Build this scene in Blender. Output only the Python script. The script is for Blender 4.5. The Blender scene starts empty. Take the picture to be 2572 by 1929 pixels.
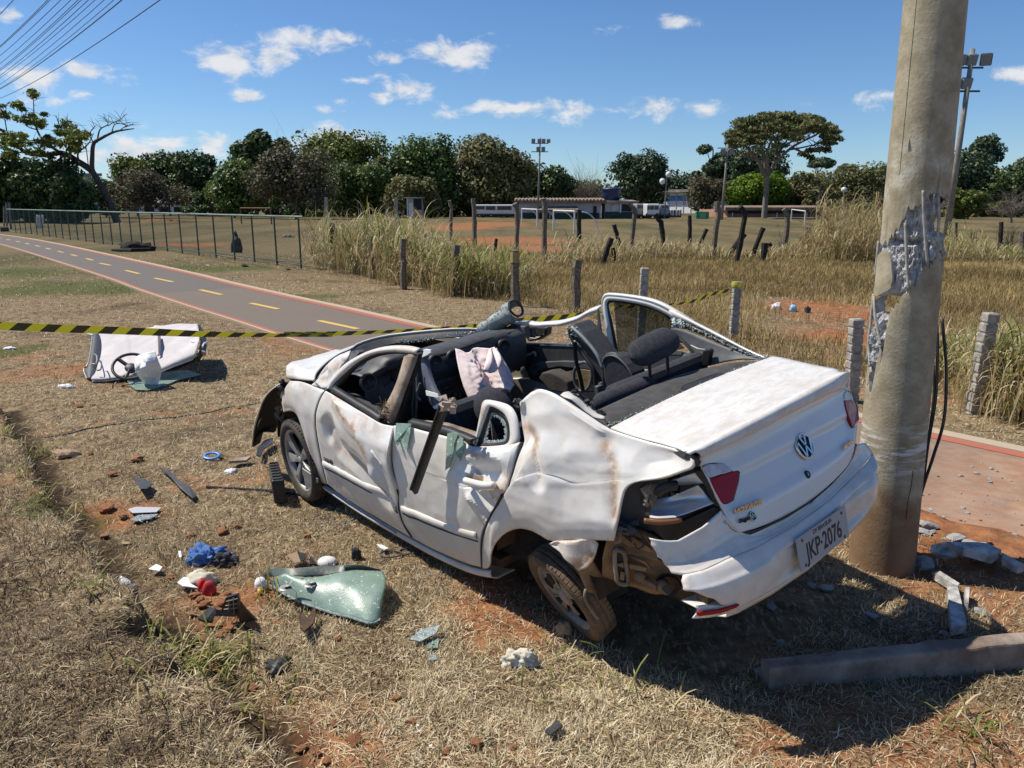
import bpy, bmesh, math, random
import numpy as np
from mathutils import Vector, Matrix, Euler, noise as mnoise
SC = bpy.context.scene
COL = SC.collection
random.seed(7)
RNG = np.random.default_rng(7)
# camera
F, CX, CY, H = 1932.5, 1286.0, 964.5, 2.0        # focal length and centre in photograph pixels, eye height
PITCH = math.radians(13.2)
cam_d = bpy.data.cameras.new('camera')
cam = bpy.data.objects.new('camera', cam_d)
COL.objects.link(cam)
cam.location = (0, 0, H)
cam.rotation_euler = (math.pi / 2 - PITCH, 0, 0)
cam_d.sensor_width = 36.0
cam_d.lens = 36.0 * F / 2572.0
cam_d.clip_start = 0.05
cam_d.clip_end = 6000
SC.camera = cam
# light
SUN_EL, SUN_AZ = math.radians(56), math.radians(-73)   # azimuth from +Y towards +X
sd = Vector((math.sin(SUN_AZ) * math.cos(SUN_EL), math.cos(SUN_AZ) * math.cos(SUN_EL), math.sin(SUN_EL)))
sun_d = bpy.data.lights.new('sun', 'SUN')
sun_d.energy = 4.9
sun_d.angle = math.radians(0.53)
sun_d.color = (1.0, 0.94, 0.82)
sun = bpy.data.objects.new('sun', sun_d)
COL.objects.link(sun)
sun.rotation_euler = sd.to_track_quat('Z', 'Y').to_euler()
sun.location = (-20, 10, 40)
FR = {'A': (0, 0, 1.16275), '1': (600, 680, .36166), '2': (1150, 700, .36166), '3': (1450, 850, .45198),
      '4': (700, 1100, .45208), 'B1': (1820, 1050, .24111), 'B2': (1520, 1150, .24111), 'B3': (1240, 1320, .18083),
      'B4': (620, 860, .23504), 'B5': (1050, 860, .18083), 'B6': (1400, 720, .26221), 'B7': (200, 780, .18083),
      'B8': (2080, 450, .33138), 'P1': (1900, 0, .54237), 'P2': (1900, 800, .68085), 'C3': (0, 0, .45208),
      'C4': (0, 650, .39188), 'C5': (0, 1200, .49729), 'C6': (700, 350, .36166), 'C7': (1300, 250, .38427),
      'C8': (1000, 1300, .49729), 'D1': (0, 400, .28933), 'D2': (560, 300, .19892), 'D3': (900, 320, .20796),
      'D4': (1300, 360, .20796), 'D5': (1660, 250, .24412), 'D6': (2300, 300, .24113), 'D7': (640, 1350, .18083),
      'D8': (440, 1350, .18079), 'F': (0, 0, 1)}
FWV = Vector((0, math.cos(PITCH), -math.sin(PITCH)))
DNV = Vector((0, -math.sin(PITCH), -math.cos(PITCH)))
EYE = Vector((0, 0, H))
def px(f, x, y):
 a, b, s = FR[f]
 return a + x * s, b + y * s
def ray(u, v):
 return FWV + Vector((1, 0, 0)) * ((u - CX) / F) + DNV * ((v - CY) / F)
def G(f, x, y, z=0.0):
 """where the sight line of a photograph pixel meets the level z"""
 d = ray(*px(f, x, y))
 return EYE + d * ((z - H) / d.z)
def atY(f, x, y, Y):
 d = ray(*px(f, x, y))
 return EYE + d * (Y / d.y)
def azel(f, x, y):
 d = ray(*px(f, x, y)).normalized()
 return math.atan2(d.x, d.y), math.asin(d.z)
# world: sky with clouds
world = bpy.data.worlds.new('World')
SC.world = world
world.use_nodes = True
class NT:
 """small node builder"""
 def __init__(self, tree):
  self.t = tree
  tree.nodes.clear()
 def n(self, kind, ins=None, **props):
  nd = self.t.nodes.new(kind)
  for k, v in props.items():
   setattr(nd, k, v)
  if ins:
   for k, v in ins.items():
    self.set(nd.inputs[k], v)
  return nd
 def set(self, sock, v):
  if isinstance(v, bpy.types.NodeSocket):
   self.t.links.new(v, sock)
  elif isinstance(v, bpy.types.Node):
   self.t.links.new(v.outputs[0], sock)
  else:
   sock.default_value = v
 def math(self, op, a, b=None, c=None, clamp=False):
  nd = self.t.nodes.new('ShaderNodeMath')
  nd.operation = op
  nd.use_clamp = clamp
  self.set(nd.inputs[0], a)
  if b is not None:
   self.set(nd.inputs[1], b)
  if c is not None:
   self.set(nd.inputs[2], c)
  return nd.outputs[0]
 def ss(self, x, lo, hi):
  nd = self.t.nodes.new('ShaderNodeMapRange')
  nd.interpolation_type = 'SMOOTHSTEP'
  self.set(nd.inputs['Value'], x)
  nd.inputs['From Min'].default_value = lo
  nd.inputs['From Max'].default_value = hi
  return nd.outputs['Result']
 def mix(self, fac, a, b, blend='MIX'):
  nd = self.t.nodes.new('ShaderNodeMix')
  nd.data_type = 'RGBA'
  nd.blend_type = blend
  self.set(nd.inputs[0], fac)
  for s, v in ((6, a), (7, b)):
   if isinstance(v, (tuple, list)):
    v = tuple(v) + (1,) if len(v) == 3 else tuple(v)
   self.set(nd.inputs[s], v)
  return nd.outputs[2]
 def noise(self, vec, scale, detail=4, rough=.55, dist=0.0):
  nd = self.t.nodes.new('ShaderNodeTexNoise')
  if vec is not None:
   self.set(nd.inputs['Vector'], vec)
  nd.inputs['Scale'].default_value = scale
  nd.inputs['Detail'].default_value = detail
  nd.inputs['Roughness'].default_value = rough
  nd.inputs['Distortion'].default_value = dist
  return nd.outputs['Fac']
 def ramp(self, fac, stops):
  nd = self.t.nodes.new('ShaderNodeValToRGB')
  self.set(nd.inputs[0], fac)
  els = nd.color_ramp.elements
  while len(els) < len(stops):
   els.new(.5)
  for e, (p, c) in zip(els, stops):
   e.position = p
   e.color = tuple(c) + (1,) if len(c) == 3 else tuple(c)
  return nd.outputs[0]
w = NT(world.node_tree)
sky = w.n('ShaderNodeTexSky', sky_type='NISHITA', sun_disc=False, sun_elevation=SUN_EL, sun_rotation=SUN_AZ,
          altitude=1100, air_density=1.0, dust_density=0.5, ozone_density=2.2)
tc = w.n('ShaderNodeTexCoord')
sep = w.n('ShaderNodeSeparateXYZ', {0: tc.outputs['Generated']})
az = w.math('ARCTAN2', sep.outputs[0], sep.outputs[1])
el = w.math('ARCSINE', sep.outputs[2])
ae = w.n('ShaderNodeCombineXYZ', {0: az, 1: el, 2: 0.0}).outputs[0]
aes = w.n('ShaderNodeVectorMath', {0: ae, 1: (1.0, 1.7, 1.0)}, operation='MULTIPLY').outputs[0]
cn = w.noise(aes, 20, 9, .62, .25)
cn2 = w.noise(w.n('ShaderNodeVectorMath', {0: aes, 1: (-.006, .016, 0)}, operation='ADD').outputs[0], 20, 9, .62, .25)
clouds = [  # frame, x, y, half width, half height (frame pixels), density
 ('C3', 55, 85, 85, 45, .9), ('C3', 200, 425, 230, 70, 1.0), ('C3', 480, 400, 170, 62, .95), ('C3', 480, 520, 95, 38, .8),
 ('C3', 1290, 330, 210, 95, 1.1), ('C3', 1500, 335, 150, 72, 1.0), ('C3', 1740, 235, 240, 75, .72), ('C3', 1900, 215, 150, 45, .45),
 ('C3', 1370, 535, 85, 32, .75), ('C3', 2140, 325, 100, 36, .85), ('C3', 1985, 450, 85, 24, .6), ('C3', 2140, 425, 90, 22, .45),
 ('C3', 1785, 600, 55, 22, .6), ('C3', 1900, 560, 120, 24, .42), ('C3', 2110, 545, 80, 40, .9), ('C3', 780, 700, 80, 32, .55),
 ('C3', 330, 560, 170, 20, .2), ('C3', 700, 860, 330, 110, .85), ('C3', 950, 800, 130, 75, .85), ('C3', 1190, 800, 130, 75, .85),
 ('C3', 300, 930, 330, 70, .55), ('C3', 1900, 780, 240, 70, 1.0), ('C3', 1650, 800, 130, 55, .8),
 ('A', 990, 118, 85, 32, .95), ('A', 1475, 48, 52, 16, .85), ('A', 880, 195, 62, 26, .85), ('A', 840, 207, 45, 16, .7), ('A', 1315, 66, 30, 11, .35),
 ('A', 1130, 232, 150, 17, .85), ('A', 1330, 240, 380, 20, .62), ('A', 1080, 232, 60, 12, .5), ('A', 2190, 162, 55, 20, .9),
 ('A', 1885, 210, 45, 16, .55), ('A', 1000, 225, 70, 10, .3)]
val = None
for f, x, y, hw, hh, den in clouds:
 a0, e0 = azel(f, x, y)
 a1, _ = azel(f, x + hw, y)
 _, e1 = azel(f, x, y - hh)
 sa, se = .86 / abs(a1 - a0), .86 / abs(e1 - e0)
 v = w.n('ShaderNodeVectorMath', {0: ae, 1: (sa, se, 0), 2: (-a0 * sa, -e0 * se, 0)}, operation='MULTIPLY_ADD').outputs[0]
 ln = w.n('ShaderNodeVectorMath', {0: v}, operation='LENGTH').outputs['Value']
 c = w.math('MULTIPLY_ADD', ln, -den * .78, den)
 val = c if val is None else w.math('MAXIMUM', val, c)
val = w.math('MAXIMUM', val, -.6)
body = w.math('MULTIPLY_ADD', w.math('SUBTRACT', cn, .5), 2.5, w.math('SUBTRACT', val, .16))
mask = w.ss(body, 0.0, .62)
relief = w.math('MULTIPLY_ADD', w.math('SUBTRACT', cn, cn2), 2.6, .80, clamp=True)
ccol = w.mix(relief, (4.9, 5.5, 6.5), (8.0, 8.1, 8.3))
hs = w.n('ShaderNodeHueSaturation', {'Hue': .5, 'Saturation': 1.1, 'Value': 1.0, 'Color': sky.outputs[0]})
tint = w.mix(1.0, hs.outputs[0], (.80, .965, 1.15), 'MULTIPLY')
final = w.mix(w.math('MULTIPLY', mask, .93), tint, ccol)
bg = w.n('ShaderNodeBackground', {'Color': final, 'Strength': .088})
wo = w.n('ShaderNodeOutputWorld', {'Surface': bg.outputs[0]})
SC.view_settings.view_transform = 'Standard'
SC.view_settings.look = 'None'
SC.view_settings.exposure = 0.22
SC.view_settings.gamma = 1.0
SC.view_settings.use_curve_mapping = False
SC.render.engine = 'CYCLES'
SC.cycles.max_bounces = 8
SC.cycles.transparent_max_bounces = 24
# helpers
def link(name, me, parent=None, mat=None, loc=None):
 o = bpy.data.objects.new(name, me)
 COL.objects.link(o)
 if parent is not None:
  o.parent = parent
 if mat is not None:
  me.materials.append(mat)
 if loc is not None:
  o.location = loc
 return o
def tag(o, label=None, cat=None, group=None, kind=None):
 for k, v in (('label', label), ('category', cat), ('group', group), ('kind', kind)):
  if v:
   o[k] = v
 return o
def thing(name, label, cat, loc=(0, 0, 0), rz=0.0, group=None):
 o = bpy.data.objects.new(name, None)
 COL.objects.link(o)
 o.empty_display_size = .1
 o.location = loc
 o.rotation_euler = (0, 0, rz)
 return tag(o, label, cat, group)
def dup(root, loc, rz=0.0, label=None, group=None, scale=None):
 r = root.copy()
 COL.objects.link(r)
 r.location = loc
 r.rotation_euler = (0, 0, rz)
 if scale:
  r.scale = scale
 if label:
  r['label'] = label
 if group:
  r['group'] = group
 for ch in list(root.children):
  c = ch.copy()
  COL.objects.link(c)
  c.parent = r
  for g in list(ch.children):
   d = g.copy()
   COL.objects.link(d)
   d.parent = c
 return r
class MB:
 """collects simple shapes into one mesh"""
 def __init__(self):
  self.v = []
  self.f = []
 def add(self, vs, fs):
  b = len(self.v)
  self.v += [tuple(p) for p in vs]
  self.f += [tuple(i + b for i in q) for q in fs]
  return self
 def box(self, c, s, rot=None, taper=1.0):
  c = Vector(c)
  m = rot if isinstance(rot, Matrix) else (Euler(rot).to_matrix() if rot else Matrix.Identity(3))
  vs = []
  for dz in (-.5, .5):
   t = taper if dz > 0 else 1
   for dx, dy in ((-.5, -.5), (.5, -.5), (.5, .5), (-.5, .5)):
    vs.append(c + m @ Vector((dx * s[0] * t, dy * s[1] * t, dz * s[2])))
  return self.add(vs, [(3, 2, 1, 0), (4, 5, 6, 7), (0, 1, 5, 4), (1, 2, 6, 5), (2, 3, 7, 6), (3, 0, 4, 7)])
 def tube(self, pts, rad, n=8, cap=True, flat=1.0):
  pts = [Vector(p) for p in pts]
  if not hasattr(rad, '__len__'):
   rad = [rad] * len(pts)
  b = len(self.v)
  up = None
  for i, p in enumerate(pts):
   d = (pts[min(i + 1, len(pts) - 1)] - pts[max(i - 1, 0)])
   d = d.normalized() if d.length > 1e-9 else Vector((0, 0, 1))
   if up is None:
    up = Vector((0, 0, 1)) if abs(d.z) < .9 else Vector((1, 0, 0))
   s = d.cross(up)
   s = s.normalized() if s.length > 1e-6 else d.orthogonal().normalized()
   up = s.cross(d).normalized()
   for k in range(n):
    a = 2 * math.pi * k / n
    self.v.append(tuple(p + (s * math.cos(a) + up * math.sin(a) * flat) * rad[i]))
  for i in range(len(pts) - 1):
   for k in range(n):
    k2 = (k + 1) % n
    self.f.append((b + i * n + k, b + i * n + k2, b + (i + 1) * n + k2, b + (i + 1) * n + k))
  if cap:
   self.f.append(tuple(b + k for k in range(n))[::-1])
   self.f.append(tuple(b + (len(pts) - 1) * n + k for k in range(n)))
  return self
 def lathe(self, prof, n=24, M=None, a0=0, a1=2 * math.pi):
  """profile of (radius, height) turned about z, placed by matrix M"""
  M = M or Matrix.Identity(4)
  b = len(self.v)
  full = abs(a1 - a0) > 6.28
  m = n if full else n + 1
  for r, h in prof:
   for k in range(m):
    a = a0 + (a1 - a0) * k / n
    self.v.append(tuple(M @ Vector((r * math.cos(a), r * math.sin(a), h))))
  for i in range(len(prof) - 1):
   for k in range(n):
    k2 = (k + 1) % m
    self.f.append((b + i * m + k, b + i * m + k2, b + (i + 1) * m + k2, b + (i + 1) * m + k))
  return self
 def prism(self, poly, d):
  """polygon (list of 3D points) pushed along vector d"""
  poly = [Vector(p) for p in poly]
  d = Vector(d)
  n = len(poly)
  return self.add(poly + [p + d for p in poly],
      [tuple(range(n))[::-1], tuple(range(n, 2 * n))] + [(i, (i + 1) % n, n + (i + 1) % n, n + i) for i in range(n)])
 def grid(self, rows):
  nu, nv = len(rows), len(rows[0])
  return self.add([p for r in rows for p in r],
      [(i * nv + j, i * nv + j + 1, (i + 1) * nv + j + 1, (i + 1) * nv + j) for i in range(nu - 1) for j in range(nv - 1)])
 def build(self, name, mat, parent=None, smooth=False, bevel=0, solid=0, loc=None, fix=True, sub=0):
  me = bpy.data.meshes.new(name)
  me.from_pydata(self.v, [], self.f)
  if fix:
   bm = bmesh.new()
   bm.from_mesh(me)
   bmesh.ops.recalc_face_normals(bm, faces=bm.faces)
   bm.to_mesh(me)
   bm.free()
  if smooth:
   me.polygons.foreach_set('use_smooth', [True] * len(me.polygons))
  me.update()
  o = link(name, me, parent, mat, loc)
  if solid:
   m = o.modifiers.new('solid', 'SOLIDIFY')
   m.thickness = abs(solid)
   m.offset = -1 if solid > 0 else 1
  if bevel:
   m = o.modifiers.new('bevel', 'BEVEL')
   m.width = bevel
   m.segments = 2
   m.limit_method = 'ANGLE'
   m.angle_limit = math.radians(38)
  if sub:
   m = o.modifiers.new('sub', 'SUBSURF')
   m.levels = m.render_levels = sub
  return o
def np_mesh(name, V, T, mat, tint=None, parent=None, smooth=False):
 """big triangle mesh from arrays; tint is one float per vertex"""
 me = bpy.data.meshes.new(name)
 V = np.asarray(V, np.float32).reshape(-1, 3)
 T = np.asarray(T, np.int32).reshape(-1, 3)
 me.vertices.add(len(V))
 me.vertices.foreach_set('co', V.ravel())
 me.loops.add(len(T) * 3)
 me.loops.foreach_set('vertex_index', T.ravel())
 me.polygons.add(len(T))
 me.polygons.foreach_set('loop_start', np.arange(0, len(T) * 3, 3, dtype=np.int32))
 if smooth:
  me.polygons.foreach_set('use_smooth', np.ones(len(T), bool))
 if tint is not None:
  at = me.attributes.new('tint', 'FLOAT', 'POINT')
  at.data.foreach_set('value', np.asarray(tint, np.float32))
 me.update(calc_edges=True)
 return link(name, me, parent, mat)
def sstep(x, a, b):
 t = np.clip((x - a) / (b - a), 0, 1)
 return t * t * (3 - 2 * t)
class VN:
 """cheap value noise on arrays"""
 def __init__(self, seed):
  self.t = np.random.default_rng(seed).random((256, 256))
 def __call__(self, x, y, scale=1.0, octs=3):
  out, amp, tot = 0, 1, 0
  for o in range(octs):
   X, Y = np.asarray(x) * scale + 37.2 * o, np.asarray(y) * scale + 11.7 * o
   xi, yi = np.floor(X).astype(int), np.floor(Y).astype(int)
   fx, fy = X - xi, Y - yi
   fx, fy = fx * fx * (3 - 2 * fx), fy * fy * (3 - 2 * fy)
   g = lambda a, b: self.t[a % 256, b % 256]
   v = (g(xi, yi) * (1 - fx) + g(xi + 1, yi) * fx) * (1 - fy) + (g(xi, yi + 1) * (1 - fx) + g(xi + 1, yi + 1) * fx) * fy
   out = out + v * amp
   tot += amp
   amp *= .5
   scale *= 2.03
  return out / tot
VNA, VNB, VNC = VN(1), VN(2), VN(3)
# materials
def mat(name, build, rough=.6, metallic=0.0, spec=.5, **kw):
 """build(N, P, geo) returns a colour (socket or tuple) and may set more on the Principled node"""
 m = bpy.data.materials.new(name)
 m.use_nodes = True
 N = NT(m.node_tree)
 P = N.n('ShaderNodeBsdfPrincipled')
 out = N.n('ShaderNodeOutputMaterial', {'Surface': P.outputs[0]})
 P.inputs['Roughness'].default_value = rough
 P.inputs['Metallic'].default_value = metallic
 P.inputs['Specular IOR Level'].default_value = spec
 for k, v in kw.items():
  P.inputs[k].default_value = v
 c = build(N, P) if callable(build) else build
 if isinstance(c, (tuple, list)):
  c = tuple(c) + (1,) if len(c) == 3 else c
 N.set(P.inputs['Base Color'], c)
 return m
def pos(N):
 return N.n('ShaderNodeNewGeometry').outputs['Position']
def objc(N):
 return N.n('ShaderNodeTexCoord').outputs['Object']
def bump(N, P, h, strength=.3, dist=.01):
 b = N.n('ShaderNodeBump', {'Height': h, 'Strength': strength, 'Distance': dist})
 N.set(P.inputs['Normal'], b.outputs[0])
def mottled(name, a, b, scale=6, rough=.7, bumpy=.25, dist=.01, detail=6, **kw):
 def f(N, P):
  p = objc(N)
  n = N.noise(p, scale, detail, .62)
  if bumpy:
   bump(N, P, N.noise(p, scale * 6, 5, .6), bumpy, dist)
  return N.mix(N.ss(n, .32, .68), a, b)
 return mat(name, f, rough, **kw)
def attr(N, name):
 return N.n('ShaderNodeAttribute', attribute_name=name).outputs['Fac']
def leafy(name, stops, rough=.65, trans=.25):
 """leaf or blade material: colour by a per-blade value, a little light through"""
 m = bpy.data.materials.new(name)
 m.use_nodes = True
 N = NT(m.node_tree)
 c = N.ramp(attr(N, 'tint'), stops)
 P = N.n('ShaderNodeBsdfPrincipled', {'Base Color': c, 'Roughness': rough, 'Specular IOR Level': .3})
 T = N.n('ShaderNodeBsdfTranslucent', {'Color': c})
 mx = N.n('ShaderNodeMixShader', {0: trans, 1: P.outputs[0], 2: T.outputs[0]})
 N.n('ShaderNodeOutputMaterial', {'Surface': mx.outputs[0]})
 return m
# the lie of the land
def catmull(pts, n=12):
 pts = [Vector(p) for p in pts]
 out = []
 for i in range(len(pts) - 1):
  p0, p1, p2, p3 = pts[max(i - 1, 0)], pts[i], pts[i + 1], pts[min(i + 2, len(pts) - 1)]
  for k in range(n):
   t = k / n
   out.append(.5 * ((2 * p1) + (p2 - p0) * t + (2 * p0 - 5 * p1 + 4 * p2 - p3) * t * t + (3 * p1 - p0 - 3 * p2 + p3) * t ** 3))
 out.append(pts[-1])
 return out
PATH = [(9.0, -1.4), (6.2, 1.92), (2.83, 5.9), (-2.03, 11.62), (-4.0, 14.05), (-5.85, 16.3), (-8.2, 19.25), (-10.45, 22.2), (-17.0, 30.35),
  (-24.3, 39.3), (-31.0, 47.0), (-40, 56.5), (-62, 80)]
PATHC = catmull([(a, b, 0) for a, b in PATH], 8)
PW = 1.1
_pc = np.array([(p.x, p.y) for p in PATHC])
def polydist(x, y, poly):
 """distance to a polyline and side (positive on the left of its direction)"""
 best = np.full(np.shape(x), 1e9)
 side = np.zeros(np.shape(x))
 for (ax, ay), (bx, by) in zip(poly[:-1], poly[1:]):
  dx, dy = bx - ax, by - ay
  t = np.clip(((x - ax) * dx + (y - ay) * dy) / (dx * dx + dy * dy), 0, 1)
  d = np.hypot(x - ax - t * dx, y - ay - t * dy)
  s = np.sign((x - ax) * -dy + (y - ay) * dx)
  m = d < best
  best = np.where(m, d, best)
  side = np.where(m, s, side)
 return best, side
BANK = np.array([tuple(G(*p)[:2]) for p in [('C4', -900, 700), ('C4', -200, 880), ('C4', 30, 1010), ('C4', 130, 1230), ('C5', 210, 120), ('C5', 330, 290), ('C5', 430, 390),
                 ('C5', 520, 520), ('C5', 610, 640), ('C5', 760, 800), ('C5', 880, 900), ('C5', 880, 1010), ('C5', 1040, 1130), ('C5', 1200, 1250), ('C5', 1360, 1560)]])
def hgt(x, y):
 x, y = np.asarray(x, float), np.asarray(y, float)
 dp, _ = polydist(x, y, _pc)
 near = sstep(dp, PW, PW + .9)
 r = np.hypot(x, y)
 z = (VNA(x, y, .35, 3) - .5) * .10 + (VNB(x, y, 2.2, 3) - .5) * .045 + (VNC(x, y, 9, 2) - .5) * .022 * (r < 12)
 z = z * near
 db, sb = polydist(x, y, BANK)
 sd_ = db * sb + (VNB(x, y, 3.0, 3) - .5) * .16
 bank = sstep(-sd_, -.02, .06) * (.15 + .08 * VNA(x, y, 1.1, 2) + .12 * (VNB(x, y, 3.2, 3) - .5)) * (y < 30)
 bank = bank + .10 * np.exp(-((db) / .12) ** 2) * (sb < 0) * (VNC(x, y, 4, 2) - .35) * (y < 12)
 bank = bank - .06 * sstep(sd_, -.03, .03) * np.exp(-(db / .22) ** 2)
 z = z + bank * sstep(np.hypot(x, y), 20, 8)
 z = z - .03 * (1 - sstep(dp, PW - .15, PW + .05))
 for p, rad in ((('C5', 780, 930), .15), (('C5', 985, 1165), .12), (('C4', 15, 1090), .22)):
  g = G(*p)
  z = z - .20 * (1 - sstep(np.hypot((x - g.x) / 1.1, y - g.y) / rad + (VNC(x, y, 7, 2) - .5) * .5, .5, 1.05))
 for p, rad, hh in (('C3', 900, 1240), 2.6, .55), (('D1', 740, 430), 5.0, 1.5):
  g = G(*p)
  z = z + hh * np.exp(-(((x - g.x) / rad) ** 2 + ((y - g.y) / (rad * 1.3)) ** 2))
 dq = polydist(x, y, np.array([(2.38, 4.72), (3.2, 3.72), (4.1, 2.62)]))[0] + (VNB(x, y, 4, 3) - .5) * .25
 z = np.maximum(z, (.055 + .03 * (VNC(x, y, 6, 3) - .5)) * (1 - sstep(dq, .16, .42)) - .03 * sstep(dq, .16, .42))
 z = z - .05 * np.exp(-(((x - .45) / .3) ** 2 + ((y - 3.05) / .3) ** 2))
 return z
def hz(x, y):
 return float(hgt(np.array([x]), np.array([y]))[0])
def GH(f, x, y, dz=0.0):
 """ground point under a photograph pixel, on the bumpy surface"""
 g = G(f, x, y)
 for _ in range(4):
  g = G(f, x, y, hz(g.x, g.y))
 return Vector((g.x, g.y, hz(g.x, g.y) + dz))
def axis(lo, hi, fine0, fine1, step, grow, mx):
 v = list(np.arange(fine0, fine1, step))
 s, a = step, fine1
 while a < hi:
  v.append(a)
  s = min(s * grow, mx)
  a += s
 v.append(hi)
 s, a, pre = step, fine0, []
 while a > lo:
  s = min(s * grow, mx)
  a -= s
  pre.append(max(a, lo))
 return np.array(pre[::-1] + v)
gx = axis(-1800, 1800, -5.5, 4.8, .05, 1.045, 200)
gy = axis(-12, 2600, .9, 8.0, .05, 1.035, 220)
XX, YY = np.meshgrid(gx, gy)
ZZ = hgt(XX, YY)
nx, ny = len(gx), len(gy)
gv = np.stack([XX, YY, ZZ], -1).reshape(-1, 3)
idx = np.arange(nx * ny).reshape(ny, nx)
gt = np.concatenate([np.stack([idx[:-1, :-1], idx[:-1, 1:], idx[1:, 1:]], -1).reshape(-1, 3),
                     np.stack([idx[:-1, :-1], idx[1:, 1:], idx[1:, :-1]], -1).reshape(-1, 3)])
def blob(x, y, f, px_, py_, rx, ry, k=.5):
 g = G(f, px_, py_)
 d = np.hypot((x - g.x) / rx, (y - g.y) / ry) + (VNB(x, y, 3.0 / max(rx, ry), 3) - .5) * 1.1
 return 1 - sstep(d, 1 - k, 1 + k * .4)
def masks(x, y):
 red = sstep(VNA(x + 9, y, .9, 4), .62, .74) * .45 + sstep(VNC(x, y + 5, 2.6, 3), .68, .78) * .4
 red = np.clip(red, 0, 1) * (np.hypot(x, y) < 14)
 for a in (('C6', 1560, 700, 4.2, 5.5), ('C6', 1800, 760, 3.2, 3.2), ('C6', 1250, 610, 3.2, 10), ('C6', 1450, 590, 5, 9),
              ('P1', 360, 1440, 1.3, 2.2), ('P1', 400, 1560, .9, 1.0), ('P2', 800, 880, .55, .8), ('P2', 930, 960, .7, .5), ('P2', 560, 1640, .7, .35),
              ('4', 1200, 860, .28, .5), ('4', 1450, 1000, .35, .25), ('C5', 560, 170, .5, .3), ('C5', 1150, 650, .35, .25), ('C5', 1560, 1380, .35, .2),
              ('A', 780, 460, 8, 14), ('C3', 1050, 1360, 2.5, 1.6), ('C3', 900, 1240, 3, 3), ('P2', 780, 1600, .8, .4)):
  red = np.maximum(red, blob(x, y, *a))
 green = np.zeros_like(x)
 for a in (('A', 130, 620, 2.2, 2.0), ('A', 30, 590, 2.0, 2.5), ('C4', 640, 200, 1.6, 1.3), ('A', 420, 580, 3.5, 1.3), ('C5', 960, 920, .22, .16),
              ('A', 560, 640, 2.0, .7), ('A', 20, 760, .5, .6), ('C5', 320, 240, .25, .25)):
  green = np.maximum(green, blob(x, y, *a) * .8)
 return red, green
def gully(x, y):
 """shade painted as dark soil along the bank foot and in the pits"""
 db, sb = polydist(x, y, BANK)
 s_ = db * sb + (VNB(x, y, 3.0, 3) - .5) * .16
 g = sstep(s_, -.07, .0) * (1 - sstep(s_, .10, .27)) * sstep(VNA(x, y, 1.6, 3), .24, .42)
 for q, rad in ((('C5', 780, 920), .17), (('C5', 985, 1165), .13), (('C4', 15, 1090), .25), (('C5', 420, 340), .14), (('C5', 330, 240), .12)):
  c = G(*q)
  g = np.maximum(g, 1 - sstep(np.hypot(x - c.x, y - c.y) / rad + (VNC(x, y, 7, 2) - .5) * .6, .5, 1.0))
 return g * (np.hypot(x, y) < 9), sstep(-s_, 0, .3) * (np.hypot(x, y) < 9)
RED, GRN = masks(XX, YY)
ground_me = np_mesh('ground', gv, gt, None, smooth=True)
tag(ground_me, kind='structure')
BANK_SHADE, _bk = gully(XX, YY)
for nm, arr in (('red', RED), ('green', GRN), ('dark', BANK_SHADE)):
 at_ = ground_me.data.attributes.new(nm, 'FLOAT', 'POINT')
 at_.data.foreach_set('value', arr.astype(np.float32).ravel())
def _ground(N, P):
 p = pos(N)
 d = N.n('ShaderNodeVectorMath', {0: p}, operation='LENGTH').outputs['Value']
 n1 = N.noise(p, .55, 6, .65)
 n2 = N.noise(p, 7, 6, .7)
 n3 = N.noise(N.n('ShaderNodeVectorMath', {0: p, 1: (1, .35, 1)}, operation='MULTIPLY').outputs[0], 42, 4, .7)
 nearc = N.mix(N.ss(n2, .32, .66), (.088, .060, .036), (.255, .185, .108))
 nearc = N.mix(N.ss(n3, .5, .68), nearc, (.42, .33, .20))
 nearc = N.mix(N.ss(n1, .52, .70), nearc, (.105, .073, .044))
 nf = N.noise(N.n('ShaderNodeVectorMath', {0: p, 1: (1, .22, 1)}, operation='MULTIPLY').outputs[0], .22, 7, .68)
 farc = N.mix(N.ss(nf, .34, .62), (.082, .074, .034), (.165, .125, .066))
 farc = N.mix(N.ss(N.noise(p, 1.3, 5, .7), .55, .75), farc, (.20, .155, .09))
 c = N.mix(N.ss(d, 17, 32), nearc, farc)
 rn = N.mix(N.ss(n2, .3, .7), (.18, .070, .031), (.37, .170, .080))
 c = N.mix(N.math('MULTIPLY', attr(N, 'red'), N.math('MULTIPLY_ADD', N.ss(n2, .25, .5), .6, .4)), c, rn)
 gn = N.mix(N.ss(n3, .4, .65), (.045, .060, .016), (.11, .125, .035))
 c = N.mix(attr(N, 'green'), c, gn)
 c = N.mix(attr(N, 'dark'), c, N.mix(N.ss(n3, .4, .7), (.022, .014, .009), (.075, .050, .030)))  # shade of the bank foot and pits put into the soil colour
 bump(N, P, N.math('ADD', n2, N.math('MULTIPLY', n3, .5)), .7, .03)
 return c
ground_me.data.materials.append(mat('earth', _ground, .95, spec=.1))
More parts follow.
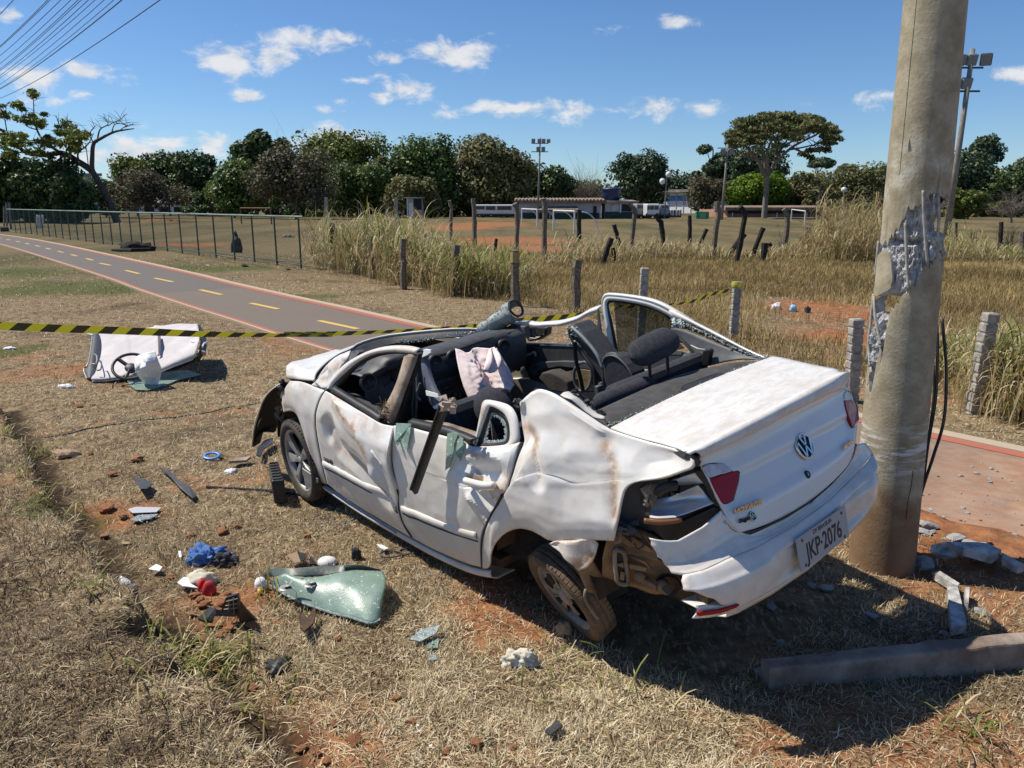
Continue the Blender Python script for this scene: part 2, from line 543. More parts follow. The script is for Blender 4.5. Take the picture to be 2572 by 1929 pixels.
# cycle path
def strip(name, off0, off1, z, m, parent=None, pts=PATHC, thick=None):
 rows = []
 for i, p in enumerate(pts):
  d = (pts[min(i + 1, len(pts) - 1)] - pts[max(i - 1, 0)]).normalized()
  nrm = Vector((-d.y, d.x, 0))
  r = [p + nrm * off0, p + nrm * off1]
  rows.append([Vector((q.x, q.y, z)) for q in r])
 b = MB().grid(rows)
 if thick:
  for s in (0, 1):
   b.grid([[r[s], r[s] - Vector((0, 0, thick))] for r in rows])
 return b.build(name, m, parent)
def _asphalt(N, P):
 p = pos(N)
 n = N.noise(p, 90, 3, .7)
 n1 = N.noise(p, .8, 5, .6)
 c = N.mix(N.ss(n, .3, .7), (.115, .095, .077), (.225, .188, .156))
 c = N.mix(N.math('MULTIPLY', N.ss(n1, .45, .75), .5), c, (.17, .125, .09))
 sp = N.n('ShaderNodeSeparateXYZ', {0: p})
 old = N.ss(N.math('MULTIPLY_ADD', sp.outputs[0], -.62, N.math('MULTIPLY', sp.outputs[1], .78)), 18.6, 18.7)
 c = N.mix(old, c, N.mix(N.ss(n, .3, .7), (.095, .084, .076), (.19, .168, .15)))
 near = N.math('SUBTRACT', 1.0, N.ss(N.math('MULTIPLY_ADD', sp.outputs[0], -.645, N.math('MULTIPLY', sp.outputs[1], .764)), .2, 4.2))
 dust = N.math('MULTIPLY', near, N.ss(N.noise(p, 1.7, 6, .65), .18, .60))
 c = N.mix(dust, c, N.mix(N.ss(N.noise(p, 3.5, 6, .7), .35, .65), (.38, .185, .105), (.47, .30, .20)))
 bump(N, P, n, .35, .006)
 return c
asphalt = mat('asphalt', _asphalt, .9, spec=.2)
def paint(name, col, worn=.5):
 def f(N, P):
  p = pos(N)
  n = N.noise(p, 28, 5, .7)
  n2 = N.noise(p, 2.1, 4, .6)
  k = N.ss(N.math('ADD', N.math('MULTIPLY', n, .7), N.math('MULTIPLY', n2, .3)), .50 + (1 - worn) * .2, .85)
  return N.mix(k, col, (.13, .10, .08))
 return mat(name, f, .85, spec=.2)
M_red = paint('red edge paint', (.40, .125, .085), .6)
M_cream = paint('cream kerb edge', (.42, .34, .25), .6)
M_yel = paint('yellow road paint', (.60, .40, .12), .35)
cp = strip('cycle_path', -PW, PW, .012, asphalt, thick=.09)
tag(cp, kind='structure')
strip('red_edge_line', PW - .10, PW - .0, .016, M_red, cp)
strip('red_edge_line', -PW + .02, -PW + .14, .016, M_red, cp)
e1 = strip('kerb_edge', PW, PW + .05, .03, M_cream, cp, thick=.11)
e2 = strip('kerb_edge', -PW - .14, -PW + .02, .03, M_cream, cp, thick=.11)
dash_px = [('1', 555, 352, 825, 410), ('1', 82, 230, 275, 271), ('C4', 1283, 202, 1420, 234), ('C4', 992, 127, 1108, 152),
           ('C4', 805, 77, 892, 99), ('C4', 638, 30, 710, 45), ('C3', 455, 1434, 505, 1442), ('C3', 355, 1413, 403, 1423), ('C3', 268, 1389, 305, 1397),
           ('C3', 202, 1370, 235, 1378), ('C3', 148, 1355, 178, 1363), ('C3', 92, 1342, 120, 1349), ('C3', 50, 1331, 78, 1338), ('C3', 15, 1322, 40, 1328)]
dm = None
for f, x0, y0, x1, y1 in dash_px[:6]:
 a, b = G(f, x0, y0), G(f, x1, y1)
 d = (b - a).normalized()
 s = Vector((-d.y, d.x, 0)) * .055
 MB().add([Vector((q.x, q.y, .0165)) for q in (a - s, b - s, b + s, a + s)], [(0, 1, 2, 3)]).build('centre_dash', M_yel, cp)
cum, acc = [], 0
for i in range(len(PATHC) - 1):
 acc += (PATHC[i + 1] - PATHC[i]).length
 cum.append(acc)
start = next(i for i, p in enumerate(PATHC) if p.y > 24.6)
def along(s):
 for i, c in enumerate(cum):
  if c >= s:
   L = (PATHC[i + 1] - PATHC[i]).length
   return PATHC[i].lerp(PATHC[i + 1], 1 - (c - s) / L)
 return PATHC[-1]
s0 = cum[start - 1]
for k in range(12):
 a, b = along(s0 + 4.0 + k * 2.9), along(s0 + 5.2 + k * 2.9)
 d = (b - a).normalized()
 s = Vector((-d.y, d.x, 0)) * .055
 MB().add([Vector((q.x, q.y, .0165)) for q in (a - s, b - s, b + s, a + s)], [(0, 1, 2, 3)]).build('centre_dash', M_yel, cp)
# grasses
def blades(P, az_, lean, h, wd, curl=.5, tint=None, name='grass', m=None, flat=None):
 """three-triangle blades: base points P, heading, lean from vertical, length, width"""
 n = len(P)
 dx, dy = np.cos(az_), np.sin(az_)
 sx, sy = -dy * wd * .5, dx * wd * .5
 l2 = np.minimum(lean + curl, 1.9)
 mid = P + np.stack([dx * np.sin(lean), dy * np.sin(lean), np.cos(lean)], -1) * (h * .55)[:, None]
 tip = mid + np.stack([dx * np.sin(l2), dy * np.sin(l2), np.cos(l2)], -1) * (h * .45)[:, None]
 S = np.stack([sx, sy, np.zeros(n)], -1)
 V = np.stack([P - S, P + S, mid - S * .8, mid + S * .8, tip], 1).reshape(-1, 3)
 b = (np.arange(n) * 5)[:, None]
 T = np.concatenate([b + [[0, 1, 3]], b + [[0, 3, 2]], b + [[2, 3, 4]]], 1).reshape(-1, 3)
 return np_mesh(name, V, T, m, np.repeat(tint, 5))
def on_screen(n, u0, u1, v0, v1, rng):
 u = rng.uniform(u0, u1, n)
 v = rng.uniform(v0, v1, n)
 dxn, dyn = (u - CX) / F, (v - CY) / F
 cp_, sp_ = math.cos(PITCH), math.sin(PITCH)
 dz = -sp_ - dyn * cp_
 t = -H / dz
 return t * dxn, t * (cp_ - dyn * sp_), t
CAR_C, CAR_F = Vector((.25, 4.45, 0)), Vector((-.651, .759, 0)).normalized()
def in_car(x, y):
 a = (x - CAR_C.x) * CAR_F.x + (y - CAR_C.y) * CAR_F.y
 b = (x - CAR_C.x) * -CAR_F.y + (y - CAR_C.y) * CAR_F.x
 return (abs(a) < 1.6) & (abs(b) < .62)
M_straw = leafy('dry grass', [(0, (.060, .036, .020)), (.25, (.175, .125, .072)), (.5, (.40, .305, .178)), (.72, (.64, .525, .33)), (.86, (.78, .69, .49)),
                              (.89, (.13, .15, .04)), (1.0, (.07, .115, .028))], .7, .2)
rng = np.random.default_rng(11)
x, y, d = on_screen(560000, -500, 3100, 640, 2350, rng)
keep = (y > .35) & (y < 40)
x, y, d = x[keep], y[keep], d[keep]
dp, _ = polydist(x, y, _pc)
red_, grn_ = masks(x, y)
cov = VNB(x, y, 1.4, 3)
edge = PW + .19 + VNA(x, y, 2.5, 2) * .16 - .08
pr = np.clip(.35 + cov * 1.2, 0, 1) * (1 - red_ * .66)
keep = (dp > edge) & (rng.random(len(x)) < pr) & ~in_car(x, y)
shade_, bk_ = gully(x, y)
keep &= rng.random(len(x)) > shade_ * .93
x, y, d, grn_, red_, bk_ = x[keep], y[keep], d[keep], grn_[keep], red_[keep], bk_[keep]
n = len(x)
clump = VNC(x, y, 3.1, 2)
P = np.stack([x, y, hgt(x, y) - .004], -1)
up = (rng.random(n) < .22 + .5 * (clump > .58))
lean = np.where(up, rng.uniform(.15, 1.05, n), rng.uniform(1.15, 1.56, n))
ln = np.where(up, rng.uniform(.02, .06, n), rng.uniform(.025, .095, n)) * (1 + np.clip(d - 6, 0, 30) * .03)
wd = np.maximum(rng.uniform(.0025, .0052, n), d * rng.uniform(.0005, .0009, n))
ti = np.clip(rng.normal(.50, .22, n) + (clump - .5) * .55 + (VNA(x, y, .5, 3) - .5) * .5 + .06 * sstep(-d, -6, -2) - .16 * bk_, 0.02, .86)
ti = np.where(rng.random(n) < grn_ * .62 + .012, rng.uniform(.89, 1, n), ti)
tag(blades(P, rng.uniform(0, 6.283, n), lean, ln, wd, .35, ti, 'mown_grass', M_straw), kind='stuff')
print('mown', n)
M_field = leafy('field grass', [(0, (.085, .058, .024)), (.3, (.26, .185, .075)), (.55, (.43, .315, .135)), (.8, (.62, .48, .24)), (.86, (.20, .18, .045)), (1, (.10, .12, .03))], .7, .3)
rng = np.random.default_rng(12)
row1 = np.array([(-7.5, 27.0), (-5.6, 24.0), (-3.7, 20.5), (-2.6, 18.4), (-1.2, 16.5), (.07, 15.2), (1.12, 13.6), (2.2, 11.2), (3.2, 9.6), (4.6, 7.2), (7.2, 3.6), (9, 1)])
u = rng.uniform(0, 1, 420000)
x = rng.uniform(-7, 21, len(u))
y = rng.uniform(5, 31, len(u))
dr, sr = polydist(x, y, row1)
inside = (sr > 0)
pat = VNA(x, y, .5, 3)
red_, _ = masks(x, y)
pth = np.maximum(blob(x, y, 'P1', 360, 1440, 1.5, 2.4), blob(x, y, 'P1', 300, 1520, 1.2, 1.2))
keep = inside & (dr > .1 + .5 * pat) & (y < 30.5 + 1.5 * pat) & (rng.random(len(x)) < np.clip(.25 + pat * .9, 0, 1)) & (rng.random(len(x)) > np.maximum(pth, red_ * .8)) & (x < y * .85 + 1)
x, y = x[keep], y[keep]
n = len(x)
pat = VNB(x, y, .9, 3)
P = np.stack([x, y, hgt(x, y)], -1)
hh = rng.uniform(.09, .28, n) * (.45 + pat * 1.1)
ti = np.clip(rng.normal(.44, .17, n) + (VNC(x, y, .45, 3) - .5) * .7, 0.02, .84)
ti = np.where(rng.random(n) < .10 + .25 * (y > 26) * (pat > .5), rng.uniform(.86, 1, n), ti)
tag(blades(P, rng.uniform(0, 6.283, n), rng.uniform(.05, .75, n), hh, rng.uniform(.006, .013, n) * (.6 + y / 30), .55, ti, 'rough_grass', M_field), kind='stuff')
print('rough', n)
def ribbons(P, az_, lean0, L, wd, curl, tint, name, m, seg=6):
 """long arching leaves"""
 n = len(P)
 pts = [P]
 ang = lean0.copy()
 for k in range(seg):
  stp = (L / seg)[:, None]
  pts.append(pts[-1] + np.stack([np.cos(az_) * np.sin(ang), np.sin(az_) * np.sin(ang), np.cos(ang)], -1) * stp)
  ang = ang + curl / seg * (1 + k * .35)
 S = np.stack([-np.sin(az_), np.cos(az_), np.zeros(n)], -1) * (wd * .5)[:, None]
 V = []
 for k, p in enumerate(pts):
  wk = [.7, 1, 1, .9, .7, .42, .06][min(k, 6)]
  V += [p - S * wk, p + S * wk]
 V = np.stack(V, 1)
 m_ = V.shape[1]
 b = (np.arange(n) * m_)[:, None]
 T = []
 for k in range(seg):
  a = 2 * k
  T += [b + [[a, a + 1, a + 3]], b + [[a, a + 3, a + 2]]]
 T = np.concatenate(T, 1).reshape(-1, 3)
 return np_mesh(name, V.reshape(-1, 3), T, m, np.repeat(tint, m_))
M_reed = leafy('reed leaves', [(0, (.085, .055, .027)), (.3, (.27, .19, .085)), (.6, (.50, .39, .19)), (.8, (.70, .61, .40)), (.84, (.30, .30, .07)), (1, (.13, .17, .035))], .55, .35)
def reed_bed(spots, rng, name, green=.3, dry=.5, size=1.0, per=60):
 PP, A, Ln, LL, W, C, Tn = [], [], [], [], [], [], []
 for (cx, cy, rad, hgt_) in spots:
  k = int(per * rad * rad * 3.0 + per * .5)
  r = rad * np.sqrt(rng.random(k))
  a = rng.uniform(0, 6.283, k)
  bx, by = cx + r * np.cos(a), cy + r * np.sin(a)
  st = rng.random(k)
  zb = hgt(bx, by) + st * hgt_ * .75 * (.55 + .9 * VNC(bx, by, 1.9, 2))
  PP.append(np.stack([bx, by, zb], -1))
  A.append(rng.uniform(0, 6.283, k))
  Ln.append(rng.uniform(.05, .7, k))
  LL.append(rng.uniform(.3, 1.0, k) * (.5 + hgt_ * .4) * size)
  W.append(rng.uniform(.014, .034, k) * size)
  C.append(rng.uniform(.4, 2.3, k))
  t = np.clip(rng.normal(dry, .2, k) + (st - .5) * .25, .02, .82)
  Tn.append(np.where(rng.random(k) < green * (.4 + st), rng.uniform(.84, 1, k), t))
  k2 = k // 3
  bx, by = cx + rng.normal(0, rad * .5, k2), cy + rng.normal(0, rad * .5, k2)
  PP.append(np.stack([bx, by, hgt(bx, by)], -1))
  A.append(rng.uniform(0, 6.283, k2))
  Ln.append(rng.uniform(0, .22, k2))
  LL.append(rng.uniform(.5, 1.2, k2) * hgt_)
  W.append(rng.uniform(.010, .018, k2))
  C.append(rng.uniform(0, .6, k2))
  Tn.append(np.clip(rng.normal(dry + .05, .15, k2), .05, .8))
 return tag(ribbons(np.concatenate(PP), np.concatenate(A), np.concatenate(Ln), np.concatenate(LL), np.concatenate(W), np.concatenate(C), np.concatenate(Tn), name, M_reed), kind='stuff')
rng = np.random.default_rng(21)
spots = []
for f, a, b, r, h_ in [('C6', 270, 880, .5, 2.1), ('C6', 330, 900, .5, 1.7), ('C6', 430, 930, .7, 1.8), ('C6', 520, 930, .7, 1.9), ('C6', 600, 950, .7, 1.9), ('C6', 700, 960, .7, 1.9),
                       ('C6', 760, 1000, .6, 1.8), ('C6', 820, 1010, .6, 1.6), ('C6', 900, 1010, .7, 1.7), ('C6', 980, 1030, .7, 1.6), ('C6', 1050, 1030, .6, 1.4),
                       ('C6', 1120, 1040, .6, 1.2), ('C6', 1180, 1060, .5, 1.1), ('C6', 640, 930, .8, 2.1), ('C6', 1000, 960, .8, 1.9), ('C6', 860, 950, .8, 1.9), ('C6', 400, 900, .6, 1.9)]:
 g = G(f, a, b)
 spots.append((g.x, g.y + .3, r, h_ * .88))
reed_bed(spots, rng, 'tall_reed_grass', .34, .56, 1.12, 62)
spots = []
for f, a, b, r, h_ in [('C6', 1230, 1080, .6, .8), ('C6', 1320, 1080, .8, .8), ('C6', 1420, 1060, .9, .9), ('C6', 1520, 1080, .8, .8), ('C6', 1380, 960, 1.0, .95), ('C6', 1250, 980, .8, 1.0), ('C6', 1560, 960, .9, .75), ('C6', 1480, 1000, .9, .8)]:
 g = G(f, a, b)
 spots.append((g.x, g.y, r, h_))
reed_bed(spots, rng, 'green_reed_grass', .5, .45, .8, 150)
spots = []
for f, a, b, r, h_ in [('C7', 400, 1060, 1.1, 1.3), ('C7', 460, 1070, 1.1, 1.2), ('C7', 330, 1090, .9, .8), ('C7', 240, 1100, .8, .5), ('C7', 560, 1075, 1.0, .8), ('C7', 640, 1060, .8, .6), ('C7', 760, 1060, .9, .9),
                       ('C7', 850, 1055, 1.0, 1.0), ('C7', 940, 1060, 1.0, 1.0), ('C7', 1020, 1060, .9, .9), ('C7', 1110, 1060, .8, .7), ('C7', 1200, 1050, .8, .7), ('C7', 1290, 1060, .9, .6),
                       ('C7', 1400, 1060, .8, .4), ('C7', 1560, 1060, .8, .5), ('C7', 1700, 1050, .9, .6), ('C7', 1800, 1050, 1.0, .8), ('C7', 1900, 1045, 1.0, .8), ('C7', 2000, 1040, 1.0, 1.0)]:
 g = G(f, a, b)
 spots.append((g.x, g.y, r, h_ * .72))
reed_bed(spots, rng, 'dead_weeds', .06, .5, 1.0, 40)
spots = []
for f, a, b, r, h_ in [('C7', 2070, 1040, 1.1, 1.5), ('C7', 2130, 1050, 1.2, 2.0), ('C7', 2200, 1060, 1.3, 1.8), ('C7', 2100, 1070, 1.0, 1.2), ('C7', 2180, 1030, 1.4, 2.3)]:
 g = G(f, a, b)
 spots.append((g.x, g.y, r, h_))
reed_bed(spots, rng, 'dry_thicket', .12, .45, 1.0, 80)
spots = []
for f, a, b, r, h_ in [('D6', 300, 1470, .9, .8), ('D6', 420, 1500, .9, .8), ('D6', 560, 1480, .8, .7), ('D6', 700, 1500, .9, .5), ('D6', 900, 1480, .9, .5), ('D6', 1050, 1500, .9, .5), ('D6', 460, 1440, .9, 1.1)]:
 g = G(f, a, b)
 spots.append((g.x, g.y, r, h_))
reed_bed(spots, rng, 'pale_weeds', .3, .55, .9, 70)
spots = []
for f, a, b, r, h_ in [('P2', 720, 225, .35, .45), ('P2', 915, 330, .34, .6), ('P2', 925, 350, .34, .65), ('P2', 985, 365, .4, .75), ('P2', 900, 285, .45, .75), ('P2', 980, 300, .5, .85), ('P2', 1060, 365, .5, .8), ('P2', 800, 220, .4, .5), ('P2', 1120, 400, .5, .8), ('P2', 860, 300, .3, .6)]:
 g = G(f, a, b)
 spots.append((g.x, g.y, r, h_))
reed_bed(spots, rng, 'pale_long_grass', .38, .62, .62, 420)
# trees
M_bark = mottled('grey bark', (.13, .105, .085), (.26, .22, .18), 5, .9, .5, .05)
M_barkd = mottled('dark bark', (.045, .036, .030), (.10, .082, .066), 5, .9, .5, .05)
M_dark = leafy('dark leaves', [(0, (0.026, 0.045, 0.018)), (.5, (0.065, 0.107, 0.031)), (1, (0.152, 0.201, 0.057))], .5, .18)
M_mid = leafy('mid green leaves', [(0, (0.041, 0.076, 0.022)), (.5, (0.104, 0.162, 0.040)), (1, (0.240, 0.279, 0.072))], .5, .25)
M_olive = leafy('olive leaves', [(0, (0.065, 0.072, 0.029)), (.5, (0.152, 0.154, 0.057)), (1, (0.308, 0.260, 0.104))], .6, .22)
M_bright = leafy('bright leaves', [(0, (.050, .095, .008)), (.5, (.125, .215, .014)), (1, (.24, .34, .03))], .5, .4)
M_yellow = leafy('yellow green leaves', [(0, (.060, .090, .016)), (.5, (.135, .170, .034)), (1, (.28, .29, .06))], .5, .3)
M_brown = leafy('half dead leaves', [(0, (.065, .055, .034)), (.45, (.135, .112, .068)), (.7, (.125, .135, .055)), (1, (.27, .23, .15))], .7, .15)
M_pine = leafy('pine needles', [(0, (0.033, 0.057, 0.029)), (.5, (0.076, 0.115, 0.057)), (1, (0.172, 0.211, 0.104))], .6, .15)
M_umb = leafy('dry acacia leaves', [(0, (.066, .078, .028)), (.5, (.150, .160, .058)), (1, (.29, .27, .11))], .65, .22)
def leaf_quads(C, R, per, size, rng, flat=1.0, shell=.55, droop=0.0, aspect=1.7, bias=0.0):
 """C (n,3) clump centres with radii R -> vertices, triangles, tint"""
 n = len(C)
 k = per
 d = rng.normal(size=(n * k, 3))
 d /= np.linalg.norm(d, axis=1)[:, None]
 r = (shell + (1 - shell) * rng.random(n * k)) * np.repeat(R, k)
 p = np.repeat(C, k, 0) + d * r[:, None] * [1, 1, flat]
 p[:, 2] -= droop * rng.random(n * k)
 nrm = d * .7 + rng.normal(size=d.shape) * .55 + [0, 0, .35]
 nrm /= np.linalg.norm(nrm, axis=1)[:, None]
 t = np.cross(nrm, rng.normal(size=d.shape))
 t /= np.linalg.norm(t, axis=1)[:, None] + 1e-9
 b = np.cross(nrm, t)
 s = size * rng.uniform(.55, 1.35, n * k)[:, None]
 V = np.stack([p - t * s * aspect * .5, p + b * s * .5 + nrm * s * .12, p + t * s * aspect * .5, p - b * s * .5 + nrm * s * .12], 1).reshape(-1, 3)
 q = (np.arange(n * k) * 4)[:, None]
 T = np.concatenate([q + [[0, 1, 2]], q + [[0, 2, 3]]], 1).reshape(-1, 3)
 tint = np.clip(np.repeat(rng.normal(.45 + bias, .16, n), k) + rng.normal(0, .17, n * k), 0, 1)
 return V, T, np.repeat(tint, 4)
def limb(mb, a, b, r0, r1, rng, wob=.12, seg=5, n=5):
 a, b = np.array(a, float), np.array(b, float)
 L = np.linalg.norm(b - a)
 pts, rad = [], []
 for i in range(seg + 1):
  t = i / seg
  p = a + (b - a) * t
  p = p + rng.normal(0, wob * L * .25, 3) * math.sin(math.pi * t)
  p[2] += L * .10 * math.sin(math.pi * t)
  pts.append(p)
  rad.append(r0 + (r1 - r0) * t)
 mb.tube(pts, rad, n, cap=False)
 return pts
def tree(label, u, vtop, Y, wpx, kind='round', m=None, seed=0, crown_lo=.28, per=110, clumps=46, leaf=.42, bark=None, trunk_r=None, lean=0.0, name='broadleaf_tree', cat='tree', vbase=None, group=None, twigs=0, cs=.2, gap=0.0):
 rng = np.random.default_rng(seed + 100)
 b = atY('F', u, 560, Y)
 bx, by = b.x, Y
 bz = hz(bx, by)
 top = atY('F', u, vtop, Y).z - bz
 wd = wpx * Y / F / (.97)
 t = thing(name, label, cat, (bx, by, bz - .05), 0, group)
 bark = bark or M_barkd
 rx, cz0 = wd / 2, top * crown_lo
 tr = trunk_r or max(.12, top * .018)
 C = []
 hz_ = (top - cz0) / 2
 lobes = [(rng.uniform(-.68, .68), rng.uniform(-.4, .4), rng.uniform(-.55, .66), rng.uniform(.26, .46)) for _ in range(10)] + [(rng.uniform(-.2, .2), 0, .55, .42), (0, 0, -.2, .6)]
 for i in range(clumps):
  for _ in range(30):
   p = rng.uniform(-1, 1, 3)
   r = np.linalg.norm(p)
   if kind == 'umbrella':
    ok = r < 1 and p[2] > -.1 + .15 * (p[0] ** 2 + p[1] ** 2) and (r > .6)
   elif kind == 'pine':
    ok = math.hypot(p[0], p[1]) < (.95 - .55 * (p[2] + 1) / 2)
   elif kind == 'box':
    ok = max(abs(p[0]), abs(p[1])) < 1 and r > .55
   else:
    ok = False
    lb_ = lobes[i % len(lobes)]
    p = np.array(lb_[:3]) + p / max(r, .2) * lb_[3] * rng.uniform(.75, 1)
    ok = abs(p[0]) < 1 and abs(p[2]) < 1
   if ok and rng.random() >= gap * (p[2] < 0):
    break
  C.append((p[0] * rx * .86 + lean * (p[2] + 1) * .5, p[1] * rx * .75, cz0 + hz_ + p[2] * hz_ * .88))
 C = np.array(C)
 R = rng.uniform(.7, 1.35, clumps) * cs * min(wd, top * 1.2) * (.75 if kind == 'pine' else 1)
 mb = MB()
 tt = (rng.normal(0, tr), rng.normal(0, tr), cz0 + hz_ * (.5 if kind != 'pine' else 1.7))
 base = limb(mb, (0, 0, 0), tt, tr, tr * .45, rng, .06, 6, 7)
 for i in range(clumps):
  if i % 2 == 0 or twigs:
   s = base[min(len(base) - 1, 2 + int(rng.random() * 4))]
   e = C[i]
   pts = limb(mb, s, e, tr * .34, tr * .06, rng, .16, 4, 4)
   for _ in range(twigs):
    q = pts[2 + int(rng.random() * 2)]
    dlt = rng.normal(0, 1, 3) * R[i] * .8
    dlt[2] = abs(dlt[2])
    limb(mb, q, np.array(e) + dlt, tr * .10, tr * .03, rng, .15, 3, 3)
 mb.build('trunk', bark, t, smooth=True, fix=False)
 if m is not None and per:
  V, T, ti = leaf_quads(C, R, int(per * 1.75), leaf * .74, rng, .62 if kind in ('umbrella', 'pine') else .85)
  np_mesh('crown', V, T, m, ti, t)
 return t
K = 1.16275      # overview pixels to photograph pixels
def TA(label, uo, vo, Y, wo, **kw):
 return tree(label, uo * K, vo * K, Y, wo * K, **kw)
TA('dark dense mango tree at the far left edge behind the wire fence', 10, 330, 88, 190, m=M_dark, seed=1, crown_lo=.02, clumps=60, per=150, leaf=.45)
TA('dark round tree left of the leaning tree, low spreading foliage', 112, 348, 84, 150, m=M_dark, seed=2, crown_lo=.02, clumps=56, per=150, leaf=.45)
TA('small dark tree tucked just left of the leaning trunk', 172, 378, 82, 90, m=M_dark, seed=3, crown_lo=.02, clumps=40, per=130, leaf=.42)
TA('low dark bush behind the leaning trunk', 232, 384, 116, 110, m=M_dark, seed=4, crown_lo=.05, clumps=36)
TA('dark tree with a yellowish top left of the tall round one', 300, 326, 132, 100, m=M_yellow, seed=5, crown_lo=.15, clumps=46, leaf=.5)
TA('broad dark tree with a flat crown over the white sheds', 370, 326, 138, 120, m=M_dark, seed=6, crown_lo=.15, clumps=56, leaf=.5)
TA('dark rounded tree right of the flat crowned one', 440, 325, 136, 110, m=M_dark, seed=7, crown_lo=.15, clumps=50, leaf=.5)
TA('bare grey brown bushy tree in front of the white sheds', 330, 372, 110, 190, m=M_brown, seed=8, crown_lo=.12, per=70, clumps=60, twigs=2, leaf=.30, name='dry_tree', bark=M_bark)
TA('mid green tree standing over the left goal frame', 508, 345, 112, 130, m=M_mid, seed=9, crown_lo=.06, clumps=60, leaf=.42)
TA('tallest dark leafy tree with a lopsided top behind the left goal', 578, 276, 134, 130, m=M_dark, seed=10, crown_lo=.3, clumps=52, per=120, leaf=.62, cs=.17)
TA('brownish half bare tree with thin upright twigs behind the reeds', 640, 318, 104, 190, m=M_brown, seed=11, crown_lo=.10, per=95, clumps=70, twigs=2, leaf=.36, name='dry_tree', bark=M_bark)
TA('yellow green domed tree with the cloud behind its top', 745, 294, 132, 190, m=M_yellow, seed=12, crown_lo=.35, clumps=70, leaf=.5)
TA('dark tree filling the gap below the yellow green dome', 775, 350, 118, 140, m=M_mid, seed=13, crown_lo=.03, clumps=60, leaf=.45)
TA('small olive tree between the two tall rounded trees', 850, 334, 122, 80, m=M_olive, seed=14, crown_lo=.06, clumps=40, leaf=.45)
TA('tall rounded dark tree in the middle of the tree line', 935, 292, 124, 165, m=M_mid, seed=15, crown_lo=.10, clumps=84, per=130, leaf=.5)
TA('dull green tree at the foot of the tallest middle trees', 895, 385, 112, 130, m=M_olive, seed=16, crown_lo=.05, clumps=50, leaf=.42)
TA('leafy tree with rusty twig ends left of the floodlight mast', 1072, 299, 122, 150, m=M_olive, seed=17, crown_lo=.12, clumps=80, per=120, leaf=.5)
TA('dark tree low behind the floodlight mast', 1040, 372, 130, 130, m=M_dark, seed=18, crown_lo=.08, clumps=52, leaf=.5)
TA('dark open tree just right of the floodlight mast', 1178, 352, 136, 100, m=M_dark, seed=19, crown_lo=.15, clumps=44, leaf=.5)
TA('pale bare tree with fine upright twigs over the low building', 1262, 342, 146, 120, m=None, seed=20, crown_lo=.1, per=0, clumps=70, twigs=4, name='bare_tree', bark=M_bark)
TA('greyish bush with thin foliage below the pale bare tree', 1252, 392, 150, 120, m=M_olive, seed=21, crown_lo=.05, per=60, clumps=46, twigs=1, leaf=.42)
TA('dark pine group with a broken outline behind the kiosk', 1382, 318, 146, 140, kind='round', m=M_pine, seed=22, crown_lo=.12, clumps=84, per=95, leaf=.5, cs=.14, name='pine_tree')
TA('low far pines to the left of the white hall', 1462, 372, 185, 90, kind='round', m=M_pine, seed=23, crown_lo=.15, clumps=40, per=80, leaf=.6, name='pine_tree')
TA('tall loose pine behind the white hall', 1532, 302, 165, 110, kind='pine', m=M_pine, seed=24, crown_lo=.22, clumps=56, per=90, leaf=.55, cs=.15, name='pine_tree')
TA('broad pine spreading behind the umbrella tree trunk', 1622, 318, 162, 160, kind='round', m=M_pine, seed=25, crown_lo=.26, clumps=64, per=90, leaf=.55, cs=.14, name='pine_tree', gap=.5)
TA('brown half bare bush in front of the white hall', 1530, 384, 128, 80, m=M_brown, seed=26, crown_lo=.06, per=80, clumps=46, twigs=2, leaf=.34, name='dry_tree', bark=M_bark)
TA('vivid light green tree left of the umbrella tree trunk', 1632, 380, 128, 150, m=M_bright, seed=27, crown_lo=.10, clumps=70, per=120, leaf=.42)
TA('dark bush filling below the vivid green tree', 1660, 410, 134, 130, m=M_mid, seed=28, crown_lo=.05, clumps=50, leaf=.42)
TA('brownish green thicket tree right of the umbrella trunk', 1735, 376, 132, 170, m=M_olive, seed=29, crown_lo=.03, clumps=80, leaf=.42)
TA('brownish green tree behind the long shed', 1825, 360, 136, 190, m=M_olive, seed=30, crown_lo=.03, clumps=80, leaf=.45)
TA('small flat topped tree rising over the thicket', 1758, 346, 160, 55, kind='umbrella', m=M_pine, seed=31, crown_lo=.82, clumps=24, per=80, leaf=.5)
TA('second small flat topped tree over the thicket nearer the pole', 1818, 356, 162, 34, kind='umbrella', m=M_pine, seed=32, crown_lo=.84, clumps=14, per=70, leaf=.5)
TA('green bush seen just left of the broken pole', 1905, 344, 150, 80, m=M_mid, seed=33, crown_lo=.05, clumps=40, leaf=.5)
TA('tall windblown pine right of the slanting floodlight mast', 2108, 290, 142, 72, kind='round', m=M_pine, seed=34, crown_lo=.45, clumps=46, per=90, leaf=.5, cs=.17, name='pine_tree', gap=.4)
TA('dark pine mass right behind the broken pole', 2075, 336, 132, 140, m=M_pine, seed=35, crown_lo=.08, clumps=80, per=110, leaf=.5, name='pine_tree')
TA('pine at the right edge of the picture', 2205, 330, 136, 110, kind='round', m=M_pine, seed=36, crown_lo=.15, clumps=56, per=100, leaf=.5, cs=.16, name='pine_tree')
TA('dark green trees low at the right edge', 2165, 372, 128, 140, m=M_dark, seed=37, crown_lo=.03, clumps=60, per=110, leaf=.45)
TA('yellowish green bush at the foot of the slanting mast', 2090, 408, 104, 90, m=M_yellow, seed=38, crown_lo=.05, clumps=46, leaf=.36)
TA('bare tangled shrub by the right edge', 2185, 398, 84, 130, m=None, seed=39, crown_lo=.05, per=0, clumps=60, twigs=4, name='dry_shrub', bark=M_bark, cat='shrub')
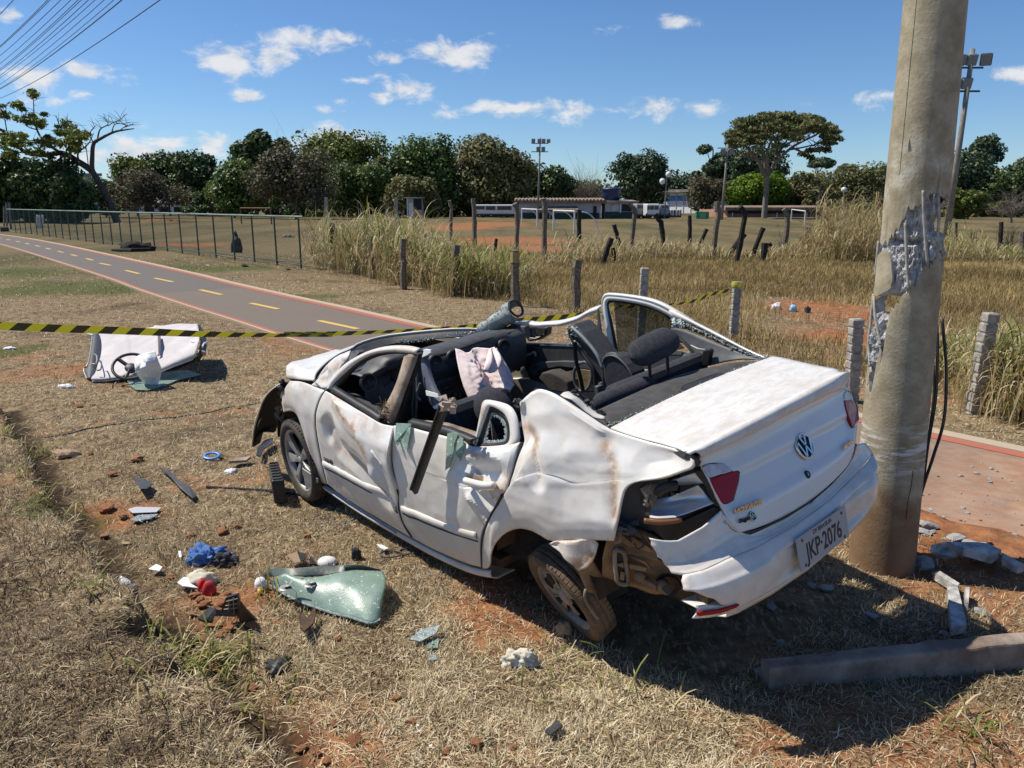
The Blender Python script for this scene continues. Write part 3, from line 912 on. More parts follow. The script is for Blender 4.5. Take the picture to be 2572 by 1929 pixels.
TA('bare branched shrub among the right fence posts', 2185, 470, 30, 90, m=None, seed=40, crown_lo=.15, per=0, clumps=40, twigs=3, name='dry_shrub', bark=M_barkd, trunk_r=.035, cat='shrub')
TA('thin bare shrub between the leaning charred posts', 1690, 470, 31, 80, m=None, seed=41, crown_lo=.1, per=0, clumps=14, twigs=2, name='dry_shrub', bark=M_bark, trunk_r=.03, cat='shrub')
for i, (uo, vo, wo, Y, mm, lb) in enumerate([
  (60, 415, 190, 92, M_dark, 'dark low shrubs behind the far corner of the wire fence'),
  (470, 418, 120, 128, M_dark, 'dark shrubs beside the left goal'),
  (600, 418, 150, 126, M_dark, 'shaded shrubs behind the left goal'),
  (700, 425, 130, 124, M_dark, 'shaded shrubs behind the reeds'),
  (830, 424, 150, 126, M_dark, 'shaded shrubs left of the small hut'),
  (970, 424, 150, 128, M_dark, 'shaded shrubs right of the small hut'),
  (1110, 420, 140, 132, M_dark, 'shaded shrubs behind the white coach'),
  (1392, 425, 80, 176, M_mid, 'shrubs behind the white bus'),
  (1800, 430, 190, 124, M_olive, 'olive shrubs behind the long shed'),
  (1930, 432, 150, 124, M_olive, 'olive shrubs left of the broken pole'),
  (2150, 436, 160, 120, M_olive, 'olive shrubs below the right pines')]):
 TA(lb, uo, vo, Y, wo, m=mm, seed=60 + i, crown_lo=0.0, clumps=44, per=100, leaf=.42, name='shrub', cat='shrub', kind='box')
far = []
rng = np.random.default_rng(5)
C, R = [], []
for i in range(150):
 X = -260 + i * 3.9 + rng.uniform(-2, 2)
 Yf = 230 + rng.uniform(-12, 25)
 C.append((X, Yf, rng.uniform(1, 6.5)))
 R.append(rng.uniform(3.5, 6.5))
V, T, ti = leaf_quads(np.array(C), np.array(R), 90, 1.1, rng)
tag(np_mesh('far_wood', V, T, M_dark, ti), kind='stuff')
rng = np.random.default_rng(77)
YL = 88.0
base = G('D1', 1010, 553)
YL = base.y
t = thing('leaning_tree', 'half bare tree leaning left over the field with feathery green tufts', 'tree', (base.x, base.y, hz(base.x, base.y) - .1))
mb = MB()
O = Vector(t.location)
def LP(f, x, y, dy=0.0):
 return atY(f, x, y, YL + dy) - O
def curve(pts, r0, r1, n=7):
 P_ = catmull(pts, 5)
 mb.tube(P_, list(np.linspace(r0, r1, len(P_))), n, cap=False)
 return P_
main = curve([LP('C3', 652, 1240), LP('C3', 610, 1130), LP('C3', 560, 1030), LP('C3', 510, 945)], .40, .28)
left = curve([LP('C3', 512, 948), LP('C3', 430, 895, 1), LP('C3', 345, 850, 2), LP('C3', 240, 862, 2), LP('C3', 130, 840, 1), LP('C3', 40, 740, 0), LP('C3', -60, 700, -1)], .36, .12)
right = curve([LP('C3', 510, 945), LP('C3', 512, 880), LP('C3', 520, 800), LP('C3', 560, 770), LP('C3', 630, 735), LP('C3', 690, 722), LP('C3', 745, 715)], .26, .05)
subs = [([('C3', 440, 900), ('C3', 435, 850), ('C3', 490, 800), ('C3', 520, 740)], .12), ([('C3', 340, 850), ('C3', 250, 790), ('C3', 205, 720), ('C3', 190, 640), ('C3', 185, 520)], .16),
  ([('C3', 390, 870), ('C3', 380, 800), ('C3', 340, 720), ('C3', 310, 640)], .12), ([('C3', 380, 800), ('C3', 385, 720), ('C3', 370, 650)], .07),
  ([('C3', 540, 790), ('C3', 555, 720), ('C3', 600, 690), ('C3', 575, 650)], .09), ([('C3', 620, 740), ('C3', 640, 690), ('C3', 700, 690)], .07),
  ([('C3', 520, 800), ('C3', 500, 740), ('C3', 530, 700)], .06), ([('C3', 130, 840), ('C3', 60, 860), ('C3', -30, 850)], .09),
  ([('C3', 205, 720), ('C3', 150, 700), ('C3', 120, 640)], .07), ([('C3', 40, 740), ('C3', 30, 680), ('C3', 20, 620)], .07), ([('C3', 240, 862), ('C3', 200, 800), ('C3', 90, 760)], .08),
  ([('C3', 600, 700), ('C3', 630, 680), ('C3', 680, 660)], .05), ([('C3', 660, 728), ('C3', 700, 700), ('C3', 740, 690)], .05)]
tips = []
for pts, r in subs:
 P_ = curve([LP(f, a, b, rng.uniform(-1.5, 1.5)) for f, a, b in pts], r, .03, 5)
 tips.append(P_[-1])
 for _ in range(7):
  q = P_[int(rng.uniform(.35, 1) * (len(P_) - 1))]
  dlt = Vector((rng.normal(0, .8), rng.normal(0, .8), abs(rng.normal(.5, .6))))
  mb.tube([q, q + dlt * .5 + Vector((0, 0, .1)), q + dlt], [.03, .022, .012], 3, cap=False)
mb.build('trunk', M_barkd, t, smooth=True, fix=False)
C, R = [], []
for f, a, b, sx, sy, k in [('C3', 345, 740, 55, 50, 9), ('C3', 440, 760, 60, 55, 10), ('C3', 400, 820, 70, 40, 7), ('C3', 120, 590, 40, 30, 4), ('C3', 180, 520, 30, 20, 3), ('C3', 150, 660, 60, 40, 6), ('C3', 230, 690, 40, 60, 5),
                           ('C3', 20, 770, 60, 60, 9), ('C3', 100, 790, 70, 60, 8), ('C3', 40, 850, 70, 30, 6), ('C3', 200, 830, 60, 30, 6), ('C3', 280, 800, 40, 40, 5), ('C3', 10, 650, 25, 40, 3)]:
 for _ in range(k):
  p = LP(f, a + rng.normal(0, sx * .5), b + rng.normal(0, sy * .5), rng.normal(0, 1.6))
  C.append(tuple(p))
  R.append(rng.uniform(.45, .95))
V, T, ti = leaf_quads(np.array(C), np.array(R), 46, .22, rng, .5, .2, 0, 2.4, .05)
np_mesh('crown', V, T, M_yellow, ti, t)
rng = np.random.default_rng(78)
base = G('D5', 1062, 1222)
YU = base.y
t = thing('umbrella_tree', 'tall umbrella shaped tree with a bare forked trunk and dry brown green crown', 'tree', (base.x, base.y, hz(base.x, base.y) - .1))
O = Vector(t.location)
mb = MB()
def UP(x, y, dy=0.0):
 return atY('D5', x, y, YU + dy) - O
curve([UP(1062, 1228), UP(1075, 1050), UP(1088, 900), UP(1095, 780)], .40, .32, 9)
forks = [([(1095, 790), (1040, 740), (1010, 640), (940, 560), (860, 470), (760, 400)], .30, -2), ([(1095, 790), (1070, 700), (1060, 600), (1030, 480), (960, 380)], .30, 2), ([(1095, 780), (1100, 700), (1090, 560), (1130, 420), (1120, 320)], .26, -3),
         ([(1095, 785), (1140, 720), (1180, 600), (1260, 480), (1330, 360)], .32, 2), ([(1150, 700), (1230, 600), (1350, 490), (1480, 420), (1600, 360), (1700, 300)], .26, -1), ([(1300, 520), (1420, 500), (1560, 470), (1700, 440)], .14, 3),
         ([(1180, 600), (1200, 480), (1230, 360)], .18, 4), ([(1350, 490), (1420, 530), (1540, 540), (1640, 530)], .10, -3), ([(1030, 480), (1050, 400), (1040, 280)], .16, -4), ([(1010, 640), (920, 600), (820, 540)], .14, 3), ([(1260, 480), (1400, 400), (1520, 320)], .16, 4)]
tips = []
for pts, r, dy in forks:
 P_ = curve([UP(a, b, dy * i / len(pts) * 1.4) for i, (a, b) in enumerate(pts)], r, .07, 6)
 for _ in range(9):
  q = P_[int(rng.uniform(.45, 1) * (len(P_) - 1))]
  e = q + Vector((rng.normal(0, 1.5), rng.normal(0, 1.8), abs(rng.normal(1.4, .7))))
  mb.tube([q, (q + e) / 2 + Vector((rng.normal(0, .15), 0, -.1)), e], [.07, .05, .02], 4, cap=False)
mb.build('trunk', M_bark, t, smooth=True, fix=False)
C, R = [], []
cx0 = 1230
while len(C) < 235:
 a = rng.uniform(-1, 1)
 yy = rng.uniform(-1, 1)
 if a * a + yy * yy > 1:
  continue
 X = cx0 + a * 560 + 20
 dome = math.sqrt(max(0, 1 - .75 * (a * a + yy * yy)))
 top_v = 330 - 215 * dome + (90 if a > .6 else 0) * (a - .6) * 2
 Z_ = top_v + rng.random() ** 1.3 * (270 if X < 1250 else 200 if X < 1450 else 120) + 25
 C.append(tuple(UP(X, Z_, yy * 7.5)))
 R.append(rng.uniform(.7, 1.3))
for x_, y_ in [(1560, 530), (1640, 520), (1700, 500), (1740, 410), (1790, 380), (1690, 440), (1500, 560), (1450, 560), (1760, 450), (700, 430), (760, 470), (680, 370)]:
 for _ in range(2):
  C.append(tuple(UP(x_ + rng.normal(0, 20), y_ + rng.normal(0, 14), rng.normal(0, 2))))
  R.append(rng.uniform(.5, .9))
V, T, ti = leaf_quads(np.array(C), np.array(R), 78, .26, rng, .42, .25, 0, 2.0)
np_mesh('crown', V, T, M_umb, ti, t)
g = GH('C3', 446, 1150)
n = 30
rng = np.random.default_rng(3)
o = ribbons(np.tile(np.array([[g.x, g.y, g.z + .3]]), (n, 1)), rng.uniform(0, 6.28, n), rng.uniform(.1, .8, n), rng.uniform(1.4, 2.4, n), np.full(n, .16), rng.uniform(.2, .8, n), rng.uniform(.86, 1, n), 'spiky_plant', M_reed)
tag(o, 'spiky green plant growing on the far dirt mound', 'plant')
# far buildings, parked vehicles, goals, masts
M_white = mottled('white wall', (.62, .62, .62), (.74, .73, .71), 1.5, .8, .1)
M_lilac = mottled('lilac white wall', (.40, .39, .46), (.52, .51, .57), 1.2, .85, .1)
M_green_w = mottled('dark green wall', (.018, .045, .032), (.03, .065, .045), 2, .8, .1)
M_roof = mottled('grey fibre roof', (.17, .15, .13), (.30, .27, .24), 1.2, .9, .2)
M_roofb = mottled('brown fibre roof', (.15, .105, .080), (.27, .20, .155), 1.2, .9, .2)
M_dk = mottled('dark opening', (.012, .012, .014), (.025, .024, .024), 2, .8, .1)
M_glass_d = mat('dark window glass', (.02, .024, .03), .12, spec=.6)
M_blue = mottled('blue wall band', (.05, .16, .36), (.10, .24, .46), .8, .7, .1)
M_tank = mat('blue water tank', (.012, .03, .095), .5)
M_orange = mottled('orange pink wall', (.55, .27, .16), (.66, .38, .25), 1.0, .85, .1)
M_pinkw = mottled('dull red wall', (.24, .10, .085), (.32, .16, .13), 1.0, .85, .1)
M_rubber = mottled('old rubber', (.014, .013, .012), (.035, .030, .026), 9, .85, .2)
M_steel_w = mottled('white painted tube', (.55, .54, .52), (.70, .69, .66), 6, .6, .1)
M_galv = mottled('weathered mast', (.17, .15, .125), (.28, .25, .21), 4, .8, .3)
M_rust = mottled('rusty steel', (.10, .045, .025), (.20, .10, .06), 8, .85, .3)
M_lampg = mat('floodlight glass', (.22, .24, .26), .25, spec=.6)
M_dkmetal = mottled('dark metal', (.035, .033, .031), (.07, .065, .06), 6, .6, .2)
def far_base(f, x, y):
 g = G(f, x, y)
 return Vector((g.x, g.y, hz(g.x, g.y)))
def house(name, label, f, x0, x1, ytop, ybase, depth, wall, roof, roof_h=.35, over=.5, cat='building', ribs=0, slope=.25, extra=None, Y=None, inset=0):
 """box house seen square-on: pixel box of the front, real depth behind; extra(t, W, Hh, put) adds its openings"""
 a, b = far_base(f, x0, ybase), far_base(f, x1, ybase)
 if Y:
  a, b = atY(f, x0, ybase, Y), atY(f, x1, ybase, Y)
 yy = (a.y + b.y) / 2
 Ht = atY(f, (x0 + x1) / 2, ytop, yy).z
 W_ = b.x - a.x
 t = thing(name, label, cat, ((a.x + b.x) / 2, yy, hz((a.x + b.x) / 2, yy)))
 if Y:
  t.location.z = 0
 MB().box((W_ * inset / 2, depth / 2, Ht / 2 - .05), (W_ * (1 - inset), depth, Ht + .1)).build('wall', wall, t)
 r = MB().box((W_ * inset * .45, depth / 2 - over * .3, Ht + roof_h / 2 - .02), (W_ * (1 - inset * .9) + over * 2, depth + over * 2, roof_h), (slope * .15, 0, 0))
 r.build('roof', roof, t)
 if ribs:
  q = MB()
  for i in range(ribs):
   X = -W_ / 2 + W_ * inset * .9 - over + (i + .5) * (W_ * (1 - inset * .9) + 2 * over) / ribs
   q.tube([(X, -over * 1.35, Ht + roof_h * .55), (X, depth * .6, Ht + roof_h * 1.15)], (W_ + 2 * over) / ribs * .36, 6)
  tag(q.build('roof_wave', roof, t), kind='stuff')
 def put(nm, fx0, fx1, fz0, fz1, m, proud=.04, parent=t):
  q_ = MB().box(((fx0 + fx1) / 2 * W_ - W_ / 2, -proud, (fz0 + fz1) / 2 * Ht), ((fx1 - fx0) * W_, proud * 2, (fz1 - fz0) * Ht))
  return q_.build(nm, m, parent)
 if extra:
  extra(t, W_, Ht, put)
 return t
def ex_low(t, W_, Ht, put):
 put('painted_base', 0.02, .98, 0.0, .36, M_green_w)
 put('door', .905, .945, 0, .75, M_dk, .07)
 put('window', .50, .56, .5, .75, M_glass_d, .05)
 put('window', .64, .70, .5, .75, M_glass_d, .05)
house('low_building', 'long low lilac white building with dark green base and wavy roof', 'D4', 20, 1005, 706, 912, 8, M_lilac, M_roofb, .38, .6, ribs=26, extra=ex_low)
def ex_lean(t, W_, Ht, put):
 put('painted_base', .25, .98, 0, .55, M_green_w)
 put('window', .68, .80, .62, .84, M_dk, .05)
 put('opening', .03, .2, 0, .75, M_dk, .05)
house('lean_to_shed', 'small lean-to with a tiled slope in front of the low building', 'D4', 300, 690, 780, 914, 3.0, M_lilac, M_roofb, .3, .4, slope=1.6, extra=ex_lean)
def ex_kiosk(t, W_, Ht, put):
 put('painted_base', 0, 1, 0, .42, M_green_w)
 put('window', .22, .5, .45, .85, M_lilac, .07)
 put('post', .52, .56, .35, .92, M_white, .09)
 put('opening', .6, .95, .45, .88, M_dk, .03)
kiosk = house('kiosk', 'square kiosk with pale window and green lower wall', 'D4', 1055, 1390, 712, 912, 4, M_lilac, M_roof, .25, .5, extra=ex_kiosk)
tp = atY('D4', 1128, 690, kiosk.location.y + 1.5)
o = MB().lathe([(0, .1), (1.15, .1), (1.2, .8), (1.3, 1.5), (1.35, 1.55), (1.1, 1.75), (0, 1.85)], 20).build('water_tank', M_tank, None, smooth=True, loc=(tp.x, tp.y, tp.z - .1))
tag(o, 'dark blue water tank standing on the kiosk roof', 'water tank')
def vehicle(name, label, f, x0, x1, ytop, ybase, depth, body, cat, wins, low=.35, back=False, wheels=2):
 a, b = far_base(f, x0, ybase), far_base(f, x1, ybase)
 yy = (a.y + b.y) / 2
 Ht = atY(f, (x0 + x1) / 2, ytop, yy).z
 W_ = b.x - a.x
 t = thing(name, label, cat, ((a.x + b.x) / 2, yy, hz((a.x + b.x) / 2, yy)))
 MB().box((0, depth / 2, low + (Ht - low) / 2), (W_, depth, Ht - low)).build('body', body, t, bevel=.16)
 for (p, q, r, s) in wins:
  MB().box(((p + q) / 2 * W_ - W_ / 2, 0, low + (r + s) / 2 * (Ht - low)), ((q - p) * W_, .08, (s - r) * (Ht - low))).build('window', M_glass_d, t)
 for k in range(wheels):
  X = -W_ / 2 + W_ * ((k + .5) / wheels if wheels > 2 else (.2, .8)[k])
  MB().tube([(X, .02, .45), (X, .35, .45)], .45, 14).build('wheel', M_rubber, t, smooth=False)
 MB().box((0, -.03, low + .12), (W_ * .96, .1, .22)).build('bumper', M_dkmetal, t)
 return t
M_buswhite = mat('white coachwork', (.70, .70, .70), .35)
M_busgrey = mat('grey coach rear', (.30, .30, .35), .5)
vehicle('white_bus', 'white bus with side windows parked beside the far hall', 'D4', 1556, 1712, 728, 910, 6, M_buswhite, 'bus', [(.03, .22, .52, .82), (.26, .55, .52, .84), (.6, .9, .52, .84)])
vehicle('box_truck', 'grey backed white box truck right against the white bus', 'D4', 1714, 1832, 734, 908, 6, M_busgrey, 'truck', [(.2, .8, .7, .85)])
vehicle('white_van', 'grey rear of a parked van next to the kiosk', 'D4', 1432, 1556, 728, 905, 5, M_busgrey, 'van', [(.15, .85, .62, .85)])
vehicle('coach', 'long white coach with dark windows in the shade of the trees', 'D3', 1410, 1900, 930, 1090, 2.6, M_buswhite, 'bus', [(.27, .5, .5, .85), (.55, .9, .5, .85), (.03, .24, .55, .85)], wheels=2)
vehicle('pale_van', 'small pale van under the trees by the left sheds', 'D1', 1772, 1880, 400, 458, 4, M_buswhite, 'van', [(.1, .45, .5, .85), (.55, .9, .5, .85)])
vehicle('dark_car', 'dark parked car half hidden behind the reeds', 'D2', 1340, 1560, 1100, 1215, 4, M_dkmetal, 'car', [(.15, .45, .55, .9), (.5, .85, .55, .9)])
vehicle('white_pickup', 'white vehicle nose showing left of the small hut', 'D3', 330, 520, 930, 1085, 4, M_buswhite, 'car', [(.4, .9, .6, .95)])
a = atY('D4', 1790, 868, 172)
w_d = Vector((.60, -.80, 0))
d_ = ray(*px('D4', 2400, 868))
k = (a.y * d_.x - a.x * d_.y) / (w_d.x * d_.y - w_d.y * d_.x)
Ht = atY('D4', 2000, 590, 160).z
t = thing('white_hall', 'big white hall with a blue upper band and low dark roof', 'building', (a.x, a.y, 0))
e_, bk_ = w_d * k, Vector((14, 9, 0))
nw = Vector((-.80, -.60, 0))
def slab(nm, z0, z1, m, o_=0.0, u0=0.0, u1=1.0, dp=bk_):
 q = [e_ * u0 + nw * o_, e_ * u1 + nw * o_]
 MB().prism([q[0] + Vector((0, 0, z0)), q[1] + Vector((0, 0, z0)), q[1] + Vector((0, 0, z1)), q[0] + Vector((0, 0, z1))], dp).build(nm, m, t)
slab('wall', -.2, Ht, M_white)
slab('blue_band', Ht * .60, Ht * .86, M_blue, .06, .05, .97, nw * -.1)
slab('roof', Ht * 1.02, Ht * 1.16, M_roof, 1.2, -.08, 1.05)
for u in (.05, .2, .35, .5, .65, .8):
 slab('wall_rib', 0, Ht * .97, M_lilac, .12, u, u + .012, nw * -.1)
for i, (x0, x1) in enumerate([(1830, 1893), (1900, 1970)]):
 a, b = far_base('D4', x0, 895), far_base('D4', x1, 895)
 Ht = atY('D4', x0, 800, a.y).z
 t = thing('water_cube', ['white plastic tank crate nearest the bus', 'white plastic tank crate nearest the hall'][i], 'tank', ((a.x + b.x) / 2, a.y, hz(a.x, a.y)), 0, 'white tank crates by the hall')
 MB().box((0, .9, Ht / 2 + .1), (b.x - a.x, 1.8, Ht - .2)).build('tank', M_buswhite, t, bevel=.12)
 q = MB()
 for s in (-.5, 0, .5):
  q.box((s * (b.x - a.x), -.03, Ht / 2), (.12, .08, Ht))
 q.box((0, -.03, .15), (b.x - a.x + .1, .1, .3))
 q.build('cage', M_dkmetal, t)
def ex_shed(t, W_, Ht, put):
 a_ = Vector((-W_ / 2 + .23 * W_, -.1, 0))
 b_ = a_ + Vector((-.20 * W_, 4.2, 0)) * 1.0
 MB().prism([a_, b_, b_ + Vector((0, 0, Ht * .97)), a_ + Vector((0, 0, Ht * .97))], (.1, .1, 0)).build('orange_wall', M_orange, t)
 put('opening', .21, .995, .42, .97, M_dk, .05)
 put('low_wall', .21, .995, 0, .42, M_pinkw, .07)
 for i in range(6):
  put('pillar', .245 + i * .123, .253 + i * .123, 0, .55, M_white, .12)
 put('window', .10, .13, .62, .80, M_dk, .12)
house('long_shed', 'long open shed with orange end wall and corrugated roof', 'D5', 420, 1660, 1128, 1236, 7, M_pinkw, M_roofb, .38, .7, ribs=58, extra=ex_shed, Y=119, inset=.24)
a = far_base('D5', 428, 1228)
Ht = atY('D5', 428, 1152, a.y).z
t = thing('green_cabinet', 'small bright green cabinet at the end of the orange wall', 'cabinet', (a.x, a.y, hz(a.x, a.y)))
M_gcab = mat('green paint', (.02, .20, .09), .5)
MB().box((0, .4, Ht / 2), (1.7, .8, Ht)).build('body', M_gcab, t, bevel=.05)
MB().box((0, -.03, Ht * .5), (.8, .06, Ht * .7)).build('door', mat('pale green', (.12, .32, .2), .5), t)
def ex_red(t, W_, Ht, put):
 put('door', .55, .8, 0, .6, M_dk)
 put('pillar', -.05, .02, 0, 1, M_lilac, .06)
house('red_shed', 'small dull red building behind the leaning trunk', 'D1', 808, 1010, 296, 445, 8, M_pinkw, M_roof, .35, .6, slope=.9, extra=ex_red)
def ex_pale(t, W_, Ht, put):
 for i in range(7):
  put('opening', .04 + i * .14, .13 + i * .14, 0.02, .62, M_dk)
house('pale_sheds', 'row of pale open sheds under the dry bushes', 'D1', 1090, 2010, 386, 460, 6, M_white, M_roof, .3, .5, extra=ex_pale)
house('far_block', 'far grey rooftop above the dark left trees', 'D1', 615, 692, 140, 190, 8, M_lilac, M_roof, .6, .6, Y=170)
def ex_hut(t, W_, Ht, put):
 put('post', .02, .08, 0, .98, M_white, .12)
 put('door', .14, .42, .0, .75, M_white, .06)
 put('opening', .45, .98, .42, .95, M_dk, .05)
 put('low_wall', .45, .98, 0, .4, M_orange, .06)
house('guard_hut', 'small open hut with white door and flat roof behind the reeds', 'D3', 590, 775, 850, 1098, 2.5, M_lilac, M_roof, .12, .35, extra=ex_hut)
def goal(label, f, pts, dep=1.5, m=None, r=.055, brace=True):
 """pts: left foot, left top, right top, right foot in pixels"""
 m = m or M_steel_w
 A = G(f, *pts[0])
 B = G(f, *pts[3])
 h1, h2 = atY(f, *pts[1], A.y).z, atY(f, *pts[2], B.y).z
 hh = (h1 + h2) / 2
 t = thing('goal_frame', label, 'goal', (A.x, A.y, hz(A.x, A.y)), 0, 'goal frames on the playing field')
 d = B - A
 d.z = 0
 bk = Vector((-d.y, d.x, 0)).normalized() * dep
 MB().tube([(0, 0, -.1), (0, 0, hh)], r, 8).build('post', m, t)
 MB().tube([d + Vector((0, 0, -.1)), d + Vector((0, 0, hh))], r, 8).build('post', m, t)
 MB().tube([(0, 0, hh), d + Vector((0, 0, hh))], r, 8).build('crossbar', m, t)
 if brace:
  for o_ in (Vector((0, 0, 0)), d):
   MB().tube(catmull([o_ + Vector((0, 0, hh)), o_ + bk * .6 + Vector((0, 0, hh * .92)), o_ + bk + Vector((0, 0, hh * .55)), o_ + bk * 1.15 + Vector((0, 0, -.05))], 4), r * .8, 6).build('back_stay', m, t)
 return t
goal('white goal frame right of the floodlight mast', 'D4', [(432, 1055), (432, 808), (690, 828), (684, 1090)])
goal('white goal frame standing left of the floodlight mast', 'D3', [(1975, 1170), (1980, 980), (2160, 995), (2158, 1200)])
goal('white goal frame far right in front of the long shed', 'D5', [(1476, 1298), (1486, 1140), (1340, 1136), (1338, 1246)], brace=False)
goal('rusty brown goal frame on the left field', 'D2', [(236, 1318), (215, 1116), (600, 1124), (615, 1326)], m=M_rust, brace=False, r=.07)
def mast(label, f, foot, top, r0, r1, lamps, m=M_galv, bars=(1, .8), Y=None, barw=1.1, face=0.0):
 A = G(f, *foot)
 Y_ = Y or A.y
 A = atY(f, *foot, Y_)
 A.z = hz(A.x, A.y)
 B = atY(f, *top, Y_)
 t = thing('floodlight_mast', label, 'floodlight', (A.x, A.y, A.z - .05), 0, 'floodlight masts round the field')
 d = B - A
 MB().tube([(0, 0, 0), d * .5, d], [r0, (r0 + r1) / 2, r1], 10).build('mast', m, t, smooth=True)
 c, s = math.cos(face), math.sin(face)
 for z in bars:
  MB().box(d * z, (barw * 2, .09, .10), (0, 0, face)).build('cross_arm', M_dkmetal, t)
 for X, z, yaw, sz in lamps:
  p = d * z + Vector((X * c, X * s, 0))
  lp = MB().box((0, 0, 0), (.62 * sz, .34 * sz, .66 * sz), None, 1.0)
  o_ = lp.build('floodlight', M_dkmetal if sz >= 1 else M_lampg, t, bevel=.05)
  o_.location = p + Vector((0, 0, .32 * sz + .08))
  o_.rotation_euler = (math.radians(18), 0, face + yaw)
  MB().box((0, -.18 * sz, 0), (.52 * sz, .03, .56 * sz)).build('lens', M_lampg, o_)
 return t
mast('floodlight mast with six lamps standing mid field before the low building', 'C7', (132, 738), (148, 246), .17, .09,
     [(-.88, .93, .3, .8), (-.08, .93, 0, .8), (.46, .93, 0, .8), (1.1, .93, -.4, .75), (-.2, .83, 0, .8), (.45, .83, 0, .8)], bars=(.93, .83), barw=1.1, Y=104)
mast('rusty floodlight mast in front of the umbrella tree', 'D5', (624, 1236), (690, 455), .19, .11,
     [(-.5, .86, 0, 1.0), (.5, .86, 0, 1.0)], bars=(.95, .85), barw=1.25, m=M_galv)
mast('tall slanting concrete floodlight mast right of the broken pole', 'P1', (890, 1010), (1003, 222), .20, .13,
     [(-.62, .91, .3, .95), (.02, .91, 0, .95), (.86, .91, -.4, 1.0), (-.72, .79, .3, .9), (-.1, .79, 0, .95)], bars=(.905, .785), barw=.75, Y=48)
for lb, f, foot, top, globes in (('globe street lamp by the white bus', 'D4', (1772, 908), (1800, 412), [(-.55, 0.0), (.25, .9)]),
                                 ('thin globe street lamp far right behind the thicket', 'D5', (1900, 1040), (1886, 900), [(0, .1)]),
                                 ('thin bare lamp post over the shrubs right of the umbrella tree', 'D5', (1628, 1040), (1642, 850), [])):
 A = G(f, foot[0], foot[1]) if f == 'D4' else atY(f, *foot, 115)
 B = atY(f, *top, A.y)
 t = thing('globe_lamp', lb, 'street lamp', (A.x, A.y, 0))
 MB().tube([(0, 0, 0), (B.x - A.x, 0, B.z)], [.11, .06], 8).build('lamp_post', M_galv, t)
 for dx_, dz_ in globes:
  MB().lathe([(0, -.42), (.3, -.3), (.42, 0), (.3, .3), (0, .42)], 14, Matrix.Translation((B.x - A.x + dx_, 0, B.z - .5 + dz_))).build('globe', M_buswhite, t, smooth=True)
A = atY('D1', 770, 80, 150)
t = thing('street_lamp', 'twin armed street lamp far beyond the leaning trunk', 'street lamp', (A.x, A.y, 0))
MB().tube([(0, 0, 0), (0, 0, A.z + 4.5)], [.14, .08], 8).build('lamp_post', M_galv, t)
MB().tube([(-2.2, 0, A.z + 4.9), (0, 0, A.z + 4.5), (2.2, 0, A.z + 4.9)], .07, 6).build('lamp_arm', M_galv, t)
# overhead lines on the left
M_wire = mat('cable', (.018, .018, .02), .6)
wires = [(36, 34, .014), (116, 120, .014), (119, 126, .014), (140, 153, .013), (160, 178, .013), (174, 196, .014), (178, 204, .013), (190, 222, .014), (196, 239, .013), (212, 262, .012), (222, 286, .012), (224, 306, .022), (247, 402, .018)]
wl = ['lowest wire of the overhead bundle', 'steepest wire, cutting the top left corner']
side = Vector((.785, .62, 0))
for i, (v0, u1, r) in enumerate(wires):
 d1 = ray(u1, 0)
 zt = 9.0 + .25 * (i % 3)
 p1 = EYE + d1 * ((zt - H) / d1.z)
 off = p1.dot(side)
 d0 = ray(0, v0)
 p0 = EYE + d0 * (off - EYE.dot(side)) / d0.dot(side) if abs(d0.dot(side)) > 1e-3 else None
 a, b = p1, p0
 dirv = (b - a)
 k = 60 / dirv.length
 pts = []
 for s in np.linspace(-.35, max(k, 1.25), 16):
  q = a + dirv * float(s)
  q.z += 0.0009 * ((s * dirv.length) * ((s - 1) * dirv.length)) * .5
  pts.append(q)
 o = MB().tube(pts, r, 5).build('overhead_wire', M_wire, None, fix=False)
 lab = ['steepest overhead wire, cutting the very top left corner', 'first of the close pair of wires below the corner wire', 'second of the close pair of wires below the corner wire', 'lone wire just below the upper close pair',
           'fifth overhead wire counted down from the corner', 'sixth overhead wire counted down from the corner', 'seventh overhead wire counted down from the corner', 'eighth overhead wire counted down from the corner',
           'ninth overhead wire counted down from the corner', 'tenth overhead wire counted down from the corner', 'thin wire hugging the thick overhead cable', 'thickest overhead cable at the lower side of the bundle', 'lowest overhead wire, apart from the bundle'][i]
 tag(o, lab, 'cable', 'overhead wires at the top left')
# green wire fence
M_fgreen = mottled('green fence paint', (.030, .065, .048), (.055, .100, .075), 8, .6, .1)
M_frail = mottled('pale green rail', (.16, .22, .17), (.24, .30, .24), 6, .6, .1)
fa, fb = G('F', 25, 582), G('F', 768, 676)
fa.z = fb.z = 0
fd = (fb - fa).normalized()
fn = Vector((-fd.y, fd.x, 0))
fence = thing('wire_fence', 'long green chain link fence running beside the cycle path', 'fence', fa)
L = (fb - fa).length
def on_fence(u, v):
 d = ray(u, v)
 t_ = (fa - EYE).dot(fn) / d.dot(fn)
 return (EYE + d * t_ - fa).dot(fd)
ss = sorted(on_fence(x * .45208, 536) for x in (1655, 1520, 1395, 1285, 1180, 1085, 992, 910, 840, 770, 715, 657, 605, 555, 505, 460))
stp = (ss[-1] - ss[0]) / (len(ss) - 1)
s = ss[0] - stp
while s > .5:
 ss.insert(0, s)
 s -= stp
for s in ss:
 p = fa + fd * s
 z = hz(p.x, p.y)
 MB().tube([fd * s + Vector((0, 0, z - .05)), fd * s + Vector((0, 0, 1.60))], .030, 8).build('fence_post', M_fgreen, fence)
MB().tube([Vector((0, 0, 1.60)), fd * L + Vector((0, 0, 1.60))], .032, 8).build('top_rail', M_frail, fence)
MB().tube([Vector((0, 0, .16)), fd * L + Vector((0, 0, .16))], .018, 6).build('bottom_rail', M_fgreen, fence)
mb = MB()
pit = .11
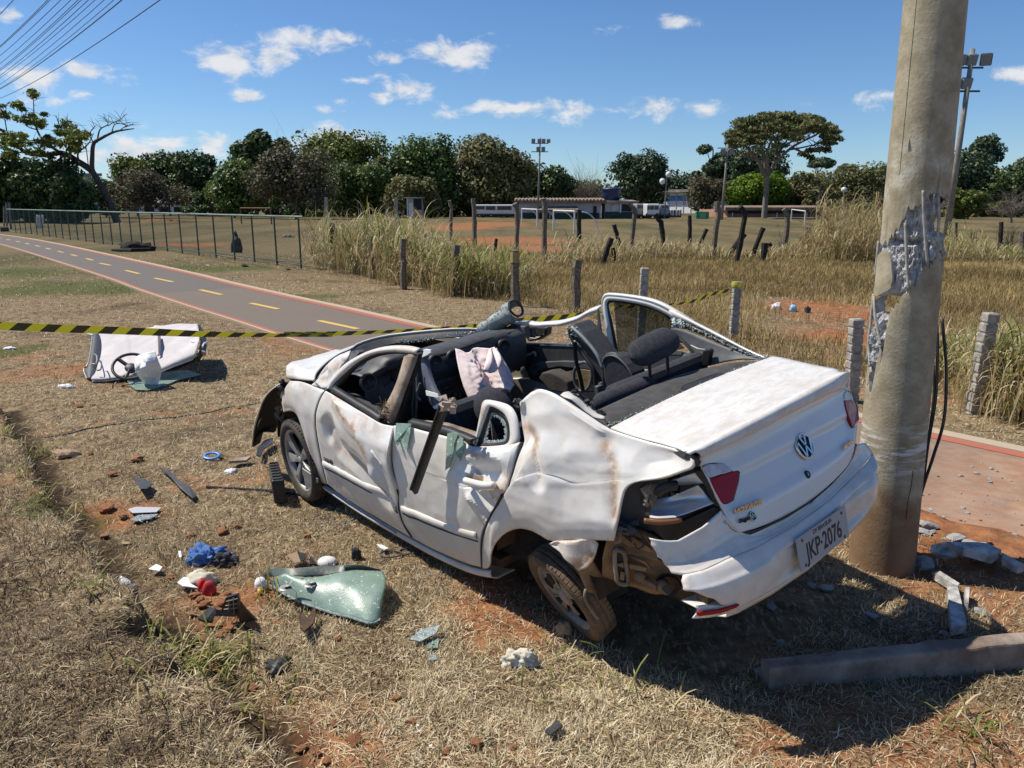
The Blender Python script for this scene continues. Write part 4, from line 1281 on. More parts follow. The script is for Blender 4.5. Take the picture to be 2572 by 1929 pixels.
for k in range(int(L / pit)):
 for sg in (-1, 1):
  a = fd * (k * pit)
  b = fd * (k * pit + sg * 1.42 * .62)
  mb.tube([a + Vector((0, 0, .16)), b + Vector((0, 0, 1.58))], .0024, 3, cap=False)
tag(mb.build('wire_mesh', M_fgreen, fence, fix=False), kind='stuff')
for i, (x_, tx, w_) in enumerate([(38, 36, .06), (62, 50, .06), (22, 22, .05)]):
 a = G('C3', x_, 1275)
 b = atY('C3', tx, 1128 if i < 2 else 1150, a.y)
 t = thing('gate_post', ['grey gate post standing left at the far end of the wire fence', 'leaning grey gate post at the far end of the wire fence', 'short grey post at the left picture edge beyond the gate'][i], 'post', a, 0, 'gate posts at the far fence end')
 MB().tube([(0, 0, -.05), b - a], w_ * 1.3, 8).build('post', M_galv, t)
 MB().tube([b - a, b - a + Vector((0, 0, .08))], w_ * 1.6, 8).build('cap', M_dkmetal, t)
for i, x_ in enumerate((207, 222, 236)):
 a = G('C3', x_, 1268)
 b = atY('C3', x_, 1195, a.y)
 o = MB().tube([(0, 0, -.05), b - a], .09, 8).build('pale_pipe', M_steel_w, None, loc=a)
 tag(o, ['leftmost pale upright pipe behind the far fence', 'middle pale upright pipe behind the far fence', 'rightmost pale upright pipe behind the far fence'][i], 'pipe', 'pale pipes behind the far fence')
# posts
M_char = mottled('charred wood', (.010, .009, .008), (.040, .034, .028), 14, .95, .9, .02)
M_wood = mottled('weathered wood', (.095, .075, .055), (.24, .20, .15), 16, .95, .8, .02)
M_conc = mottled('post concrete', (.22, .205, .18), (.42, .39, .345), 14, .95, .7, .01)
M_ypaint = mottled('old yellow paint', (.40, .28, .07), (.25, .20, .12), 12, .85, .4)
def rough_post(mbx, pts, r, rng, n=7):
 rr = [r * rng.uniform(.85, 1.12) for _ in pts]
 mbx.tube(pts, rr, n)
def subdiv(pts, k=3):
 out = []
 for a, b in zip(pts[:-1], pts[1:]):
  for i in range(k):
   out.append(Vector(a).lerp(Vector(b), i / k))
 out.append(Vector(pts[-1]))
 return out
def post(label, f, foot, tops, r, m, seed=0, group='posts of the old field fence', name='fence_post', cat='post', notched=False, cap=None):
 rng = np.random.default_rng(seed)
 A = G(f, *foot)
 A.z = hz(A.x, A.y) - .08
 t = thing(name, label, cat, A, 0, group)
 pts = [Vector((0, 0, 0))] + [atY(f, *p, A.y) - A for p in tops]
 if notched:
  top = pts[-1]
  mbx = MB()
  k = 11
  rot = top.to_track_quat('Z', 'Y').to_matrix()
  for i in range(k):
   q = top * ((i + .5) / k)
   mbx.box(q + rot @ Vector((rng.normal(0, .002), 0, 0)), (2 * r, 2 * r, top.length / k * .80), rot)
  mbx.box(top * .5, (r * 1.7, r * 1.7, top.length * .995), rot)
  mbx.build('notched_shaft', m, t, bevel=.006)
 else:
  mbx = MB()
  P_ = []
  for q in subdiv(pts, 3):
   P_.append(q + Vector((rng.normal(0, r * .10), rng.normal(0, r * .10), 0)))
  rough_post(mbx, P_, r, rng)
  mbx.build('shaft', m, t, smooth=False)
 if cap:
  top = pts[-1]
  MB().tube([top * cap[0], top * cap[1]], r * 1.14, 7).build('paint_band', M_ypaint, t)
 return t
R1 = [('charred black post at the left end of the reeds', 'C6', (383, 900), [(378, 740), (370, 580)], .085, M_char), ('grey weathered post standing inside the reeds', 'C6', (645, 965), [(640, 800), (638, 655)], .075, M_wood),
      ('dark splintered post at the front of the reeds', 'C6', (868, 1045), [(866, 860), (864, 690)], .085, M_wood), ('brown square post right of the reeds', 'C6', (1230, 1085), [(1232, 900), (1235, 732)], .085, M_wood),
      ('post with a faded yellow top just left of the wreck pillar', 'C6', (1638, 1160), [(1640, 950), (1640, 770)], .085, M_wood), ('thick wooden post behind the wreck mirror', 'C6', (2060, 1200), [(2065, 1000), (2070, 840)], .09, M_wood)]
for i, (lb, f, ft, tp_, r, m) in enumerate(R1):
 post(lb, f, ft, tp_, r, m, 30 + i, 'low posts along the cycle path', cap=(.8, .96) if 'yellow' in lb else None)
for i, (lb, f, ft, tp_) in enumerate([('notched concrete post seen through the wreck rear door window', 'A', (1383, 735), (1393, 578)), ('notched concrete post with tape round its top behind the boot', 'A', (1583, 731), (1593, 608)),
                                      ('notched concrete post half hidden left of the broken pole', 'F', (2138, 1010), (2152, 800)), ('nearest notched concrete post in the pale grass right of the pole', 'A', (2100, 893), (2141, 675))]):
 post(lb, f, ft, [tp_], .058, M_conc, 50 + i, 'low posts along the cycle path', notched=True)
R2 = [('C7', (175, 1075), [(178, 760), (178, 700), (172, 648)], .10, 'w', 'tall pale post with a bent top left of the white goals'), ('C7', (395, 1050), [(400, 850), (402, 720)], .09, 'c', 'dark upright post in the weeds right of the white goals'),
      ('C7', (690, 1020), [(655, 900), (628, 818)], .085, 'c', 'charred post leaning left beside the kiosk view'), ('C7', (545, 1100), [(580, 1000), (612, 905)], .085, 'c', 'charred stump leaning right, left of the leaning pair'),
      ('C7', (655, 1075), [(620, 970)], .08, 'c', 'short charred stump between two leaning posts'), ('C7', (738, 1010), [(755, 850), (768, 720), (728, 675)], .09, 'w', 'grey post with its top elbow bent left before the bus'),
      ('C7', (965, 1045), [(950, 900), (935, 800), (897, 750)], .09, 'c', 'dark post with a bent elbow just right of the bus'), ('C7', (1122, 1030), [(1124, 880), (1126, 758)], .085, 'c', 'straight dark post with a flat splintered head'),
      ('C7', (1165, 1010), [(1235, 845)], .08, 'c', 'thin charred post leaning right beside the straight dark one'), ('C7', (1272, 1055), [(1295, 850), (1312, 740), (1308, 668)], .10, 'w', 'tallest split post crossing the orange wall'),
      ('C7', (1340, 1060), [(1480, 878)], .105, 'c', 'thick charred beam leaning far over to the right'), ('C7', (1428, 1085), [(1465, 880), (1488, 745), (1452, 700)], .09, 'c', 'tall charred post with a bent head behind the leaning beam'),
      ('C7', (1518, 1060), [(1570, 930), (1606, 838)], .09, 'c', 'charred post leaning right, right of the leaning beam'), ('C7', (1598, 1075), [(1618, 938)], .10, 'c', 'left leg of the broken charred pair'),
      ('C7', (1692, 1035), [(1640, 940)], .09, 'c', 'fallen right leg of the broken charred pair'), ('C7', (1732, 1035), [(1755, 880), (1768, 768), (1738, 716)], .10, 'w', 'grey post with a bent elbow before the long shed'),
      ('C7', (1882, 1025), [(1890, 900), (1896, 832)], .10, 'w', 'short thick grey post left of the dry thicket'), ('C7', (2022, 1030), [(2020, 880), (2016, 772), (1958, 730)], .085, 'w', 'post with a long bent arm beside the dry thicket'),
      ('C6', (1195, 700), [(1196, 560), (1200, 480), (1185, 425)], .10, 'w', 'stout post with a notched slanting head over the reeds'), ('C6', (1362, 770), [(1362, 580), (1356, 480), (1350, 412)], .10, 'w', 'rough pale post with a pointed head left of the red track'),
      ('C6', (1498, 790), [(1512, 690)], .07, 'c', 'short stump on the red track'), ('C6', (1650, 800), [(1656, 600), (1658, 500), (1640, 445)], .10, 'w', 'tall post with a notched head in front of the left white goal'),
      ('D6', (425, 1270), [(426, 1075)], .07, 'c', 'thin dark post just right of the broken pole'), ('D6', (588, 1390), [(592, 1172)], .08, 'c', 'short dark post in the weeds right of the pole'),
      ('D6', (860, 1450), [(880, 1250), (893, 1068)], .075, 'c', 'leaning dark post standing alone on the right field edge'), ('D6', (1095, 1480), [(1118, 1165)], .09, 'w', 'grey post at the right picture edge beside the bare shrub'),
      ('D6', (345, 1250), [(352, 1060)], .08, 'w', 'grey post tucked at the foot of the slanting mast')]
for i, (f, ft, tp_, r, k, lb) in enumerate(R2):
 post(lb, f, ft, tp_, r, M_char if k == 'c' else M_wood, 80 + i)
for i, (f, x_, yb, yt, lb) in enumerate([('D2', 1300, 1330, 985, 'notched post head rising from the left reeds'), ('D3', 456, 1200, 845, 'notched post head rising beside the small hut')]):
 post(lb, f, (x_, yb), [(x_, yt)], .13, M_conc, 120 + i, notched=True)
M_barb = mat('rusty wire', (.05, .04, .032), .7)
r1w = [G(f, *ft) for _, f, ft, *_ in R1] + [G('A', 1383, 735), G('A', 1583, 731), G('F', 2138, 1010), G('A', 2100, 893)]
wf = thing('barbed_wire', 'slack rusty wire strands strung between the low posts', 'wire', r1w[2])
for z in (.45, .8):
 pts = []
 for a, b in zip(r1w[2:-1], r1w[3:]):
  for k in range(6):
   q = a.lerp(b, k / 6) - r1w[2]
   q.z = z - .06 * math.sin(math.pi * k / 6)
   pts.append(q)
 MB().tube(pts, .0028, 3, cap=False).build('strand', M_barb, wf, fix=False)
# barrier tape
M_ty = leafy('tape yellow', [(0, (.74, .70, .10)), (1, (.74, .70, .10))], .35, .5)
M_tb = leafy('tape black', [(0, (.12, .105, .05)), (1, (.12, .105, .05))], .35, .3)
tape_px = [('C4', -260, 418, .075), ('C4', 0, 430, .075), ('C4', 300, 444, .075), ('C4', 620, 455, .075), ('C4', 1000, 470, .075), ('C4', 1300, 482, .062), ('C4', 1600, 488, .045), ('C4', 1900, 490, .036), ('C4', 2140, 488, .045),
           ('1', 300, 442, .052), ('1', 700, 436, .05), ('1', 1000, 424, .036), ('1', 1340, 407, .045), ('1', 1640, 386, .06), ('2', 120, 332, .06), ('2', 420, 292, .065), ('2', 620, 276, .072), ('2', 860, 252, .072),
           ('2', 1100, 200, .05), ('2', 1240, 190, .05), ('C7', 1010, 1340, .03), ('C7', 1170, 1312, .045), ('C7', 1250, 1278, .05), ('C7', 1340, 1255, .05), ('C7', 1408, 1240, .05), ('C7', 1432, 1200, .05)]
raw = []
for f, x_, y_, w_ in tape_px:
 u, v = px(f, x_, y_)
 tt = min(1.04, (u + 100) / 1960)
 X0, D0, X1, D1 = -4.9, 6.75, 3.30, 11.75
 k = (u - CX) / F
 t_ = (k * D0 - X0) / ((X1 - X0) - k * (D1 - D0))
 dd = D0 + (D1 - D0) * t_
 raw.append((EYE + ray(u, v) * dd, w_))
TP = catmull([p for p, _ in raw], 10)
TWd = np.interp(np.linspace(0, len(raw) - 1, len(TP)), np.arange(len(raw)), [w_ for _, w_ in raw])
cl = [0]
for a, b in zip(TP[:-1], TP[1:]):
 cl.append(cl[-1] + (b - a).length)
def tape_at(s):
 s = min(max(s, 0), cl[-1] - 1e-4)
 i = np.searchsorted(cl, s, 'right') - 1
 k = (s - cl[i]) / max(cl[i + 1] - cl[i], 1e-6)
 return TP[i].lerp(TP[i + 1], float(k)), float(TWd[i])
V, Fc, mi = [], [], []
s, k, half = 0.0, 0, .118
while s < cl[-1] - .3:
 for j in range(2):
  a0, a1 = s + half * j / 2, s + half * (j + 1) / 2
  q = []
  for sv, top in ((a0, 0), (a1, 0), (a1, 1), (a0, 1)):
   p, wv = tape_at(sv + (.085 if top else 0) * 1.0)
   tilt = .25 * math.sin(sv * 1.1)
   up = Vector((-.30 * tilt, -.45 * tilt, 1)).normalized()
   q.append(p + up * (wv * (.5 if top else -.5)))
  b = len(V)
  V += q
  Fc.append((b, b + 1, b + 2, b + 3))
  mi.append(k % 2)
 s += half
 k += 1
me = bpy.data.meshes.new('barrier_tape')
me.from_pydata([tuple(p) for p in V], [], Fc)
me.materials.append(M_ty)
me.materials.append(M_tb)
me.polygons.foreach_set('material_index', mi)
o = bpy.data.objects.new('barrier_tape', me)
COL.objects.link(o)
sm = o.modifiers.new('solid', 'SOLIDIFY')
sm.thickness = .0006
tag(o, 'yellow and black striped hazard tape stretched behind the wreck', 'barrier tape')
pt = G('A', 1583, 731)
q = atY('A', 1592, 614, pt.y)
o = MB().lathe([(.078, -.035), (.082, 0), (.078, .035)], 14, Matrix.Translation(q)).build('tape_loop', M_ty, None, solid=.001)
tag(o, 'yellow tape end wound round the notched concrete post', 'tape')
# the broken concrete pole
PB = G('F', 2214, 1408)
PB.z = 0
PRM = Matrix.Rotation(-.021, 3, 'Y')
YP = PB.y
def _pole(N, P):
 p = objc(N)
 n = N.noise(p, 7, 6, .65)
 n2 = N.noise(p, 55, 4, .7)
 sp = N.n('ShaderNodeSeparateXYZ', {0: p})
 c = N.mix(N.ss(n, .3, .7), (.27, .225, .150), (.44, .385, .275))
 c = N.mix(N.math('MULTIPLY', N.ss(n2, .56, .72), .55), c, (.16, .135, .10))
 sc = N.math('MULTIPLY', N.ss(N.noise(N.n('ShaderNodeVectorMath', {0: p, 1: (1, 1, 7)}, operation='MULTIPLY').outputs[0], 5, 5, .7), .46, .62), N.math('SUBTRACT', 1.0, N.ss(N.math('ABSOLUTE', N.math('SUBTRACT', sp.outputs[2], .70)), .04, .22)))
 c = N.mix(sc, c, (.62, .62, .62))
 soil = N.math('SUBTRACT', 1.0, N.ss(N.math('ADD', sp.outputs[2], N.math('MULTIPLY', n, .5)), .55, .85))
 c = N.mix(N.math('MULTIPLY', soil, .8), c, (.20, .105, .055))
 sc2 = N.math('MULTIPLY', N.ss(n, .5, .66), N.math('SUBTRACT', 1.0, N.ss(N.math('ABSOLUTE', N.math('SUBTRACT', sp.outputs[2], 2.05)), .1, .42)))
 c = N.mix(N.math('MULTIPLY', sc2, .55), c, (.58, .56, .51))
 bump(N, P, N.math('ADD', n2, N.math('MULTIPLY', n, .6)), .45, .006)
 return c
M_pole = mat('pole concrete', _pole, .9, spec=.2)
M_core = mottled('fresh broken concrete', (.38, .37, .36), (.78, .77, .75), 22, .95, .9, .02)
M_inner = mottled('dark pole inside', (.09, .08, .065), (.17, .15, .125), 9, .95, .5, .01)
M_rebar = mottled('reinforcing bar', (.26, .235, .20), (.46, .42, .37), 30, .8, .3, .004)
M_cable = mat('black cable', (.013, .012, .011), .55)
pole = thing('concrete_pole', 'round concrete utility pole, shattered open above the wreck', 'utility pole', PB)
pole.rotation_euler = (0, -.021, 0)
va = math.atan2(PB.y, PB.x)          # bearing of the pole: theta 0 faces the camera
tocam = Vector((-PB.x, -PB.y, 0)).normalized()
tort = Vector((-tocam.y, tocam.x, 0))
def pr_(z):
 return .174 - .0110 * z
def pz(y_):
 return Q(560, y_)[1]
def Q(x_, y_, f='B8'):
 """angle and height on the pole under a pixel (nearest point of the silhouette when it misses)"""
 d = PRM.transposed() @ ray(*px(f, x_, y_))
 o_ = PRM.transposed() @ (EYE - PB)
 z = 1.5
 for _ in range(4):
  a = d.x ** 2 + d.y ** 2
  b = 2 * (o_.x * d.x + o_.y * d.y)
  c = o_.x ** 2 + o_.y ** 2 - pr_(z) ** 2
  tt = (-b - math.sqrt(max(0, b * b - 4 * a * c))) / (2 * a)
  q = o_ + d * tt
  z = q.z
 return math.atan2(q.x * tort.x + q.y * tort.y, q.x * tocam.x + q.y * tocam.y), z
def pth(x_, y_):
 return Q(x_, y_)[0]
def shell(lo, hi, th0, th1, n=72, nz=30, rin=.115, jag=.012, seed=0):
 rng = np.random.default_rng(seed)
 outer, inner = [], []
 jl, jh = rng.normal(0, jag, n + 1), rng.normal(0, jag, n + 1)
 for i in range(n + 1):
  th = th0 + (th1 - th0) * i / n
  zl, zh = lo(th), hi(th)
  zl += jl[i] if zl > .01 else 0
  zh += jh[i] if zh < 5 else 0
  dirv = tocam * math.cos(th) + tort * math.sin(th)
  ro, ri = [], []
  for j in range(nz + 1):
   z = zl + (zh - zl) * j / nz
   r = pr_(z)
   edge = min(j, nz - j)
   rr = r - (.006 * abs(rng.normal()) if edge == 0 else 0)
   ro.append(dirv * rr + Vector((0, 0, z)))
   ri.append(dirv * (rin + .012 * rng.normal() * (edge < 3)) + Vector((0, 0, z)))
  outer.append(ro)
  inner.append(ri)
 return outer, inner
def interp(tab):
 xs, ys_ = zip(*sorted(tab))
 return lambda th: float(np.interp(th, xs, ys_))
def shell_obj(name, lo, hi, th0, th1, n=72, nz=30, seed=0, rin=.115, closed=False):
 o_, i_ = shell(lo, hi, th0, th1, n, nz, rin, seed=seed)
 MB().grid(o_).build(name, M_pole, pole, smooth=True, fix=False)
 mbx = MB().grid([r[::-1] for r in i_])
 rim = MB()
 rim.grid([[a[-1], (a[-1] + b[-1]) / 2 + Vector((0, 0, random.uniform(-.012, .012))), b[-1]] for a, b in zip(o_, i_)])
 rim.grid([[b[0], (a[0] + b[0]) / 2 + Vector((0, 0, random.uniform(-.012, .012))), a[0]] for a, b in zip(o_, i_)])
 if not closed:
  rim.grid([[b, a] for a, b in zip(o_[0], i_[0])])
  rim.grid([[a, b] for a, b in zip(o_[-1], i_[-1])])
 tag(rim.build('broken_edge', M_core, pole, fix=False), kind='stuff')
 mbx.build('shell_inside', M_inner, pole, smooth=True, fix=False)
low_rim = interp([(-3.15, pz(1500)), (pth(222, 1640) - .3, pz(1500)), Q(230, 1470), Q(300, 1470), Q(320, 1640), Q(390, 1500), Q(402, 1210), Q(448, 1060),
                  Q(470, 1000), Q(545, 915), Q(612, 850), Q(680, 770), Q(700, 690), Q(760, 640), Q(835, 612), (1.6, pz(620)), (2.1, pz(700)), (2.7, pz(1000)), (3.15, pz(1500))])
shell_obj('pole_stump', lambda th: -.15, low_rim, -math.pi, math.pi, 120, 40, 1, closed=True)
up_rim = interp([(-3.15, pz(300)), Q(335, 475), Q(385, 470), Q(395, 495), Q(440, 490), Q(480, 430), Q(560, 330), Q(600, 245),
                 Q(650, 215), Q(705, 190), Q(716, 125), Q(830, 110), (1.6, pz(140)), (2.4, pz(240)), (3.15, pz(300))])
shell_obj('pole_shaft', up_rim, lambda th: 9.2, -math.pi, math.pi, 120, 40, 2, closed=True)
def chunk(name, outline, rin, seed, n=18, nz=14, off=0.0, m=None):
 """loose piece of shell bounded by an image outline: left edge and right edge as functions of y"""
 ys_, xl, xr = zip(*outline)
 rng = np.random.default_rng(seed)
 rows, rin_ = [], []
 for j in range(nz + 1):
  y_ = ys_[0] + (ys_[-1] - ys_[0]) * j / nz
  a, b = pth(float(np.interp(y_, ys_, xl)), y_), pth(float(np.interp(y_, ys_, xr)), y_)
  z = pz(y_)
  ro, ri = [], []
  for i in range(n + 1):
   th = a + (b - a) * i / n + (rng.normal(0, .012) if i in (0, n) else 0)
   dv = tocam * math.cos(th) + tort * math.sin(th)
   ro.append(dv * (pr_(z) + off) + Vector((0, 0, z)))
   ri.append(dv * (rin + off + .01 * rng.normal()) + Vector((0, 0, z)))
  rows.append(ro)
  rin_.append(ri)
 MB().grid(rows).build(name, m or M_pole, pole, smooth=True, fix=False)
 e = MB()
 e.grid([[b, a] for a, b in zip(rows[0], rin_[0])])
 e.grid([[a, b] for a, b in zip(rows[-1], rin_[-1])])
 e.grid([[a[0], b[0]] for a, b in zip(rows, rin_)])
 e.grid([[b[-1], a[-1]] for a, b in zip(rows, rin_)])
 e.grid([r[::-1] for r in rin_])
 e.build('broken_edge', M_core, pole, fix=False)
chunk('loose_slab', [(535, 425, 445), (600, 375, 475), (680, 335, 488), (760, 300, 492), (830, 272, 482), (870, 258, 425), (908, 255, 370)], .118, 5, off=.004)
chunk('left_sliver', [(440, 325, 345), (520, 308, 338), (640, 278, 318), (760, 258, 285), (850, 245, 262)], .122, 6)
chunk('low_slab', [(1440, 238, 300), (1500, 226, 312), (1580, 215, 300), (1659, 222, 285)], .122, 7)
def rubble_core(name, x0, x1, y0, y1, rad, seed, amp=.03):
 """rough broken body: a lumpy cylinder slice"""
 rng = np.random.default_rng(seed)
 z0, z1 = pz(y1), pz(y0)
 t0, t1 = pth(x0, (y0 + y1) / 2), pth(x1, (y0 + y1) / 2)
 n, nz = 44, max(10, int((z1 - z0) / .014))
 rows = []
 for j in range(nz + 1):
  z = z0 + (z1 - z0) * j / nz
  r_ = []
  for i in range(n + 1):
   th = t0 + (t1 - t0) * i / n
   dv = tocam * math.cos(th) + tort * math.sin(th)
   q = dv * 3 + Vector((0, 0, z * 3))
   lump = mnoise.noise(Vector((th * 5, z * 14, seed))) * amp + mnoise.noise(Vector((th * 14, z * 38, seed + 5))) * amp * .7 + mnoise.noise(Vector((th * 34, z * 90, seed + 9))) * amp * .35
   e = min(i, n - i, j, nz - j)
   r_.append(dv * (rad + lump - (.05 if e == 0 else .018 if e == 1 else 0)) + Vector((0, 0, z)))
  rows.append(r_)
 MB().grid(rows).build(name, M_core, pole, fix=False)
rubble_core('broken_core', 430, 872, 95, 480, .132, 3, .024)
rubble_core('broken_core', 330, 760, 470, 900, .136, 8, .028)
rubble_core('broken_core', 720, 885, 400, 640, .152, 12, .03)
rubble_core('broken_core', 250, 440, 1035, 1500, .142, 15, .034)
rubble_core('broken_core', 205, 262, 900, 1640, .150, 18, .026)
bars = [[(720, 90), (721, 210), (727, 330), (735, 450), (750, 655)], [(587, 330), (592, 470), (598, 640), (610, 845)], [(828, 120), (836, 300), (826, 450), (858, 560), (868, 600)], [(798, 120), (795, 235)],
  [(350, 915), (358, 1060), (380, 1180), (402, 1275)], [(264, 905), (258, 1080), (282, 1240), (240, 1460)], [(292, 905), (290, 1060), (300, 1300), (318, 1460)], [(345, 480), (325, 640), (290, 760)], [(246, 900), (236, 1200), (228, 1450)], [(385, 270), (392, 370), (386, 440)]]
for i, b in enumerate(bars):
 pts = []
 for x_, y_ in b:
  th = pth(x_, y_)
  z = pz(y_)
  pts.append((tocam * math.cos(th) + tort * math.sin(th)) * (pr_(z) + (.004 if i != 9 else -.006)) + Vector((0, 0, z)))
 MB().tube(catmull(pts, 4), .0075 if i not in (3, 9) else .005, 6).build('rebar', M_rebar if i != 9 else M_cable, pole, smooth=True)
seam = [(tocam * math.cos(-.62) + tort * math.sin(-.62)) * (pr_(z) + .0005) + Vector((0, 0, z)) for z in np.linspace(2.15, 5, 24)]
MB().tube(seam, .004, 4, flat=.5).build('mould_seam', M_pole, pole)
cr = []
for x_, y_ in [(578, 560), (572, 610), (566, 640), (558, 680), (552, 740)]:
 th, z = Q(x_, y_, 'P2')
 cr.append((tocam * math.cos(th) + tort * math.sin(th)) * pr_(z) + Vector((0, 0, z)))
MB().tube(catmull(cr, 4), .0045, 4, flat=.5).build('crack', M_inner, pole)
for i, pts in enumerate([[(665, 20), (668, 120), (660, 300), (632, 470), (615, 600), (600, 680)], [(685, 0), (700, 190), (692, 370), (655, 500), (625, 590), (606, 650)], [(650, 120), (655, 260), (640, 400), (622, 520)]]):
 P_ = []
 for x_, y_ in pts:
  P_.append(PRM.transposed() @ (EYE + ray(*px('P2', x_, y_)) * 4.32 - PB))
 MB().tube(catmull(P_, 6), .0085 if i < 2 else .006, 6).build('hanging_cable', M_cable, pole, smooth=True)
# ================================================================== the wrecked car
CM = Matrix(((-0.65095914, -0.75243841, -0.10044223), (0.75884075, -0.64854637, -0.05956783), (-0.02032032, -0.11499588, 0.99315811)))
CT = Vector((-0.84308841, 5.59360183, 0.06912164))
CMi = CM.transposed()
CAME = CMi @ (EYE - CT)
car = thing('wrecked_car', 'white saloon with its roof torn off, crashed tail first against the pole', 'car')
car.matrix_world = Matrix.Translation(CT) @ CM.to_4x4()
def L3(f, x, y, ax, val):
 """point of the car (own axes: x forward, y left, z up) seen at a pixel, on the plane axis=val"""
 d = CMi @ ray(*px(f, x, y))
 return CAME + d * ((val - CAME[ax]) / d[ax])
def LN(f, x, y, n, p0):
 d = CMi @ ray(*px(f, x, y))
 n = Vector(n)
 return CAME + d * ((Vector(p0) - CAME).dot(n) / d.dot(n))
def ys(x, z):
 y = float(np.interp(z, [.1, .2, .35, .55, .685, .715, .85, .93, 1.05], [.755, .787, .814, .820, .822, .834, .797, .765, .70]))
 return y - float(np.interp(x, [-3.3, -2.7, -2.2, -.3, .2, .8], [.13, .04, 0, 0, .03, .12]))
def SD(f, x, y, dy=0.0):
 yv = .8
 for _ in range(7):
  p = L3(f, x, y, 1, yv)
  yv = ys(p.x, p.z) + dy
 return L3(f, x, y, 1, yv)
def xr(y, z):
 x = float(np.interp(z, [.22, .30, .36, .46, .58, .62, .66, .68, .75, .86, .95, 1.0, 1.03], [-3.30, -3.35, -3.385, -3.41, -3.405, -3.375, -3.32, -3.315, -3.295, -3.24, -3.195, -3.185, -3.19]))
 a = abs(y)
 return x + .10 * a * a + (1.1 * (a - .52) ** 2 if a > .52 else 0)
def RR(f, x, y, dx=0.0):
 xv = -3.3
 for _ in range(9):
  p = L3(f, x, y, 0, xv)
  xv = .5 * xv + .5 * (xr(p.y, p.z) + dx)
 return L3(f, x, y, 0, xv)
def resamp(pts, n):
 pts = [Vector(p) for p in pts]
 c = [0]
 for a, b in zip(pts[:-1], pts[1:]):
  c.append(c[-1] + (b - a).length)
 out = []
 for i in range(n):
  s = c[-1] * i / (n - 1)
  k = min(max(int(np.searchsorted(c, s, 'right')) - 1, 0), len(pts) - 2)
  out.append(pts[k].lerp(pts[k + 1], (s - c[k]) / max(c[k + 1] - c[k], 1e-9)))
 return out
def smooth_line(pts, it=2):
 """rounds the corners of a hand-taken outline, ends kept"""
 pts = [Vector(p) for p in pts]
 for _ in range(it):
  o_ = [pts[0]]
  for a, b in zip(pts[:-1], pts[1:]):
   o_ += [a.lerp(b, .25), a.lerp(b, .75)]
  o_.append(pts[-1])
  pts = o_
 return pts
def coons(top, bot, left, right, nu, nv, rnd=1):
 T_, B_, L_, R_ = [resamp(smooth_line(p, rnd) if rnd else p, n) for p, n in ((top, nu), (bot, nu), (left, nv), (right, nv))]
 rows = []
 for j in range(nv):
  v = j / (nv - 1)
  r = []
  for i in range(nu):
   u = i / (nu - 1)
   p = T_[i] * (1 - v) + B_[i] * v + L_[j] * (1 - u) + R_[j] * u
   p -= T_[0] * (1 - u) * (1 - v) + T_[-1] * u * (1 - v) + B_[0] * (1 - u) * v + B_[-1] * u * v
   r.append(p)
  rows.append(r)
 return rows
def pld(x, z, poly):
 best = 9
 for (ax, az_), (bx, bz) in zip(poly[:-1], poly[1:]):
  dx, dz = bx - ax, bz - az_
  t_ = min(1, max(0, ((x - ax) * dx + (z - az_) * dz) / (dx * dx + dz * dz + 1e-12)))
  best = min(best, math.hypot(x - ax - t_ * dx, z - az_ - t_ * dz))
 return best
def xz(lst):
 return [(p.x, p.z) for p in (SD(*q) for q in lst)]
DENTS = [(xz([('B4', 980, 600), ('B4', 1080, 760), ('B4', 1230, 930), ('B4', 1330, 1150), ('B4', 1420, 1400)]), .024, .055),
         (xz([('B4', 900, 900), ('B4', 1000, 1120), ('B4', 1180, 1270), ('B4', 1350, 1450), ('B4', 1480, 1640)]), -.034, .065),
         (xz([('B4', 850, 880), ('B4', 880, 1000)]), -.02, .04), (xz([('B4', 1420, 1380), ('B4', 1500, 1560)]), .018, .04),
         (xz([('1', 1000, 1330), ('1', 1040, 1500)]), -.018, .03),
         (xz([('1', 1520, 1190), ('1', 1545, 1330), ('1', 1600, 1450), ('1', 1700, 1590), ('4', 1190, 420)]), -.055, .055),
         (xz([('1', 1600, 1290), ('1', 1700, 1260), ('1', 1850, 1290)]), .022, .06), (xz([('1', 1620, 1400), ('1', 1800, 1400)]), -.022, .045),
         (xz([('4', 1080, 330), ('4', 1130, 380), ('4', 1190, 440)]), .022, .025), (xz([('4', 640, 130), ('4', 700, 300), ('4', 760, 480)]), .008, .05)]
DENTQ = [(xz([('2', 430, 880), ('2', 460, 1060), ('2', 560, 1140), ('2', 570, 1390)]), -.026, .040), (xz([('2', 560, 930), ('2', 720, 900), ('2', 880, 960), ('2', 1000, 1040)]), .014, .05),
         (xz([('2', 1030, 1120), ('2', 1080, 1300), ('2', 1090, 1640)]), -.012, .035), (xz([('2', 620, 1150), ('2', 640, 1600)]), .006, .05), (xz([('2', 1320, 1290), ('2', 1460, 1270)]), -.020, .045),
         (xz([('2', 380, 1390), ('2', 700, 1405), ('2', 1060, 1420)]), .004, .02), (xz([('2', 820, 1180), ('2', 1060, 1190)]), .008, .03)]
